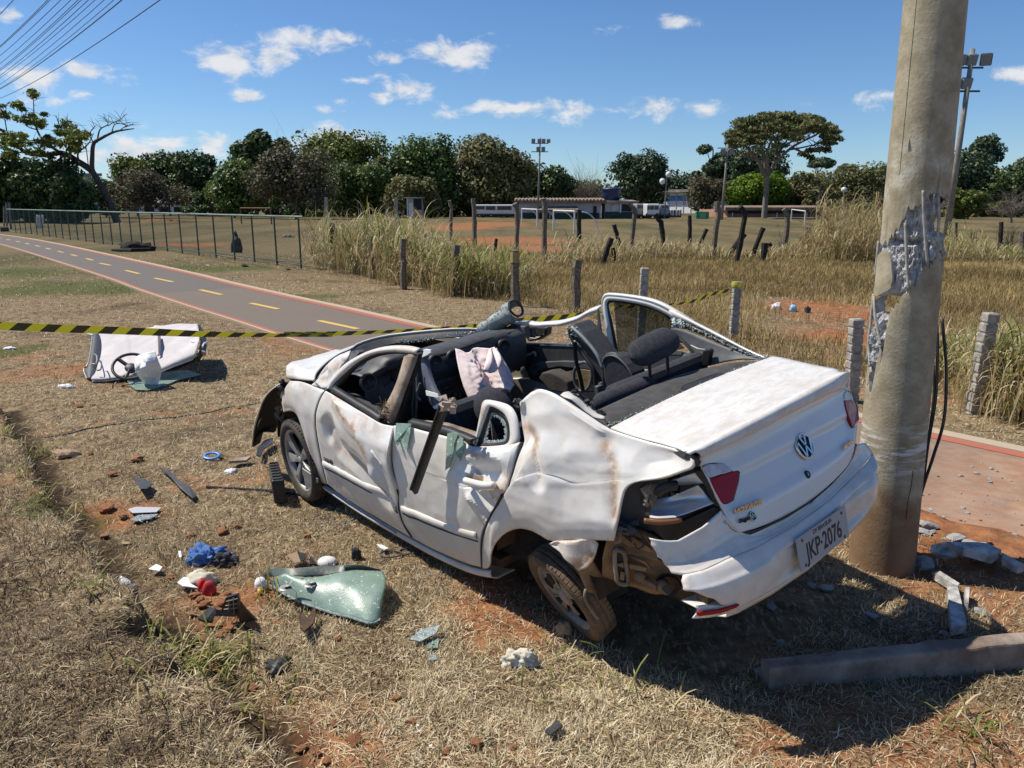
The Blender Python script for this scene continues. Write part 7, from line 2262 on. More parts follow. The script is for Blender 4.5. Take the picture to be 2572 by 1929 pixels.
A_, B_ = resamp(smooth_line(oo, 1), 30), resamp(smooth_line(ii, 1), 30)
rows = [[a, a.lerp(b, .3) + Vector((.03, -.06 * math.sin(math.pi * .3), 0)), a.lerp(b, .65) + Vector((.03, -.07, 0)), b] for a, b in zip(A_, B_)]
nose = MB().grid(rows).build('front_bumper_remnant', M_carpet, car, smooth=True, solid=.006)
rim = [[a + Vector((.004, .010, 0)), a + Vector((-.012, .014, 0)), a.lerp(b, .10) + Vector((0, .006, 0)), a.lerp(b, .16) + Vector((0, -.004, .0))] for a, b in zip(A_, B_)]
with_mud(MB().grid(rim).build('bumper_skin', M_paint, nose, smooth=True, solid=.004), [([(.2, .8), (.75, .25)], .08, .3)])
mb = MB()
for _ in range(22):
 p = L3('B4', rng.uniform(335, 470), rng.uniform(430, 580), 1, .74 + rng.normal(0, .02))
 mb.box(p, (rng.uniform(.02, .06), .01, rng.uniform(.02, .07)), tuple(rng.uniform(-.7, .7, 3)))
tag(mb.build('smashed_headlamp', M_grey_p, car), kind='stuff')
MB().prism([L3('B4', x, y, 1, .76) for x, y in ((365, 500), (385, 520), (372, 580), (385, 610), (358, 590))], (0, -.02, 0)).build('headlamp_shard', M_clear, car)
mb = MB()
for _ in range(20):
 p = L3('B4', rng.uniform(320, 395), rng.uniform(680, 800), 1, .74)
 mb.box(p, tuple(rng.uniform(.012, .035, 3)), tuple(rng.uniform(0, 3, 3)))
tag(mb.build('torn_foam', M_mudarm, car), kind='stuff')
MB().lathe([(0, .03), (.04, .025), (.05, 0), (.045, -.03)], 14, Matrix.Translation(L3('B4', 362, 800, 1, .74)) @ Matrix.Rotation(1.2, 4, 'X')).build('fog_lamp_can', M_mudarm, car, smooth=True)
# ---- dashboard
prof = [(-.50, .955), (-.56, .985), (-.66, 1.005), (-.76, 1.015), (-.815, 1.008), (-.842, .985), (-.846, .955), (-.850, .90), (-.845, .82), (-.835, .74), (-.80, .64), (-.74, .55), (-.66, .47)]
rows = []
for k in range(41):
 y = .66 - 1.30 * k / 40
 r = []
 for x, z in prof:
  hood = .060 * math.exp(-((y - .40) / .15) ** 4) * (1 if z > .96 and x < -.60 else 0)
  pull = -.06 * math.exp(-((y - .40) / .15) ** 4) * (x < -.75) * (z > .96)
  cen = -.035 * math.exp(-((y - .06) / .17) ** 4) * (z < .97) * (x < -.6)
  rec = .075 * math.exp(-((y - .40) / .14) ** 4) * (.86 < z < .97) * (x < -.8)
  foot = .16 * (1 - math.exp(-((y - .06) / .17) ** 4)) * (z < .66)
  r.append(Vector((x + pull + cen + rec + foot, y, z + hood - .02 * (abs(y) > .5) * (z > .97))))
 rows.append(r)
dash = MB().grid(rows).build('dashboard', M_grey_p, car, smooth=True, solid=.006)
MB().tube(catmull([Vector((-.835, .62, .98)), Vector((-.90, .40, 1.052)), Vector((-.85, .20, 1.0)), Vector((-.84, .0, .985)), Vector((-.83, -.3, .995)), Vector((-.80, -.62, .985))], 6), .006, 6).build('dash_seam', M_black, dash)
for f, x, y in (('1', 900, 775), ('1', 1365, 640), ('1', 1490, 607), ('1', 1840, 530)):
 c = L3(f, x, y, 0, -.885 if x in (1365, 1490) else -.862)
 MX = Matrix.Translation(c) @ Matrix.Rotation(math.radians(-90), 4, 'Y') @ Matrix.Rotation(math.radians(0), 4, 'X')
 v_ = MB().lathe([(0, -.004), (.044, -.004), (.046, .004), (.049, .008), (.054, .007), (.056, -.01)], 28, MX).build('air_vent', M_black, dash, smooth=True)
 MB().lathe([(.0475, .0085), (.0485, .0100), (.0515, .0100), (.0525, .0085)], 32, MX).build('vent_ring', M_grey_l, v_, smooth=True)
 MB().box(MX @ Vector((0, 0, .003)), (.006, .030, .006), (.2 if x != 900 else 1.2, 0, 0)).build('vent_tab', M_grey_l, v_)
cl_ = L3('B4', 1440, 395, 0, -.80)
for dy_, rr in ((0, .062), (-.13, .058)):
 MX = Matrix.Translation(cl_ + Vector((0, dy_, .01))) @ Matrix.Rotation(math.radians(-90), 4, 'Y')
 g_ = MB().lathe([(0, .0), (rr * .9, .0), (rr * .95, .006), (rr, .006), (rr * 1.04, .0)], 26, MX).build('gauge', M_black, dash, smooth=True)
 MB().box(MX @ Vector((.02, .0, .004)), (.003, .045, .002), (.8, 0, 0)).build('gauge_needle', M_grey_l, g_)
for (x0, y0, x1, y1), m, nm, dx in (((1350, 725, 1560, 825), M_black, 'tray', -.895), ((1378, 770, 1590, 880), M_grey_p, 'radio', -.905), ((1400, 788, 1580, 845), M_black, 'radio_screen', -.915)):
 q = [L3('1', x0, y0, 0, dx), L3('1', x1, y0 - 62, 0, dx), L3('1', x1 + 22, y1 - 62, 0, dx), L3('1', x0 + 22, y1, 0, dx)]
 MB().prism(q, (.03, 0, 0)).build(nm, m, dash, bevel=.003)
MB().box(L3('1', 1442, 812, 0, -.922), (.006, .035, .006)).build('radio_slot', M_grey_l, dash)
for x, y in ((1440, 890), (1505, 862), (1560, 838)):
 MB().lathe([(0, .02), (.018, .02), (.022, .0)], 14, Matrix.Translation(L3('1', x, y, 0, -.90)) @ Matrix.Rotation(math.radians(-90), 4, 'Y')).build('heater_knob', M_grey_p, dash, smooth=True)
# ---- deployed passenger airbag
top = [L3('1', x, y, 0, dx) for x, y, dx in ((1502, 540, -.90), (1530, 545, -.91), (1580, 575, -.93), (1640, 530, -.92), (1700, 535, -.92), (1760, 540, -.92), (1792, 535, -.91))]
bot = [L3('1', x, y, 0, dx) for x, y, dx in ((1622, 938, -1.16), (1660, 910, -1.18), (1720, 880, -1.18), (1800, 890, -1.18), (1882, 845, -1.14))]
lef = [L3('1', x, y, 0, dx) for x, y, dx in ((1502, 540, -.90), (1516, 640, -.97), (1550, 780, -1.06), (1595, 890, -1.13), (1622, 938, -1.16))]
rig = [L3('1', x, y, 0, dx) for x, y, dx in ((1792, 535, -.91), (1835, 610, -.97), (1890, 700, -1.04), (1913, 775, -1.09), (1882, 845, -1.14))]
rows = coons(top, bot, lef, rig, 46, 46)
for j, r in enumerate(rows):
 for i, p in enumerate(r):
  u, v = i / 45, j / 45
  k = min(1, 4 * min(u, 1 - u, v + .05, 1.02 - v))
  fold = .055 * math.sin(u * 9 + v * 2.2 + 1.5 * mnoise.noise(Vector((u * 3, v * 3, 2)))) * (.3 + .7 * v)
  vall = -.07 * math.exp(-((u - .42 - .1 * v) / .10) ** 2) * (1 - v * .5)
  p.x -= k * (.05 + fold * .6 + vall + .030 * abs(mnoise.noise(Vector((u * 7, v * 7, 5)))) + .02 * mnoise.noise(Vector((u * 16, v * 12, 8))))
  p.y += k * .012 * mnoise.noise(Vector((u * 10, v * 10, 3)))
bag = MB().grid(rows).build('airbag', M_bag, car, smooth=True, solid=.003)
rows = coons([L3('1', 1640, 560, 0, -1.0), L3('1', 1760, 530, 0, -.99), L3('1', 1782, 545, 0, -.99)], [L3('1', 1700, 690, 0, -1.16), L3('1', 1760, 720, 0, -1.17), L3('1', 1830, 650, 0, -1.12)], [L3('1', 1740, 540, 0, -.99), L3('1', 1715, 620, 0, -1.10), L3('1', 1700, 690, 0, -1.16)], [L3('1', 1782, 545, 0, -.99), L3('1', 1815, 600, 0, -1.07), L3('1', 1830, 650, 0, -1.12)], 18, 18)
for j, r in enumerate(rows):
 for i, p in enumerate(r):
  p.x -= .03 * math.sin(i * .55) * math.sin(math.pi * j / 17)
MB().grid(rows).build('airbag_fold', M_bag, bag, smooth=True, solid=.003)
MB().tube(catmull([L3('1', 1640, 935, 0, -1.18), L3('1', 1770, 880, 0, -1.2), L3('1', 1850, 850, 0, -1.17), L3('1', 1905, 790, 0, -1.11)], 5), .010, 6).build('airbag_hem', M_bag, bag, smooth=True)
# ---- loose belt pillar trim hanging in the middle
tl_ = [WF('1', *q, -.20) for q in ((1262, 560), (1264, 650), (1275, 740), (1292, 830), (1320, 910), (1350, 955))]
tr_ = [WF('1', *q, -.22) for q in ((1310, 570), (1322, 640), (1340, 720), (1368, 800), (1400, 860), (1420, 905))]
M_bluegrey = mottled('blue grey trim', (.075, .085, .125), (.12, .13, .18), 9, .55, .1)
o = MB().grid([[a, a.lerp(b, .5) + Vector((-.01, .012, 0)), b] for a, b in zip(resamp(smooth_line(tl_, 1), 18), resamp(smooth_line(tr_, 1), 18))]).build('belt_pillar_trim', M_bluegrey, car, smooth=True, solid=.006)
MB().prism([WF('1', *q, -.18) for q in ((1232, 600), (1245, 560), (1290, 545), (1328, 550), (1332, 572), (1300, 592), (1270, 605))], (0, -.012, 0)).build('belt_anchor', M_buswhite, o, bevel=.003)
MB().prism([WF('1', *q, -.175) for q in ((1296, 832), (1378, 856), (1386, 882), (1302, 866))], (0, -.006, 0)).build('sunlit_patch', M_buswhite, o)  # white plate paints the sunlit patch on the trim
MB().prism([WF('1', *q, -.175) for q in ((1345, 945), (1412, 905), (1400, 950), (1362, 962))], (0, -.008, 0)).build('trim_end', M_buswhite, o)
for pts in ([(1215, 640), (1212, 800), (1205, 1050)], [(1232, 660), (1238, 820), (1228, 1040)], [(1258, 780), (1236, 860), (1262, 900)]):
 MB().tube(catmull([WF('1', *q, -.16) for q in pts], 4), .007, 5).build('seat_belt', M_grey_l, car)
# ---- torn windscreen pillar, folded roof strip, far mirror
P0, P1 = L3('1', 1700, 425, 1, -.60), L3('1', 1918, 268, 1, -.66)
ax_ = (P1 - P0).normalized()
s1 = ax_.cross(Vector((0, 1, 0))).normalized()
s2 = s1.cross(ax_)
rows = []
for k in range(15):
 t_ = k / 14
 c = P0.lerp(P1, t_)
 rr = .060 + .012 * t_ + .006 * math.sin(k * 1.3)
 rows.append([c + (s1 * math.cos(a) + s2 * math.sin(a)) * rr * (1 + .08 * math.sin(3 * a + k * .4)) for a in np.linspace(-.6, 4.2, 22)])
M_pill = mottled('grey pillar trim', (.20, .23, .225), (.33, .36, .345), 7, .6, .2, .004)
o = MB().grid(rows).build('torn_pillar', M_pill, car, smooth=True, solid=.005)
rows = [[c.lerp(P0, .0) for c in r] for r in rows]
mb = MB()
for _ in range(70):
 t_, a = rng.random(), rng.uniform(1.0, 2.9)
 c = P0.lerp(P1, t_ * .95 + .05) + (s1 * math.cos(a) + s2 * math.sin(a)) * .072
 s = rng.uniform(.003, .010)
 mb.box(c, (s, s, s * .5), tuple(rng.uniform(0, 3, 3)))
tag(mb.build('glass_crumbs', M_gl_crumb, o), kind='stuff')
MB().lathe([(.062, 0), (.066, .02), (.050, .01)], 20, Matrix.Translation(P1) @ ax_.to_track_quat('Z', 'Y').to_matrix().to_4x4()).build('pillar_end', M_black, o)
MB().prism([L3('1', x, y, 1, -.66) for x, y in ((1760, 440), (1900, 370), (1935, 380), (1935, 700), (1880, 640), (1800, 470))], (0, -.03, 0)).build('pillar_base', M_black, car)
up_ = [L3('2', x, y, 1, -.735) for x, y in ((372, 296), (480, 292), (620, 298), (720, 285), (800, 268), (880, 232), (940, 198), (992, 180))]
dn_ = [L3('2', x, y, 1, -.735) for x, y in ((376, 316), (450, 325), (560, 334), (680, 335), (780, 318), (860, 288), (930, 250), (992, 232))]
rows = [[a, a.lerp(b, .3) + Vector((0, .03, 0)), a.lerp(b, .65) + Vector((0, .035, 0)), b + Vector((0, .01, 0))] for a, b in zip(resamp(smooth_line(up_, 1), 30), resamp(smooth_line(dn_, 1), 30))]
for k, r in enumerate(rows):
 for p in r:
  p.y += .012 * math.sin(k * .8)
with_mud(MB().grid(rows).build('folded_roof_rail', M_paint, car, smooth=True, solid=.006))
mo = [L3('2', x, y, 1, -.86) for x, y in ((448, 330), (560, 332), (618, 340), (612, 395), (560, 428), (490, 440), (458, 395))]
mir = MB().prism(mo, (0, -.06, 0)).build('door_mirror', M_black, car, bevel=.012)
MB().prism([L3('2', x, y, 1, -.855) for x, y in ((472, 342), (555, 342), (603, 348), (598, 390), (555, 412), (500, 424), (478, 390))], (0, .004, 0)).build('mirror_glass', mat('mirror glass', (.75, .75, .75), .03, 1.0), mir)
MB().prism([L3('2', x, y, 1, -.80) for x, y in ((405, 330), (465, 330), (478, 420), (440, 405), (408, 360))], (0, -.05, 0)).build('mirror_arm', M_grey_l, mir, bevel=.01)
# ---- far side doors
fd_ = MB().prism([L3('2', x, y, 1, -.725) for x, y in ((405, 462), (985, 472), (1030, 545), (1010, 790), (760, 790), (500, 700), (430, 560))], (0, -.07, 0)).build('front_passenger_door', M_grey_p, car, bevel=.01)
MB().tube(catmull([L3('2', 415, 458, 1, -.73), L3('2', 700, 466, 1, -.73), L3('2', 985, 478, 1, -.73)], 5), .010, 6).build('window_sill', M_black, fd_)
MB().tube(catmull([L3('2', 410, 448, 1, -.755), L3('2', 700, 456, 1, -.755), L3('2', 985, 466, 1, -.755)], 5), .007, 6).build('sill_flange', M_paint, fd_)
MB().prism([L3('2', x, y, 1, -.715) for x, y in ((470, 490), (535, 492), (548, 520), (540, 545), (470, 530))], (0, -.01, 0)).build('handle_recess', M_black, fd_)
MB().tube(catmull([L3('2', 465, 530, 1, -.705), L3('2', 500, 528, 1, -.70), L3('2', 532, 512, 1, -.70), L3('2', 540, 540, 1, -.705)], 4), .011, 7).build('inner_handle', M_silver, fd_, smooth=True)
MB().prism([L3('2', x, y, 1, -.70) for x, y in ((480, 620), (560, 580), (720, 572), (880, 575), (980, 590), (990, 640), (700, 612), (560, 640))], (0, -.02, 0)).build('armrest', M_grey_l, fd_, bevel=.006)
MB().prism([L3('2', x, y, 1, -.70) for x, y in ((490, 625), (550, 600), (555, 670), (520, 668))], (0, -.008, 0)).build('door_pocket', M_grey_l, fd_)
rd2 = MB().prism([L3('2', x, y, 1, -.725) for x, y in ((1050, 520), (1130, 518), (1300, 520), (1500, 520), (1630, 545), (1640, 640), (1400, 720), (1200, 760), (1060, 700))], (0, -.07, 0)).build('rear_passenger_door', M_grey_l, car, bevel=.01)
MB().tube(catmull([L3('2', 1160, 700, 1, -.71), L3('2', 1200, 640, 1, -.71), L3('2', 1290, 635, 1, -.71), L3('2', 1400, 655, 1, -.71)], 5), .008, 6).build('door_piping', M_silver, rd2)
MB().prism([L3('2', x, y, 1, -.715) for x, y in ((1090, 555), (1150, 548), (1168, 580), (1140, 620), (1100, 600))], (0, -.01, 0)).build('handle_recess', M_black, rd2)
MB().tube(catmull([L3('2', 1120, 600, 1, -.705), L3('2', 1150, 590, 1, -.70), L3('2', 1160, 556, 1, -.705)], 4), .013, 7).build('inner_handle', M_silver, rd2, smooth=True)
def YR(f, x, y):
 return L3(f, x, y, 1, -.735)
fo = [YR('2', *q) for q in ((1045, 535), (1030, 420), (1008, 300), (994, 210), (996, 140), (1018, 100), (1060, 100), (1150, 108), (1280, 126), (1380, 152), (1470, 195), (1560, 252), (1640, 302))]
fi = [YR('2', *q) for q in ((1092, 520), (1076, 420), (1052, 300), (1036, 215), (1032, 172), (1046, 150), (1075, 148), (1160, 156), (1270, 176), (1350, 200), (1420, 230), (1475, 262), (1500, 290))]
A_, B_ = resamp(smooth_line(fo, 1), 54), resamp(smooth_line(fi, 1), 54)
fr2 = MB().grid([[a - Vector((0, .02, 0)), a + Vector((0, .0, 0)), a.lerp(b, .22) + Vector((0, .012, 0)), a.lerp(b, .34) + Vector((0, -.004, 0)), a.lerp(b, .48) + Vector((0, .012, 0)), b + Vector((0, .006, 0)), b - Vector((0, .03, 0))] for a, b in zip(A_, B_)]).build('window_frame', M_paint, rd2, smooth=True, solid=.006)
with_mud(fr2)
C_ = [b.lerp(a, -.30) for a, b in zip(A_, B_)]
MB().grid([[b - Vector((0, .004, 0)), c - Vector((0, .012, 0))] for b, c in zip(B_, C_)]).build('window_seal', M_black, rd2, solid=.006)
gl_p = [YR('2', *q) + Vector((0, -.015, 0)) for q in ((1072, 160), (1160, 158), (1270, 178), (1350, 202), (1420, 232), (1500, 288), (1490, 330), (1460, 380), (1500, 420), (1560, 490), (1500, 505), (1100, 515))]
MB().prism(gl_p, (0, -.004, 0)).build('window_pane', M_gl_tint, rd2)
MB().tube([YR('2', 1095, 518), YR('2', 1300, 520), YR('2', 1560, 524)], .012, 6).build('window_sill', M_black, rd2)
rows = [[YR('2', 960, 470) + Vector((0, .03, 0)), YR('2', 1000, 300) + Vector((0, .03, 0)), YR('2', 1000, 200) + Vector((0, .03, 0))], [YR('2', 1040, 540) + Vector((0, .03, 0)), YR('2', 1030, 400) + Vector((0, .03, 0)), YR('2', 1006, 220) + Vector((0, .03, 0))]]
MB().grid(rows).build('far_centre_pillar', M_grey_l, car, solid=.01)
so_ = [L3('2', x, y, 1, yv) for x, y, yv in ((1470, 198, -.74), (1560, 245, -.735), (1640, 292, -.73), (1800, 372, -.72), (1950, 455, -.70), (2080, 520, -.68), (2185, 560, -.66))]
sm_ = [L3('2', x, y, 1, yv) for x, y, yv in ((1500, 292, -.73), (1580, 305, -.72), (1660, 335, -.71), (1800, 408, -.70), (1950, 482, -.68), (2070, 540, -.66), (2150, 568, -.65))]
si2 = [L3('2', x, y, 1, yv) for x, y, yv in ((1495, 335, -.70), (1570, 345, -.70), (1650, 372, -.69), (1780, 430, -.68), (1920, 498, -.66), (2040, 546, -.65), (2110, 566, -.64))]
A_, B_, C_ = [resamp(smooth_line(q, 1), 36) for q in (so_, sm_, si2)]
with_mud(MB().grid([[a, a.lerp(b, .35) + Vector((0, .02, .01)), b] for a, b in zip(A_, B_)]).build('far_roof_pillar', M_paint, car, smooth=True, solid=.008))
MB().grid([[b, b.lerp(c, .5) + Vector((0, 0, .008)), c] for b, c in zip(B_, C_)]).build('rear_window_seal', M_black, car, smooth=True, solid=.006)
mb = MB()
for _ in range(150):
 k = int(rng.integers(0, 36))
 p = B_[k].lerp(C_[k], rng.random()) + Vector((rng.normal(0, .006), .008, .010))
 s = rng.uniform(.003, .010) * (2.2 if k < 5 else 1)
 mb.box(p, (s, s, s * .7), tuple(rng.uniform(0, 3, 3)))
tag(mb.build('glass_crumbs', M_gl_crumb, car), kind='stuff')
tp_ = [L3('2', x, y, 1, yv) for x, y, yv in ((1492, 338, -.69), (1600, 362, -.69), (1780, 438, -.68), (1960, 518, -.66), (2108, 562, -.64), (1950, 560, -.63), (1760, 600, -.63), (1690, 622, -.63), (1662, 570, -.65), (1610, 480, -.67), (1540, 412, -.68), (1472, 372, -.69))]
rows = coons([tp_[0], tp_[1], tp_[2], tp_[3], tp_[4]], [tp_[10], tp_[9], tp_[8], tp_[7], tp_[6], tp_[5], tp_[4] - Vector((.002, 0, .004))], [tp_[0], tp_[11], tp_[10]], [tp_[4], tp_[4] - Vector((.001, 0, .002)), tp_[4] - Vector((.002, 0, .004))], 26, 10)
MB().grid(rows).build('pillar_trim', M_grey_l, car, smooth=True, solid=.008)
MB().prism([L3('2', x, y, 1, -.60) for x, y in ((1700, 500), (1745, 488), (1760, 505), (1738, 600), (1668, 628), (1690, 560))], (0, -.03, 0)).build('belt_guide', M_black, car, bevel=.006)
MB().tube([L3('2', 1620, 463, 1, -.64), L3('2', 1668, 486, 1, -.63), L3('2', 1720, 494, 1, -.61)], .005, 5).build('belt_slot', M_silver, car)
MB().tube(catmull([L3('2', 1520, 398, 1, -.66), L3('2', 1590, 460, 1, -.65), L3('2', 1645, 540, 1, -.64), L3('2', 1650, 610, 1, -.64)], 5), .010, 6).build('door_seal', M_black, car)
# ---- parcel shelf and rear seat
SZ = 1.012
sh_top = [L3('2', 968, 895, 2, SZ + .0), L3('2', 1200, 790, 2, SZ), L3('2', 1380, 712, 2, SZ), L3('2', 1560, 640, 2, SZ), L3('2', 1750, 598, 2, SZ), L3('2', 1950, 562, 2, SZ), L3('2', 2105, 560, 2, SZ)]
sh_bot = [L3('2', 1060, 1022, 2, SZ), L3('2', 1400, 862, 2, SZ), L3('2', 1750, 720, 2, SZ), L3('2', 2125, 565, 2, SZ)]
rows = coons(sh_top, sh_bot, [sh_top[0], L3('2', 1010, 960, 2, SZ), sh_bot[0]], [sh_top[-1], L3('2', 2115, 562, 2, SZ), sh_bot[-1]], 50, 12)
for j, r in enumerate(rows):
 for i, p in enumerate(r):
  p.z += .012 * math.sin(math.pi * j / 11) + .008 * math.sin(i * .35) * math.sin(math.pi * j / 11) - .012
shelf = MB().grid(rows).build('parcel_shelf', M_shelf, car, smooth=True, solid=.010)
slot = [L3('2', x, y, 2, SZ + .007) for x, y in ((1540, 772), (1562, 745), (1680, 700), (1800, 658), (1832, 652), (1885, 678), (1862, 700), (1740, 742), (1580, 806))]
MB().prism(slot, (0, 0, .003)).build('brake_light_slot', M_black, shelf)
MB().tube(resamp(slot + [slot[0]], 40), .006, 6).build('slot_rim', M_shelf, shelf, smooth=True)
sl_ = [L3('2', x, y, 2, 1.03) for x, y in ((1015, 1040), (1060, 1036), (1250, 950), (1500, 842), (1750, 735), (2000, 625), (2148, 556))]
MB().tube(resamp(smooth_line(sl_, 1), 40), .013, 6, flat=.7).build('rear_window_seal', M_black, car, smooth=True)
mb = MB()
P_ = resamp(sl_, 60)
for _ in range(320):
 p = P_[int(rng.integers(0, 60))] + Vector((rng.normal(.004, .008), rng.normal(0, .012), .010 + rng.normal(0, .003)))
 s = rng.uniform(.0025, .008)
 mb.box(p, (s, s, s * .7), tuple(rng.uniform(0, 3, 3)))
tag(mb.build('glass_crumbs', M_gl_crumb, car), kind='stuff')
st0, st1 = L3('2', 965, 862, 2, 1.0), L3('2', 1372, 706, 2, 1.0)
MB().tube([st0.lerp(st1, k / 8) + Vector((.02, 0, -.02)) for k in range(9)], [.030] + [.052] * 7 + [.030], 12).build('rear_seat_back', M_fabric, car, smooth=True)
MB().box((-2.30, -.30, .90), (.12, .75, .22), (0, .15, 0)).build('rear_seat_back', M_fabric, car, bevel=.04)
MB().box((-2.05, 0, .50), (.5, 1.25, .18)).build('rear_bench', M_fabric, car, bevel=.05)
hd0, hd1 = L3('2', 1255, 525, 0, -2.35), L3('2', 1475, 415, 0, -2.36)
rows = []
axd = (hd1 - hd0)
for k in range(19):
 t_ = -.22 + 1.40 * k / 18
 c = hd0 + axd * t_
 e = max(0.0, 1 - abs((k - 9) / 9.0) ** 4) ** .5
 rows.append([c + Vector((.060 * math.cos(a), 0, .066 * math.sin(a))) * max(e, .02) + Vector((.03 * math.sin(a) * e, 0, 0)) for a in np.linspace(0, 2 * math.pi, 25)])
hr = MB().grid(rows).build('rear_headrest', M_fabric, car, smooth=True)
for x, y in ((1330, 585), (1452, 500)):
 a = L3('2', x, y, 0, -2.35)
 MB().tube([a, Vector((a.x, a.y, .99))], .009, 8).build('headrest_post', M_black, hr)
# ---- broken front seats
yv = -.36
q = [L3('2', x, yy, 1, yv) for x, yy in ((765, 370), (772, 320), (795, 315), (860, 380), (930, 470), (1000, 560), (1022, 640), (1020, 760), (970, 800), (945, 640), (880, 510), (800, 420))]
fs = MB().prism(q, (0, -.16, 0)).build('front_seat_back', M_grey_p, car, bevel=.015)
MB().tube(catmull([L3('2', x, yy, 1, yv + .02) for x, yy in ((775, 345), (800, 430), (880, 540), (945, 640), (960, 770), (970, 830))], 5), .013, 6).build('seat_frame', M_black, fs, smooth=True)
MB().tube(catmull([L3('2', x, yy, 1, yv + .03) for x, yy in ((790, 335), (870, 410), (960, 520), (1005, 620))], 5), .010, 6).build('seat_piping', M_pill, fs, smooth=True)
mb = MB()
for _ in range(30):
 p = L3('2', rng.uniform(762, 830), rng.uniform(312, 470), 1, yv + .02)
 s = rng.uniform(.005, .016)
 mb.box(p, (s, s, s), tuple(rng.uniform(0, 3, 3)))
tag(mb.build('glass_crumbs', M_gl_crumb, fs), kind='stuff')
MB().tube(catmull([L3('2', x, yy, 1, yv + .04) for x, yy in ((812, 440), (820, 560), (850, 680), (870, 780))], 5), .016, 6, flat=.4).build('seat_belt', M_black, car)
MB().tube(catmull([L3('2', x, yy, 1, yv - .06) for x, yy in ((840, 590), (810, 640), (812, 720), (850, 780), (905, 760), (930, 690), (925, 620), (890, 580), (840, 590))], 4), .010, 6).build('belt_loop', M_grey_l, car, smooth=True)
q = [L3('2', x, yy, 1, -.18) for x, yy in ((1004, 580), (1020, 545), (1060, 535), (1110, 552), (1160, 600), (1200, 660), (1220, 725), (1150, 790), (1040, 800), (1010, 690))]
sk = MB().prism(q, (0, -.12, 0)).build('seat_cushion_torn', M_fabric, car, bevel=.015)
for off, m in ((.004, M_grey_l), (.020, M_black), (.036, M_grey_l)):
 MB().tube(catmull([L3('2', x, yy, 1, -.17 - off * 2) + Vector((-off * .4, 0, off * .5)) for x, yy in ((1004, 585), (1022, 548), (1065, 536), (1115, 556), (1165, 606), (1205, 668), (1222, 735))], 5), .006, 6).build('cushion_piping', m, sk, smooth=True)
MB().tube(catmull([L3('2', x, yy, 1, -.12) for x, yy in ((950, 860), (1010, 840), (1010, 770), (990, 720))], 4), .014, 7).build('recliner', M_grey_l, car, smooth=True)
MB().box(L3('2', 985, 800, 1, -.10), (.03, .05, .10)).build('buckle', M_grey_l, car, bevel=.006)
hc = L3('1', 1772, 965, 1, .36)
rows = []
for k in range(15):
 ph = -math.pi / 2 + math.pi * k / 14
 rows.append([hc + Vector((.12 * math.cos(ph) * math.cos(a) + .03 * math.sin(ph), .10 * math.cos(ph) * math.sin(a), .12 * math.sin(ph))) for a in np.linspace(0, 2 * math.pi, 21)])
MB().grid(rows).build('driver_headrest', M_fabric, car, smooth=True)
MB().box((-1.58, .36, .60), (.16, .46, .62), (0, .25, 0)).build('driver_seat_back', M_fabric, car, bevel=.05)
MB().box((-1.15, .36, .40), (.52, .48, .14)).build('driver_seat', M_fabric, car, bevel=.05)
MB().box((-1.15, -.36, .40), (.52, .48, .14)).build('passenger_seat', M_fabric, car, bevel=.05)
q = [L3('2', x, yy, 1, -.45) for x, yy in ((560, 690), (580, 655), (640, 648), (720, 690), (760, 720), (775, 800), (640, 780))]
MB().prism(q, (0, -.10, 0)).build('loose_mat', mottled('brown grey felt', (.045, .036, .030), (.08, .066, .054), 12, .95, .3), car, bevel=.01)
MB().prism([L3('2', x, yy, 1, -.66) for x, yy in ((745, 650), (850, 630), (925, 640), (920, 760), (850, 780), (760, 720))], (0, -.01, 0)).build('torn_lining', mottled('ochre lining', (.20, .13, .06), (.30, .21, .11), 8, .9, .3), car)
MB().tube(catmull([L3('1', 1552, 1012, 1, .05), L3('1', 1575, 1012, 1, .05), L3('1', 1590, 1040, 1, .05), L3('1', 1592, 1090, 1, .05)], 5), .012, 8).build('gear_lever', M_chrome, car, smooth=True)
u0 = [L3('2', x, y, 1, yv) for x, y, yv in ((704, 812, .60), (790, 835, .59), (870, 905, .57), (950, 962, .56), (1022, 972, .54))]
u1 = [L3('2', x, y, 1, yv) for x, y, yv in ((768, 782, .52), (820, 800, .51), (890, 855, .50), (960, 915, .49), (1030, 962, .49))]
rows = [[a, a.lerp(b, .5) + Vector((0, 0, .006)), b] for a, b in zip(resamp(u0, 20), resamp(u1, 20))]
MB().grid(rows).build('pillar_flange', M_white_in, quarter, smooth=True, solid=.006)
mb = MB()
for _ in range(46):
 k = rng.random()
 p = resamp(u1, 20)[int(k * 19)] + Vector((rng.normal(0, .010), rng.normal(.012, .012), .006))
 mb.box(p, tuple(rng.uniform(.006, .020, 3)), tuple(rng.uniform(0, 3, 3)))
tag(mb.build('glue_lumps', M_black, quarter), kind='stuff')
mb = MB()
for _ in range(14):
 p = L3('2', rng.uniform(400, 432), rng.uniform(845, 885), 1, .67)
 mb.box(p, tuple(rng.uniform(.008, .022, 3)), tuple(rng.uniform(0, 3, 3)))
tag(mb.build('torn_seal_end', M_grey_p, quarter), kind='stuff')
MB().tube([L3('2', 430, 870, 1, .67), L3('2', 545, 770, 1, .66), L3('2', 700, 815, 1, .62), L3('2', 880, 935, 1, .60), L3('2', 1020, 1030, 1, .58)], .008, 6).build('pillar_seal', M_black, quarter)
MB().prism([Vector((-.62, .66, .25)), Vector((-2.35, .66, .25)), Vector((-2.45, .62, .96)), Vector((-2.15, .64, .74)), Vector((-1.3, .68, .70)), Vector((-.62, .68, .78))], (0, -.02, 0)).build('inner_side', M_carpet, car)
MB().prism([Vector((-2.30, .62, .45)), Vector((-3.05, .56, .45)), Vector((-3.05, .53, .99)), Vector((-2.42, .58, 1.05))], (0, -.02, 0)).build('inner_quarter', M_carpet, car)
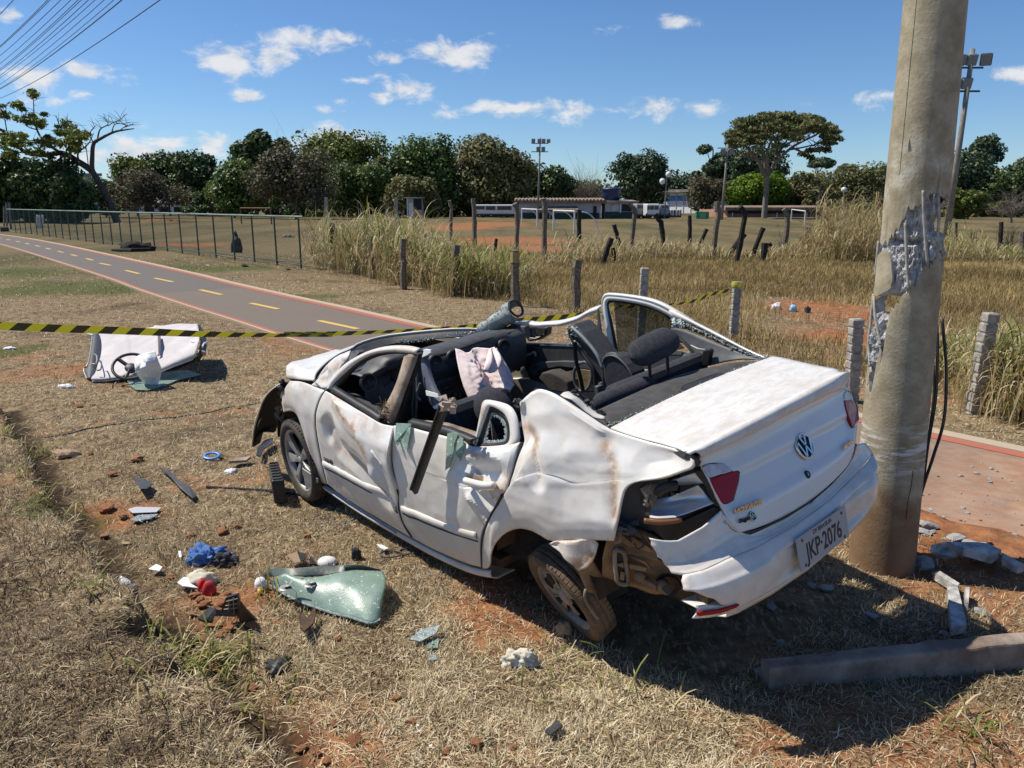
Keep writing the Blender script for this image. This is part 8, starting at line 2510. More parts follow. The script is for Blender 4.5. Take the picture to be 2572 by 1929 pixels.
MB().box((-1.3, 0, .32), (1.6, .22, .22)).build('centre_tunnel', M_carpet, car, bevel=.03)
MB().box((-2.62, 0, .70), (.04, 1.15, .55)).build('boot_bulkhead', M_carpet, car)
with_mud(MB().prism([Vector((-.55, -.80, .22)), Vector((-3.0, -.76, .28)), Vector((-3.15, -.66, .98)), Vector((-2.7, -.68, 1.0)), Vector((-2.2, -.76, .86)), Vector((-.55, -.78, .84)), Vector((.4, -.72, .80)), Vector((.4, -.76, .40))], (0, -.015, 0)).build('far_side_skin', M_paint, car), [])
# ================================================================== things lying about
M_clay = mottled('red clay', (.20, .075, .032), (.40, .185, .085), 9, .95, .6, .01)
M_rub = mottled('concrete rubble', (.24, .235, .23), (.55, .54, .53), 16, .95, .7, .01)
M_beam = mottled('old kerb concrete', (.16, .115, .085), (.34, .285, .235), 5, .95, .7, .01)
M_cream_c = mottled('cream cloth', (.52, .48, .38), (.64, .60, .50), 8, .9, .3)
M_redc = mottled('red cloth', (.40, .012, .020), (.55, .03, .035), 14, .8, .3)
M_bluec = mottled('blue cloth', (.050, .13, .36), (.12, .24, .50), 7, .95, .4)
M_darkc = mottled('dark cloth', (.030, .028, .034), (.075, .065, .065), 9, .95, .4)
M_tan = mottled('tan stone', (.34, .22, .13), (.46, .33, .22), 8, .9, .4)
M_card = mottled('brown card', (.20, .13, .075), (.28, .20, .13), 8, .9, .3)
M_liner = mottled('pale headlining', (.47, .44, .45), (.57, .53, .53), 3, .95, .2)
M_cyan = mat('pale blue plastic', (.22, .50, .70), .35)
M_sblue = mat('sky blue plastic', (.05, .20, .50), .4)
M_yplas = mat('yellow plastic', (.55, .36, .05), .4)
rng = np.random.default_rng(31)
rocks = []
for k in range(6):
 bm = bmesh.new()
 bmesh.ops.create_icosphere(bm, subdivisions=2, radius=1)
 for v in bm.verts:
  q = v.co.copy()
  v.co *= 1 + .45 * mnoise.noise(q * 1.3 + Vector((k * 7, 0, 0))) + .2 * mnoise.noise(q * 3.5 + Vector((k * 3, 2, 0)))
  v.co.z *= .7
 me = bpy.data.meshes.new('rock')
 bm.to_mesh(me)
 bm.free()
 rocks.append(me)
RM = {}
def rock(name, p, s, m, label, cat, group=None):
 key = (int(rng.integers(0, 6)), m.name)
 if key not in RM:
  RM[key] = rocks[key[0]].copy()
  RM[key].materials.append(m)
 o = bpy.data.objects.new(name, RM[key])
 COL.objects.link(o)
 o.location = p
 o.scale = s if hasattr(s, '__len__') else (s * rng.uniform(.7, 1.3), s * rng.uniform(.7, 1.2), s * rng.uniform(.5, .9))
 o.rotation_euler = (rng.uniform(-.3, .3), rng.uniform(-.3, .3), rng.uniform(0, 6.28))
 return tag(o, label, cat, group)
def mpp(p):
 return (p - EYE).dot(FWV) / F
def rk(name, f, x, y, wpx, m, label, cat, group=None, squash=.6):
 p = GH(f, x, y)
 if abs(polydist(np.array([p.x]), np.array([p.y]), _pc)[0][0]) < PW:
  p = Vector((*G(f, x, y, .012)[:2], max(p.z, .012)))
 s = wpx * FR[f][2] * mpp(p) / 2 * (1.05 if m is M_clay else 1)
 return rock(name, p + Vector((0, 0, s * (.45 if m is M_clay else .25))), (s, s * .8, s * squash), m, label, cat, group)
def lump(name, f, x, y, w_, h_, zt, m, label, cat, seed=0, amp=.35, fq=2.2, sub=3, parent=None):
 """crumpled soft thing: width, depth in frame pixels, height in metres"""
 p = GH(f, x, y)
 k = FR[f][2] * mpp(p)
 bm = bmesh.new()
 bmesh.ops.create_icosphere(bm, subdivisions=sub, radius=1)
 for v in bm.verts:
  q = v.co.copy()
  d = 1 + amp * mnoise.noise(q * fq + Vector((seed, 0, 0))) + amp * .6 * abs(mnoise.noise(q * fq * 2.6 + Vector((0, seed, 0))))
  v.co = Vector((q.x * w_ * k / 2 * d, q.y * h_ * k * .9 * d, max(q.z, -.25) * zt * d))
 me = bpy.data.meshes.new(name)
 bm.to_mesh(me)
 bm.free()
 me.polygons.foreach_set('use_smooth', [True] * len(me.polygons))
 o = link(name, me, parent, m, p + Vector((0, 0, zt * .3)))
 return tag(o, label, cat) if label else o
def flat(name, f, pts, m, label, cat, z=.03, th=.006, tilt=0.0, group=None, jitter=.01):
 P_ = []
 for i, (x, y) in enumerate(pts):
  g = GH(f, x, y)
  P_.append(G(f, x, y, g.z + z + tilt * i / len(pts) + rng.uniform(0, jitter)))
 o = MB().prism(P_, (0, 0, th)).build(name, m)
 return tag(o, label, cat, group)
def R7(x, y, z):
 return G('B7', x, y, z)
A0 = R7(160, 958, .03)
roof = thing('roof_panel', 'torn off car roof lying upside down, pale headlining up, on the verge', 'roof panel', (A0.x, A0.y, 0))
O = Vector(roof.location)
near = [R7(160, 958, .03), R7(380, 935, .05), R7(700, 900, .09), R7(1150, 815, .16), R7(1400, 740, .22), R7(1600, 645, .30)]
farr = [R7(265, 318, .30), R7(500, 285, .36), R7(900, 220, .42), R7(1250, 192, .45), R7(1640, 188, .46)]
rows = coons(farr, near, [R7(265, 318, .30), R7(275, 450, .22), R7(255, 650, .14), R7(200, 850, .06), R7(160, 958, .03)], [R7(1640, 188, .46), R7(1680, 430, .42), R7(1630, 560, .36), R7(1600, 645, .30)], 44, 28)
for j, r in enumerate(rows):
 for i, p in enumerate(r):
  u, v = i / 43, j / 27
  p.z += .020 * math.exp(-((u - .33) / .012) ** 2) + .022 * (u > .60) * math.sin(math.pi * v) + .012 * mnoise.noise(Vector((u * 5, v * 4, 1))) + .05 * abs(mnoise.noise(Vector((u * 3 + v * 2, v * 1.2, 4)))) * (u > .6) - .02 * math.sin(math.pi * u)
rows = [[p - O for p in r] for r in rows]
MB().grid(rows).build('headlining', M_liner, roof, smooth=True, solid=.006)
MB().grid([[p - Vector((0, -.01, .028)) for p in r[::3]] for r in rows[::3]]).build('roof_skin', M_buswhite, roof, smooth=True, solid=.004)
l0 = [R7(x, y, z) - O for x, y, z in ((180, 325, .32), (165, 450, .27), (140, 640, .19), (110, 760, .12), (45, 820, .07), (100, 945, .02))]
l1 = [R7(x, y, z) - O for x, y, z in ((268, 320, .31), (282, 450, .25), (262, 640, .17), (240, 750, .11), (215, 850, .07), (150, 955, .03))]
MB().grid([[a, a.lerp(b, .5) + Vector((0, 0, .02)), b] for a, b in zip(resamp(smooth_line(l0, 1), 20), resamp(smooth_line(l1, 1), 20))]).build('side_trim', M_grey_l, roof, smooth=True, solid=.01)
MB().tube(smooth_line(l0, 1), .008, 6).build('trim_edge', M_silver, roof)
for q in (((175, 612), (215, 610), (238, 640), (232, 730), (200, 742), (160, 735)), ((255, 700), (290, 700), (304, 740), (290, 820), (240, 828))):
 MB().tube(catmull([R7(x, y, .20) - O for x, y in q], 4), .008, 6).build('grab_handle', M_grey_l if q[0][0] > 200 else M_silver, roof, smooth=True)
MB().tube(catmull([R7(x, y, .42) - O for x, y in ((1538, 405), (1575, 440), (1620, 440), (1655, 425))], 4), .009, 6).build('grab_handle', M_buswhite, roof, smooth=True)
MB().prism([R7(x, y, z) - O for x, y, z in ((1085, 350, .40), (1125, 355, .40), (1130, 470, .36), (1125, 620, .28), (1080, 635, .27), (1095, 600, .29))], (0, 0, .012)).build('console_slot', M_grey_p, roof)
MB().prism([R7(x, y, z) - O for x, y, z in ((1180, 815, .15), (1400, 742, .20), (1605, 650, .27), (1615, 700, .22), (1400, 800, .14), (1200, 850, .10))], (0, .05, 0)).build('front_edge', M_black, roof)
r0 = [R7(x, y, z) - O for x, y, z in ((1645, 195, .47), (1680, 330, .45), (1690, 430, .42), (1660, 560, .36), (1612, 660, .29), (1625, 735, .22))]
r1 = [R7(x, y, z) - O for x, y, z in ((1672, 205, .45), (1750, 330, .42), (1770, 460, .38), (1755, 560, .33), (1700, 650, .27), (1640, 730, .2))]
MB().grid([[a, b] for a, b in zip(resamp(r0, 16), resamp(r1, 16))]).build('torn_frame', M_black, roof, solid=.015)
MB().tube(catmull([R7(x, y, .40) - O for x, y in ((1705, 505), (1730, 460), (1775, 440))], 4), .012, 6).build('bent_bracket', M_buswhite, roof)
MB().box(R7(1722, 590, .32) - O, (.05, .03, .05), (.4, .3, .2)).build('bent_bracket', M_silver, roof)
MB().box(R7(140, 350, .31) - O, (.07, .03, .06), (.4, .3, .2)).build('bent_bracket', M_buswhite, roof)
c = R7(705, 775, .20)
sw = thing('steering_wheel', 'black steering wheel lying on the torn roof under a white airbag', 'steering wheel', c)
RX = Matrix.Rotation(.25, 4, 'Y') @ Matrix.Rotation(math.radians(36), 4, 'X') @ Matrix.Rotation(.2, 4, 'Z')
MB().tube([RX @ Vector((.185 * math.cos(a), .185 * math.sin(a), 0)) for a in np.linspace(0, 2 * math.pi, 41)], .017, 10, cap=False).build('rim', M_black, sw, smooth=True)
MB().lathe([(0, .0), (.05, .0), (.065, -.02), (.05, -.07), (0, -.07)], 18, RX).build('hub', M_grey_p, sw, smooth=True)
for a in (0.1, 2.6, 4.7):
 MB().tube([RX @ Vector((.04 * math.cos(a), .04 * math.sin(a), -.02)), RX @ Vector((.18 * math.cos(a), .18 * math.sin(a), 0))], .014, 7, flat=1.8).build('spoke', M_grey_p, sw)
tp_ = [R7(x, y, z) for x, y, z in ((770, 690, .30), (800, 625, .36), (900, 590, .40), (1050, 560, .42))]
bt = [R7(x, y, z) for x, y, z in ((900, 1020, .03), (980, 1030, .03), (1090, 1028, .03))]
rows = coons(tp_, bt, [R7(770, 690, .30), R7(765, 790, .24), R7(830, 920, .12), R7(900, 1020, .03)], [R7(1050, 560, .42), R7(1090, 670, .34), R7(1152, 820, .2), R7(1120, 950, .08), R7(1090, 1028, .03)], 30, 34)
for j, r in enumerate(rows):
 for i, p in enumerate(r):
  u, v = i / 29, j / 33
  k = min(1, 3 * min(u, 1 - u, v, 1 - v) + .1)
  p.y -= k * (.12 * math.sin(math.pi * v) + .05 * mnoise.noise(Vector((u * 5, v * 6, 9))) + .03 * abs(mnoise.noise(Vector((u * 10, v * 14, 4)))))
  p.z += k * .03 * mnoise.noise(Vector((u * 7, v * 9, 3)))
o = MB().grid([[p - c for p in r] for r in rows]).build('airbag', M_bagw, sw, smooth=True, solid=.003)
flat('glass_sheet', 'B7', [(-5, 890), (60, 885), (100, 940), (380, 960), (420, 875), (560, 868), (640, 950), (700, 1050), (780, 1105), (950, 1112), (1170, 1050), (1350, 975), (1690, 895), (1500, 830), (1150, 860), (700, 900), (300, 900)], M_gl_broken, 'crazed windscreen sheet pinned under the torn roof', 'broken glass', .015, .006)
ga = lambda x, y, z: G('D7', x, y, z)
tpw = [ga(205, 620, .05), ga(330, 525, .10), ga(430, 492, .12), ga(640, 560, .10), ga(900, 545, .10), ga(1200, 475, .12), ga(1450, 455, .12), ga(1750, 455, .10)]
btw = [ga(205, 650, .03), ga(300, 725, .03), ga(450, 820, .03), ga(700, 935, .03), ga(900, 1005, .03), ga(1250, 1100, .03), ga(1540, 1195, .03), ga(1660, 1198, .03), ga(1740, 1140, .03)]
rows = coons(tpw, btw, [ga(205, 620, .05), ga(195, 635, .04), ga(205, 650, .03)], [ga(1750, 455, .10), ga(1800, 560, .09), ga(1842, 760, .07), ga(1765, 1000, .05), ga(1740, 1140, .03)], 44, 24)
for j, r in enumerate(rows):
 for i, p in enumerate(r):
  p.z += .055 * math.sin(math.pi * j / 23) * math.sin(math.pi * min(1, i / 30) * .5) + .006 * mnoise.noise(p * 12)
wg = thing('rear_window_glass', 'large crazed green rear window lying on the dry grass', 'broken glass', GH('D7', 1000, 900))
O = Vector(wg.location)
MB().grid([[p - O for p in r] for r in rows]).build('pane', M_gl_broken, wg, smooth=True, solid=.005)
MB().tube([p - O + Vector((0, 0, .003)) for p in rows[-1]], .006, 6).build('pane_edge', M_gl_crumb, wg)
bk = [ga(110, 505, .03), ga(180, 440, .08), ga(400, 420, .12), ga(520, 432, .13), ga(870, 402, .14), ga(1200, 388, .14), ga(1320, 378, .15), ga(1500, 392, .14), ga(1750, 452, .10)]
bk2 = [ga(110, 530, .02), ga(200, 545, .03), ga(330, 525, .09), ga(520, 520, .10), ga(800, 540, .09), ga(1100, 490, .11), ga(1300, 462, .11), ga(1500, 458, .11), ga(1750, 458, .09)]
MB().grid([[a - O, a.lerp(b, .5) - O - Vector((0, 0, .02)), b - O] for a, b in zip(resamp(bk, 30), resamp(bk2, 30))]).build('dark_border', mottled('ceramic border', (.02, .035, .032), (.07, .10, .09), 10, .45, .1), wg, smooth=True, solid=.004)
for x, y in ((430, 700), (775, 650)):
 p = ga(x, y, .11) - O
 MB().lathe([(.012, 0), (.022, .004), (.030, .004), (.034, 0)], 16, Matrix.Translation(p)).build('hinge_ring', M_silver, wg, smooth=True)
 MB().box(p + Vector((.015, -.01, .006)), (.03, .012, .012), (0, 0, .6)).build('latch', M_black, wg)
flat('bracket', 'D7', [(615, 1000), (650, 1090), (740, 1140), (830, 990), (842, 1100), (810, 1220), (735, 1290), (690, 1328), (630, 1270)], M_muddk, 'brown black bent bracket below the rear window glass', 'car part', .05, .012)
lump('white_cup', 'D7', 1005, 370, 270, 130, .035, M_buswhite, 'white rounded shell behind the rear window glass', 'car part', 1, .05, 1)
flat('card_piece', 'D7', [(445, 255), (590, 205), (640, 350), (560, 360)], M_card, 'brown card flap behind the rear window glass', 'card', .05, .004, .03)
flat('black_piece', 'D7', [(590, 205), (700, 235), (712, 300), (640, 350)], M_black, 'black plastic flap leaning on the brown card', 'car part', .04, .006, .06)
flat('black_piece', 'D7', [(765, 280), (800, 285), (862, 390), (765, 390)], M_black, 'black wedge left of the white rounded shell', 'car part', .03, .01, .05)
lump('black_clip', 'D7', 1410, 300, 130, 70, .05, M_black, 'black tangled clip right of the white rounded shell', 'car part', 4, .6, 3)
for x, y, r_, lb in ((1890, 255, .030, 'thin black ring lying by the sill of the wreck'), (2140, 215, .026, 'second thin black ring, nearer the wreck')):
 p = GH('D7', x, y, .012)
 tag(MB().tube([Vector((1.5 * r_ * 1.4 * math.cos(a), r_ * 1.4 * math.sin(a), 0)) for a in np.linspace(0, 6.283, 22)], .005, 6, cap=False).build('black_ring', M_grey_p, None, smooth=True, loc=p), lb, 'ring', 'thin black rings')
flat('white_shard', 'D7', [(1690, 105), (1760, 110), (1860, 160), (1800, 180), (1740, 150)], M_buswhite, 'white shard on the grass by the sill', 'car part', .03, .006)
t = thing('bottle', 'small white bottle with a yellow cap left of the rear window glass', 'bottle', GH('D7', 85, 720))
MB().lathe([(0, .065), (.022, .06), (.030, .04), (.032, .01), (.026, 0)], 16).build('bottle', M_bagw, t, smooth=True)
MB().tube([Vector((.008, -.02, .015)), Vector((.014, -.065, .008))], [.020, .010], 10).build('cap', M_yplas, t, smooth=True)
lump('blue_cloth', 'D8', 470, 330, 400, 150, .050, M_bluec, 'crumpled bright blue cloth on the grass', 'cloth', 3, 1.0, 2.6, 5)
lump('dark_cloth', 'D8', 690, 370, 260, 110, .040, M_darkc, 'dark grey cloth bundled against the blue cloth', 'cloth', 6, .9, 2.8, 5)
t = thing('cap', 'cream coloured peaked cap on the grass', 'cap', GH('D8', 360, 640))
k = FR['D8'][2] * mpp(Vector(t.location))
o = lump('cap_crown', 'D8', 370, 640, 380, 150, .055, M_cream_c, None, None, 9, .35, 1.9, 4)
o.location = Vector(o.location) - Vector(t.location)
o.parent = t
MB().prism([G('D8', x, y, .03) - Vector(t.location) for x, y in ((30, 640), (110, 570), (190, 560), (210, 650), (320, 715), (230, 705), (110, 690))], (0, 0, .008)).build('peak', M_bagw, t, bevel=.002)
lump('red_bundle', 'D8', 375, 715, 120, 70, .042, M_redc, 'smaller red cloth bundle touching the cream cap', 'cloth', 2, .3, 2.4)
lump('red_ball', 'D8', 478, 785, 185, 75, .058, M_redc, 'larger smooth red ball of cloth below the cream cap', 'cloth', 5, .12, 1.6)
t = thing('speaker_box', 'smashed black plastic box with a wire grid, among clay lumps', 'car part', GH('D8', 800, 1080))
O = Vector(t.location)
MB().prism([G('D8', x, y, z) - O for x, y, z in ((700, 840, .16), (860, 790, .18), (895, 930, .10), (870, 1090, .03), (640, 1010, .06))], (0, .02, 0)).build('grille_face', M_black, t)
for q in (((720, 870, .16), (880, 830, .17)), ((710, 930, .12), (885, 900, .13)), ((690, 980, .09), (880, 960, .1)), ((760, 850, .17), (750, 1010, .07)), ((820, 820, .18), (830, 1040, .06))):
 MB().tube([G('D8', x, y, z) - O - Vector((0, .012, 0)) for x, y, z in q], .0022, 4).build('grid_wire', M_silver, t)
MB().prism([G('D8', x, y, z) - O for x, y, z in ((895, 900, .15), (990, 1020, .08), (1130, 1160, .02), (900, 1190, .01), (860, 1060, .05))], (0, .015, 0)).build('brown_side', M_muddk, t)
MB().prism([G('D8', x, y, z) - O for x, y, z in ((500, 1075, .04), (575, 1010, .07), (850, 1080, .05), (830, 1105, .04), (560, 1090, .04))], (0, 0, .006)).build('grey_flap', M_grey_l, t)
MB().prism([G('D8', x, y, z) - O for x, y, z in ((320, 1150, .01), (480, 990, .06), (570, 1010, .06), (520, 1190, .01), (420, 1190, .01))], (0, 0, .012)).build('left_flap', M_black, t)
CLL = 'small reddish clay clod lying in the dry grass'
CLU = {(740, 1300): 'bright clay clod right under the smashed black box', (1090, 1250): 'largest clay clod, at the right foot of the smashed black box', (380, 1440): 'clay clod alone below left of the smashed black box', (400, 960): 'flat clay clod touching the left flap of the black box', (340, 880): 'clay clod just below the red cloth bundle', (640, 940): 'clay clod lying on top of the smashed black box', (1125, 278): 'clay clod above right of the dark cloth', (1200, 255): 'clay clod right of the one above the dark cloth', (540, 170): 'dark clay clod left of the pale cyan plastic', (625, 205): 'clay clod touching the pale cyan plastic', (880, 1300): 'clay clod right of the domed tan stone', (860, 510): 'small clay clod left of the cream cap peak', (1790, 1340): 'biggest clay clod at the bottom edge of the picture', (965, 300): 'clay clod standing above the blue cloth'}
for f, x, y, w_ in [('D8', 740, 1300, 170), ('D8', 1090, 1250, 190), ('D8', 380, 1440, 150), ('D8', 400, 960, 180), ('D8', 340, 880, 130), ('D8', 270, 830, 160), ('D8', 250, 1090, 130), ('D8', 730, 790, 100), ('D8', 640, 940, 150), ('D8', 280, 1330, 80), ('D8', 620, 1380, 110), ('D8', 380, 1610, 110),
     ('C5', 540, 170, 85), ('C5', 625, 205, 60), ('C5', 1125, 278, 62), ('C5', 1200, 255, 45), ('C5', 965, 300, 50), ('C5', 530, 305, 52), ('C5', 860, 510, 45), ('C5', 770, 745, 40), ('C5', 1095, 970, 70), ('C5', 1550, 300, 40), ('C5', 1275, 1065, 60), ('C5', 1705, 820, 40),
     ('C5', 1690, 1250, 50), ('C5', 1790, 1340, 80), ('C5', 1520, 1380, 60), ('C5', 1600, 1400, 50), ('C5', 1920, 1300, 50), ('C5', 2000, 1120, 50), ('C5', 1650, 1440, 60), ('C5', 2080, 1240, 40), ('C4', 880, 1300, 80), ('C4', 720, 1390, 60), ('C4', 510, 950, 50), ('C4', 690, 1610, 90),
     ('C4', 580, 1255, 45), ('C8', 400, 1150, 70), ('C8', 580, 1170, 45), ('C8', 500, 1180, 35), ('C8', 1240, 910, 30), ('C8', 70, 1040, 40), ('C8', 240, 1190, 40), ('C8', 290, 1230, 40), ('C8', 380, 520, 25), ('C8', 950, 1120, 40), ('4', 160, 550, 40), ('C4', 600, 940, 25), ('C4', 1530, 960, 30)]:
 rk('clay_clod', f, x, y, w_, M_clay, CLU.get((x, y), CLL), 'clod', 'red clay clods')
rk('tan_stone', 'C4', 430, 1270, 150, M_tan, 'smooth domed tan stone at the left', 'stone', squash=.55)
rk('tan_stone', 'C5', 640, 335, 50, M_tan, 'flat oval tan pebble in the shallow gully', 'stone', squash=.3)
rk('grey_stone', 'D7', 1400, 1400, 60, M_rub, 'small pale grey stone near the wheel track', 'stone')
lump('tissue', 'C5', 635, 585, 70, 40, .055, M_bagw, 'white crumpled tissue on the gully edge', 'paper', 3, .8, 3)
lump('paper', 'C8', 620, 745, 150, 40, .05, M_cream_c, 'cream crumpled paper alone in the foreground grass', 'paper', 8, .7, 2.8, 4)
flat('pale_shard', 'C5', [(750, 465), (790, 440), (820, 455), (805, 475)], M_bagw, 'pale curved shard left of the blue cloth', 'car part', .03, .006)
flat('white_scrap', 'C5', [(900, 372), (915, 372), (918, 402), (905, 405)], M_bagw, 'tiny white upright scrap above the cream cap', 'paper', .02, .004)
flat('plastic_sheet', 'C5', [(655, 215), (700, 190), (800, 185), (760, 210), (690, 222)], M_gl_crumb, 'pale cyan plastic piece on the bare soil', 'plastic', .015, .004)
flat('plastic_sheet', 'C5', [(645, 160), (690, 148), (815, 152), (790, 175), (670, 180)], mat('clear film', (.5, .5, .52), .2), 'clear crinkled film above the cyan piece', 'plastic', .015, .003)
flat('glass_scrap', 'C8', [(60, 620), (110, 570), (215, 545), (190, 590), (110, 630)], M_gl_crumb, 'shred of crazed glass in the foreground grass', 'broken glass', .03, .005)
flat('glass_scrap', 'C8', [(140, 640), (205, 600), (200, 660), (150, 665)], M_gl_broken, 'small teal glass scrap below the foreground shred', 'broken glass', .015, .004)
flat('glass_scrap', 'C8', [(145, 700), (190, 695), (200, 718), (160, 725)], M_gl_crumb, 'lowest tiny teal glass scrap in the foreground', 'broken glass', .015, .004)
flat('grey_triangle', 'C4', [(850, 1400), (925, 1415), (985, 1445), (940, 1478), (900, 1480)], M_grey_p, 'dark grey triangular trim piece in the left grass', 'car part', .03, .006, .05)
flat('black_strip', 'C4', [(1020, 1340), (1110, 1380), (1150, 1430), (1210, 1455), (1262, 1525), (1235, 1540), (1150, 1470), (1100, 1410)], M_grey_p, 'crooked dark clip strip pointing at the wreck', 'car part', .03, .008)
for i, (a, b) in enumerate((((1325, 1472), (1800, 1500)), ((1640, 1490), (1950, 1522)))):
 tag(MB().tube([GH('C4', *a, .012), GH('C4', *b, .012)], .009, 6).build('black_rod', M_black), ['longer thin black rod lying before the front wheel', 'shorter thin black rod ending under the front wheel'][i], 'rod', 'thin black rods')
t = thing('foam_block', 'black ribbed foam block wedged against the front wheel', 'block', GH('B4', 330, 1575))
O = Vector(t.location)
up4 = [G('B4', x, y, .17) - O for x, y in ((228, 1282), (335, 1272), (400, 1470), (262, 1480))]
MB().prism([p for p in up4], (0.01, -.0, -.17)).build('block', M_black, t, bevel=.01)
for k in range(14):
 u, v = (k % 7 + .5) / 7, (k // 7 + .5) / 2
 p = up4[0].lerp(up4[3], u).lerp(up4[1].lerp(up4[2], u), .15 + .7 * v * .9)
 MB().box(p + Vector((0, 0, .004)), (.030, .016, .008), (0, 0, .5)).build('rib', M_grey_p, t)
flat('black_leaf', 'C4', [(1642, 1262), (1655, 1210), (1700, 1165), (1752, 1152), (1745, 1185), (1690, 1225), (1668, 1270)], M_black, 'black bent plastic piece under the torn bumper', 'car part', .05, .008)
flat('grey_slab', 'C4', [(1470, 1312), (1520, 1290), (1610, 1280), (1580, 1305)], M_beam, 'flat grey slab left of the front wheel', 'slab', .03, .02)
p = GH('C4', 1360, 1280, .025)
tag(MB().tube([Vector((.060 * math.cos(a), .040 * math.sin(a), .012 * math.sin(a))) for a in np.linspace(0, 6.283, 24)], .016, 7, cap=False, flat=.5).build('blue_ring', M_sblue, None, smooth=True, loc=p), 'bright blue plastic ring in the grass left of the wreck', 'ring')
lump('silver_scrap', 'C4', 1480, 1370, 65, 40, .02, M_bagw, 'crumpled silvery scrap below the blue ring', 'paper', 5, .7, 3)
lump('white_rag', 'C4', 425, 828, 100, 26, .03, M_bagw, 'small white rag on the grass before the torn roof', 'cloth', 7, .6, 3)
lump('white_rag', 'C4', 65, 580, 70, 16, .025, M_bagw, 'white scrap far left beneath the hazard tape', 'cloth', 2, .6, 3)
lump('black_lump', 'C5', 1410, 960, 100, 60, .022, M_black, 'dark ragged lump in the middle foreground', 'car part', 9, 1.1, 3)
flat('black_strip', 'C8', [(740, 1085), (800, 1030), (830, 1055), (770, 1105)], M_grey_p, 'dark strip half buried in the near grass', 'car part', .03, .008)
lump('broken_shard', 'B3', 960, 1500, 230, 60, .045, M_tan, 'pinkish broken shard at the foot of the rear wheel', 'car part', 4, .6, 2.4)
for x, y in ((100, 1055), (105, 1080), (165, 1155), (105, 1220)):
 rk('white_crumb', 'C8', x, y, 26, M_bagw, 'tiny white plastic crumb in the near grass', 'crumb', 'white plastic crumbs')
for f, x, y, w_, m, lb, cat in [('C7', 1690, 1372, 60, M_bagw, 'white litter scrap on the far rough grass', 'litter'), ('C7', 1800, 1385, 46, M_cyan, 'light blue litter scrap beside the bare soil', 'litter'), ('C7', 1893, 1393, 34, M_darkc, 'dark litter scrap nearest the bare soil', 'litter')]:
 lump('litter', f, x, y, w_, 20, .09, m, lb, cat, x, .6, 3)
t = thing('concrete_beam', 'long square concrete beam lying in the shadow at lower right', 'beam', GH('P2', 50, 1388))
O = Vector(t.location)
Hb = .115
b0, b1 = G('P2', 45, 1385, .0), G('P2', 1130, 1262, .0)
d = (b1 - b0).normalized()
s = Vector((-d.y, d.x, 0)) * .085
sec = [Vector((0, 0, -.03)), Vector((0, 0, Hb)), s + Vector((0, 0, Hb)), s + Vector((0, 0, -.03))]
n = 46
rows = []
for k in range(n + 1):
 q = b0 + (b1 - b0) * k / n - O
 ring_ = []
 for i, a in enumerate(sec + [sec[0]]):
  w_ = q + a
  if i != 4:
   w_ = w_ + Vector((mnoise.noise(w_ * 9 + Vector((i, 0, 0))), mnoise.noise(w_ * 9 + Vector((0, i * 3, 7))), mnoise.noise(w_ * 11 + Vector((5, 0, i))))) * .010
   first = w_ if i == 0 else first
  else:
   w_ = first
  ring_.append(w_)
 rows.append(ring_)
mbb = MB().grid(rows)
mbb.add(rows[0][:4], [(0, 1, 2, 3)]).add(rows[-1][:4], [(3, 2, 1, 0)])
mbb.build('beam', M_beam, t, bevel=.012)
for f, x, y, w_, sq, lb in [('P2', 622, 915, 82, .95, 'pale bluish concrete chunk right at the pole foot'), ('P2', 630, 770, 70, .6, 'whitish concrete lump beside the path behind the pole'), ('P2', 615, 792, 60, .35, 'flat whitish slab by the path behind the pole'), ('P2', 735, 815, 70, .4, 'broad pale flake on the path edge'),
       ('P2', 800, 845, 75, .45, 'crumbled pale slab on the path edge'), ('P2', 255, 1000, 60, .6, 'whitish lump in the shadow under the bumper'), ('P2', 205, 990, 40, .6, 'small whitish lump left of the one under the bumper'), ('P2', 55, 1065, 42, .8, 'pale lump deep in the wreck shadow'),
       ('P2', 90, 1200, 34, .8, 'pale stone in the shadow above the beam end'), ('P2', 425, 1100, 50, .5, 'grey lump in the middle of the shadow'), ('P2', 830, 1090, 60, .5, 'grey flake at the right edge of the shadow'), ('P2', 862, 1022, 18, .7, 'tiny white stone at the right of the shadow'),
       ('P2', 690, 1165, 34, .8, 'small grey stone just above the beam'), ('P2', 8, 1310, 46, .7, 'pale block at the left end of the beam'), ('P2', 865, 555, 20, .8, 'white stone out on the dusty path'), ('P2', 862, 605, 18, .8, 'second white stone out on the dusty path'), ('P2', 700, 965, 40, .5, 'dark grey chunk right of the bluish one'),
       ('P2', 848, 1380, 20, .6, 'tiny white stone below the beam'), ('P2', 930, 1325, 20, .6, 'tiny white stone below the beam at right')]:
 rk('concrete_chunk', f, x, y, w_, M_rub, lb, 'rubble', 'concrete rubble by the pole', sq)
for q, lb in (([(700, 1022), (738, 1015), (772, 1160), (715, 1172)], 'ridged concrete splinter standing out in the shadow'), ([(650, 962), (672, 958), (745, 1005), (738, 1018)], 'narrow concrete splinter right of the pole foot'), ([(765, 1020), (782, 1020), (778, 1080), (765, 1070)], 'thin grey splinter beside the ridged one'),
              ([(700, 850), (840, 852), (900, 880), (865, 905), (760, 875)], 'long flat concrete slab on the path edge'), ([(900, 890), (985, 935), (960, 942), (905, 910)], 'narrow slab end at the right edge'), ([(640, 862), (700, 850), (740, 880), (690, 890)], 'dark flat slab behind the bluish chunk')):
 flat('concrete_splinter', 'P2', q, M_rub, lb, 'rubble', .01, .045, 0, 'concrete rubble by the pole', .02)
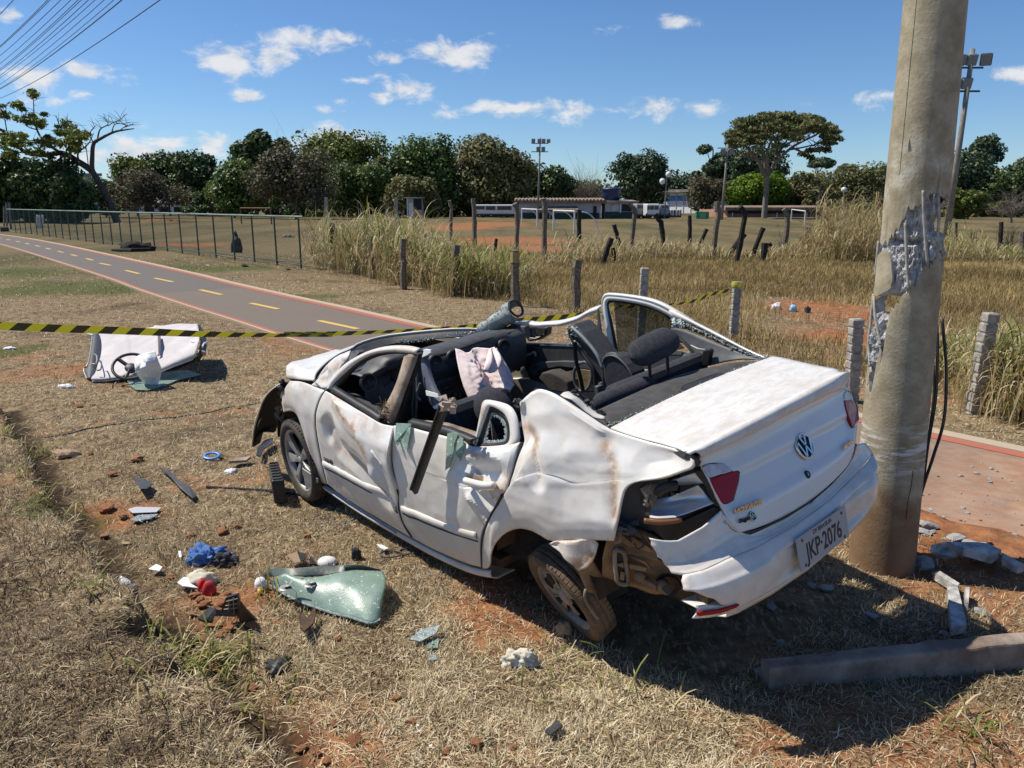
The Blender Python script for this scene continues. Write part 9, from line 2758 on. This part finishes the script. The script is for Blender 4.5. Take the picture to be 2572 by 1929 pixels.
for _ in range(110):
 a = rng.random() ** 1.6
 x, y = rng.uniform(600, 1000), 500 + 480 * rng.random() ** .6
 w_ = 7 + 20 * rng.random() ** 3
 rk('concrete_crumb', 'P2', x, y, w_, M_rub if rng.random() < .8 else M_clay, 'small broken crumb scattered over the dusty path by the pole', 'crumb', 'crumbs on the dusty path')
lump('fallen_branch', 'D1', 1190, 800, 260, 30, .28, M_char, 'black heap of burnt branch at the foot of the wire fence', 'branch', 3, .7, 2.4)
tag(MB().tube([GH('D1', 975, 800, .06), GH('D1', 1150, 806, .08), GH('D1', 1310, 800, .08)], [.05, .09, .07], 7).build('fallen_pole', M_char), 'dark pole lying in front of the burnt branch', 'branch')
tag(MB().tube([GH('D1', 4, 628, .15), GH('D1', 76, 625, .15)], .26, 10).build('log', M_barkd), 'short thick log by the path at the left edge', 'log')
lump('termite_mound', 'D1', 2055, 810, 80, 20, .55, M_darkc, 'grey termite mound on the left field', 'mound', 4, .5, 1.6)
lump('rubble_heap', 'D2', 825, 1490, 130, 16, .12, M_beam, 'low grey rubble heap on the left field', 'rubble', 6, .7, 3)
for i, (x, y) in enumerate(((1155, 1480), (1360, 1480), (1600, 1500))):
 rk('verge_stone', 'C3', x, y, 28 if i != 1 else 40, M_rub if i == 0 else M_barkd, ['small pale stone left of the others below the fence', 'dark stone in the middle below the fence', 'dark stone at the fence end near the reeds'][i], 'stone', 'stones below the fence')
rng = np.random.default_rng(44)
PP = []
for f, x, y, k, r_ in (('C5', 960, 930, 60, .14), ('C5', 1000, 1030, 90, .2), ('C5', 1130, 1180, 60, .25), ('C5', 330, 215, 40, .15), ('C5', 490, 560, 20, .08), ('C5', 1420, 640, 30, .15), ('C8', 1110, 890, 40, .3), ('C4', 130, 1430, 30, .2), ('C4', 90, 1190, 50, .2), ('C4', 220, 1250, 40, .2), ('P2', 750, 1520, 26, .12)):
 g = GH(f, x, y)
 for _ in range(k):
  X, Y = g.x + rng.normal(0, r_ * .6), g.y + rng.normal(0, r_ * .6)
  PP.append((X, Y, hz(X, Y)))
n = len(PP)
tag(ribbons(np.array(PP), rng.uniform(0, 6.28, n), rng.uniform(.2, 1.0, n), rng.uniform(.07, .22, n), rng.uniform(.004, .009, n), rng.uniform(.3, 1.4, n), np.where(rng.random(n) < .6, rng.uniform(.84, 1, n), rng.uniform(.3, .8, n)), 'green_tufts', M_reed, 4), kind='stuff')
rng = np.random.default_rng(91)
C = []
for f, x, y, k, sx, sy in (('4', 300, 480, 260, 170, 60), ('D7', 1000, 800, 420, 600, 300), ('B7', 700, 1050, 220, 700, 60), ('C8', 150, 620, 120, 80, 60), ('4', 900, 800, 160, 300, 90), ('C5', 740, 210, 90, 90, 30), ('B4', 400, 1560, 90, 250, 60)):
 for _ in range(k):
  q = G(f, x + rng.normal(0, sx * .6), y + rng.normal(0, sy * .6))
  C.append((q.x, q.y, hz(q.x, q.y) + .022))
C = np.array(C)
d_ = rng.normal(size=(len(C), 4, 3)) * rng.uniform(.0025, .006, (len(C), 1, 1))
T = (np.arange(len(C)) * 4)[:, None, None] + np.array([[[0, 1, 2], [0, 2, 3], [0, 3, 1], [1, 3, 2]]])
tag(np_mesh('glass_crumbs', (C[:, None] + d_).reshape(-1, 3), T.reshape(-1, 3), M_gl_crumb), kind='stuff')
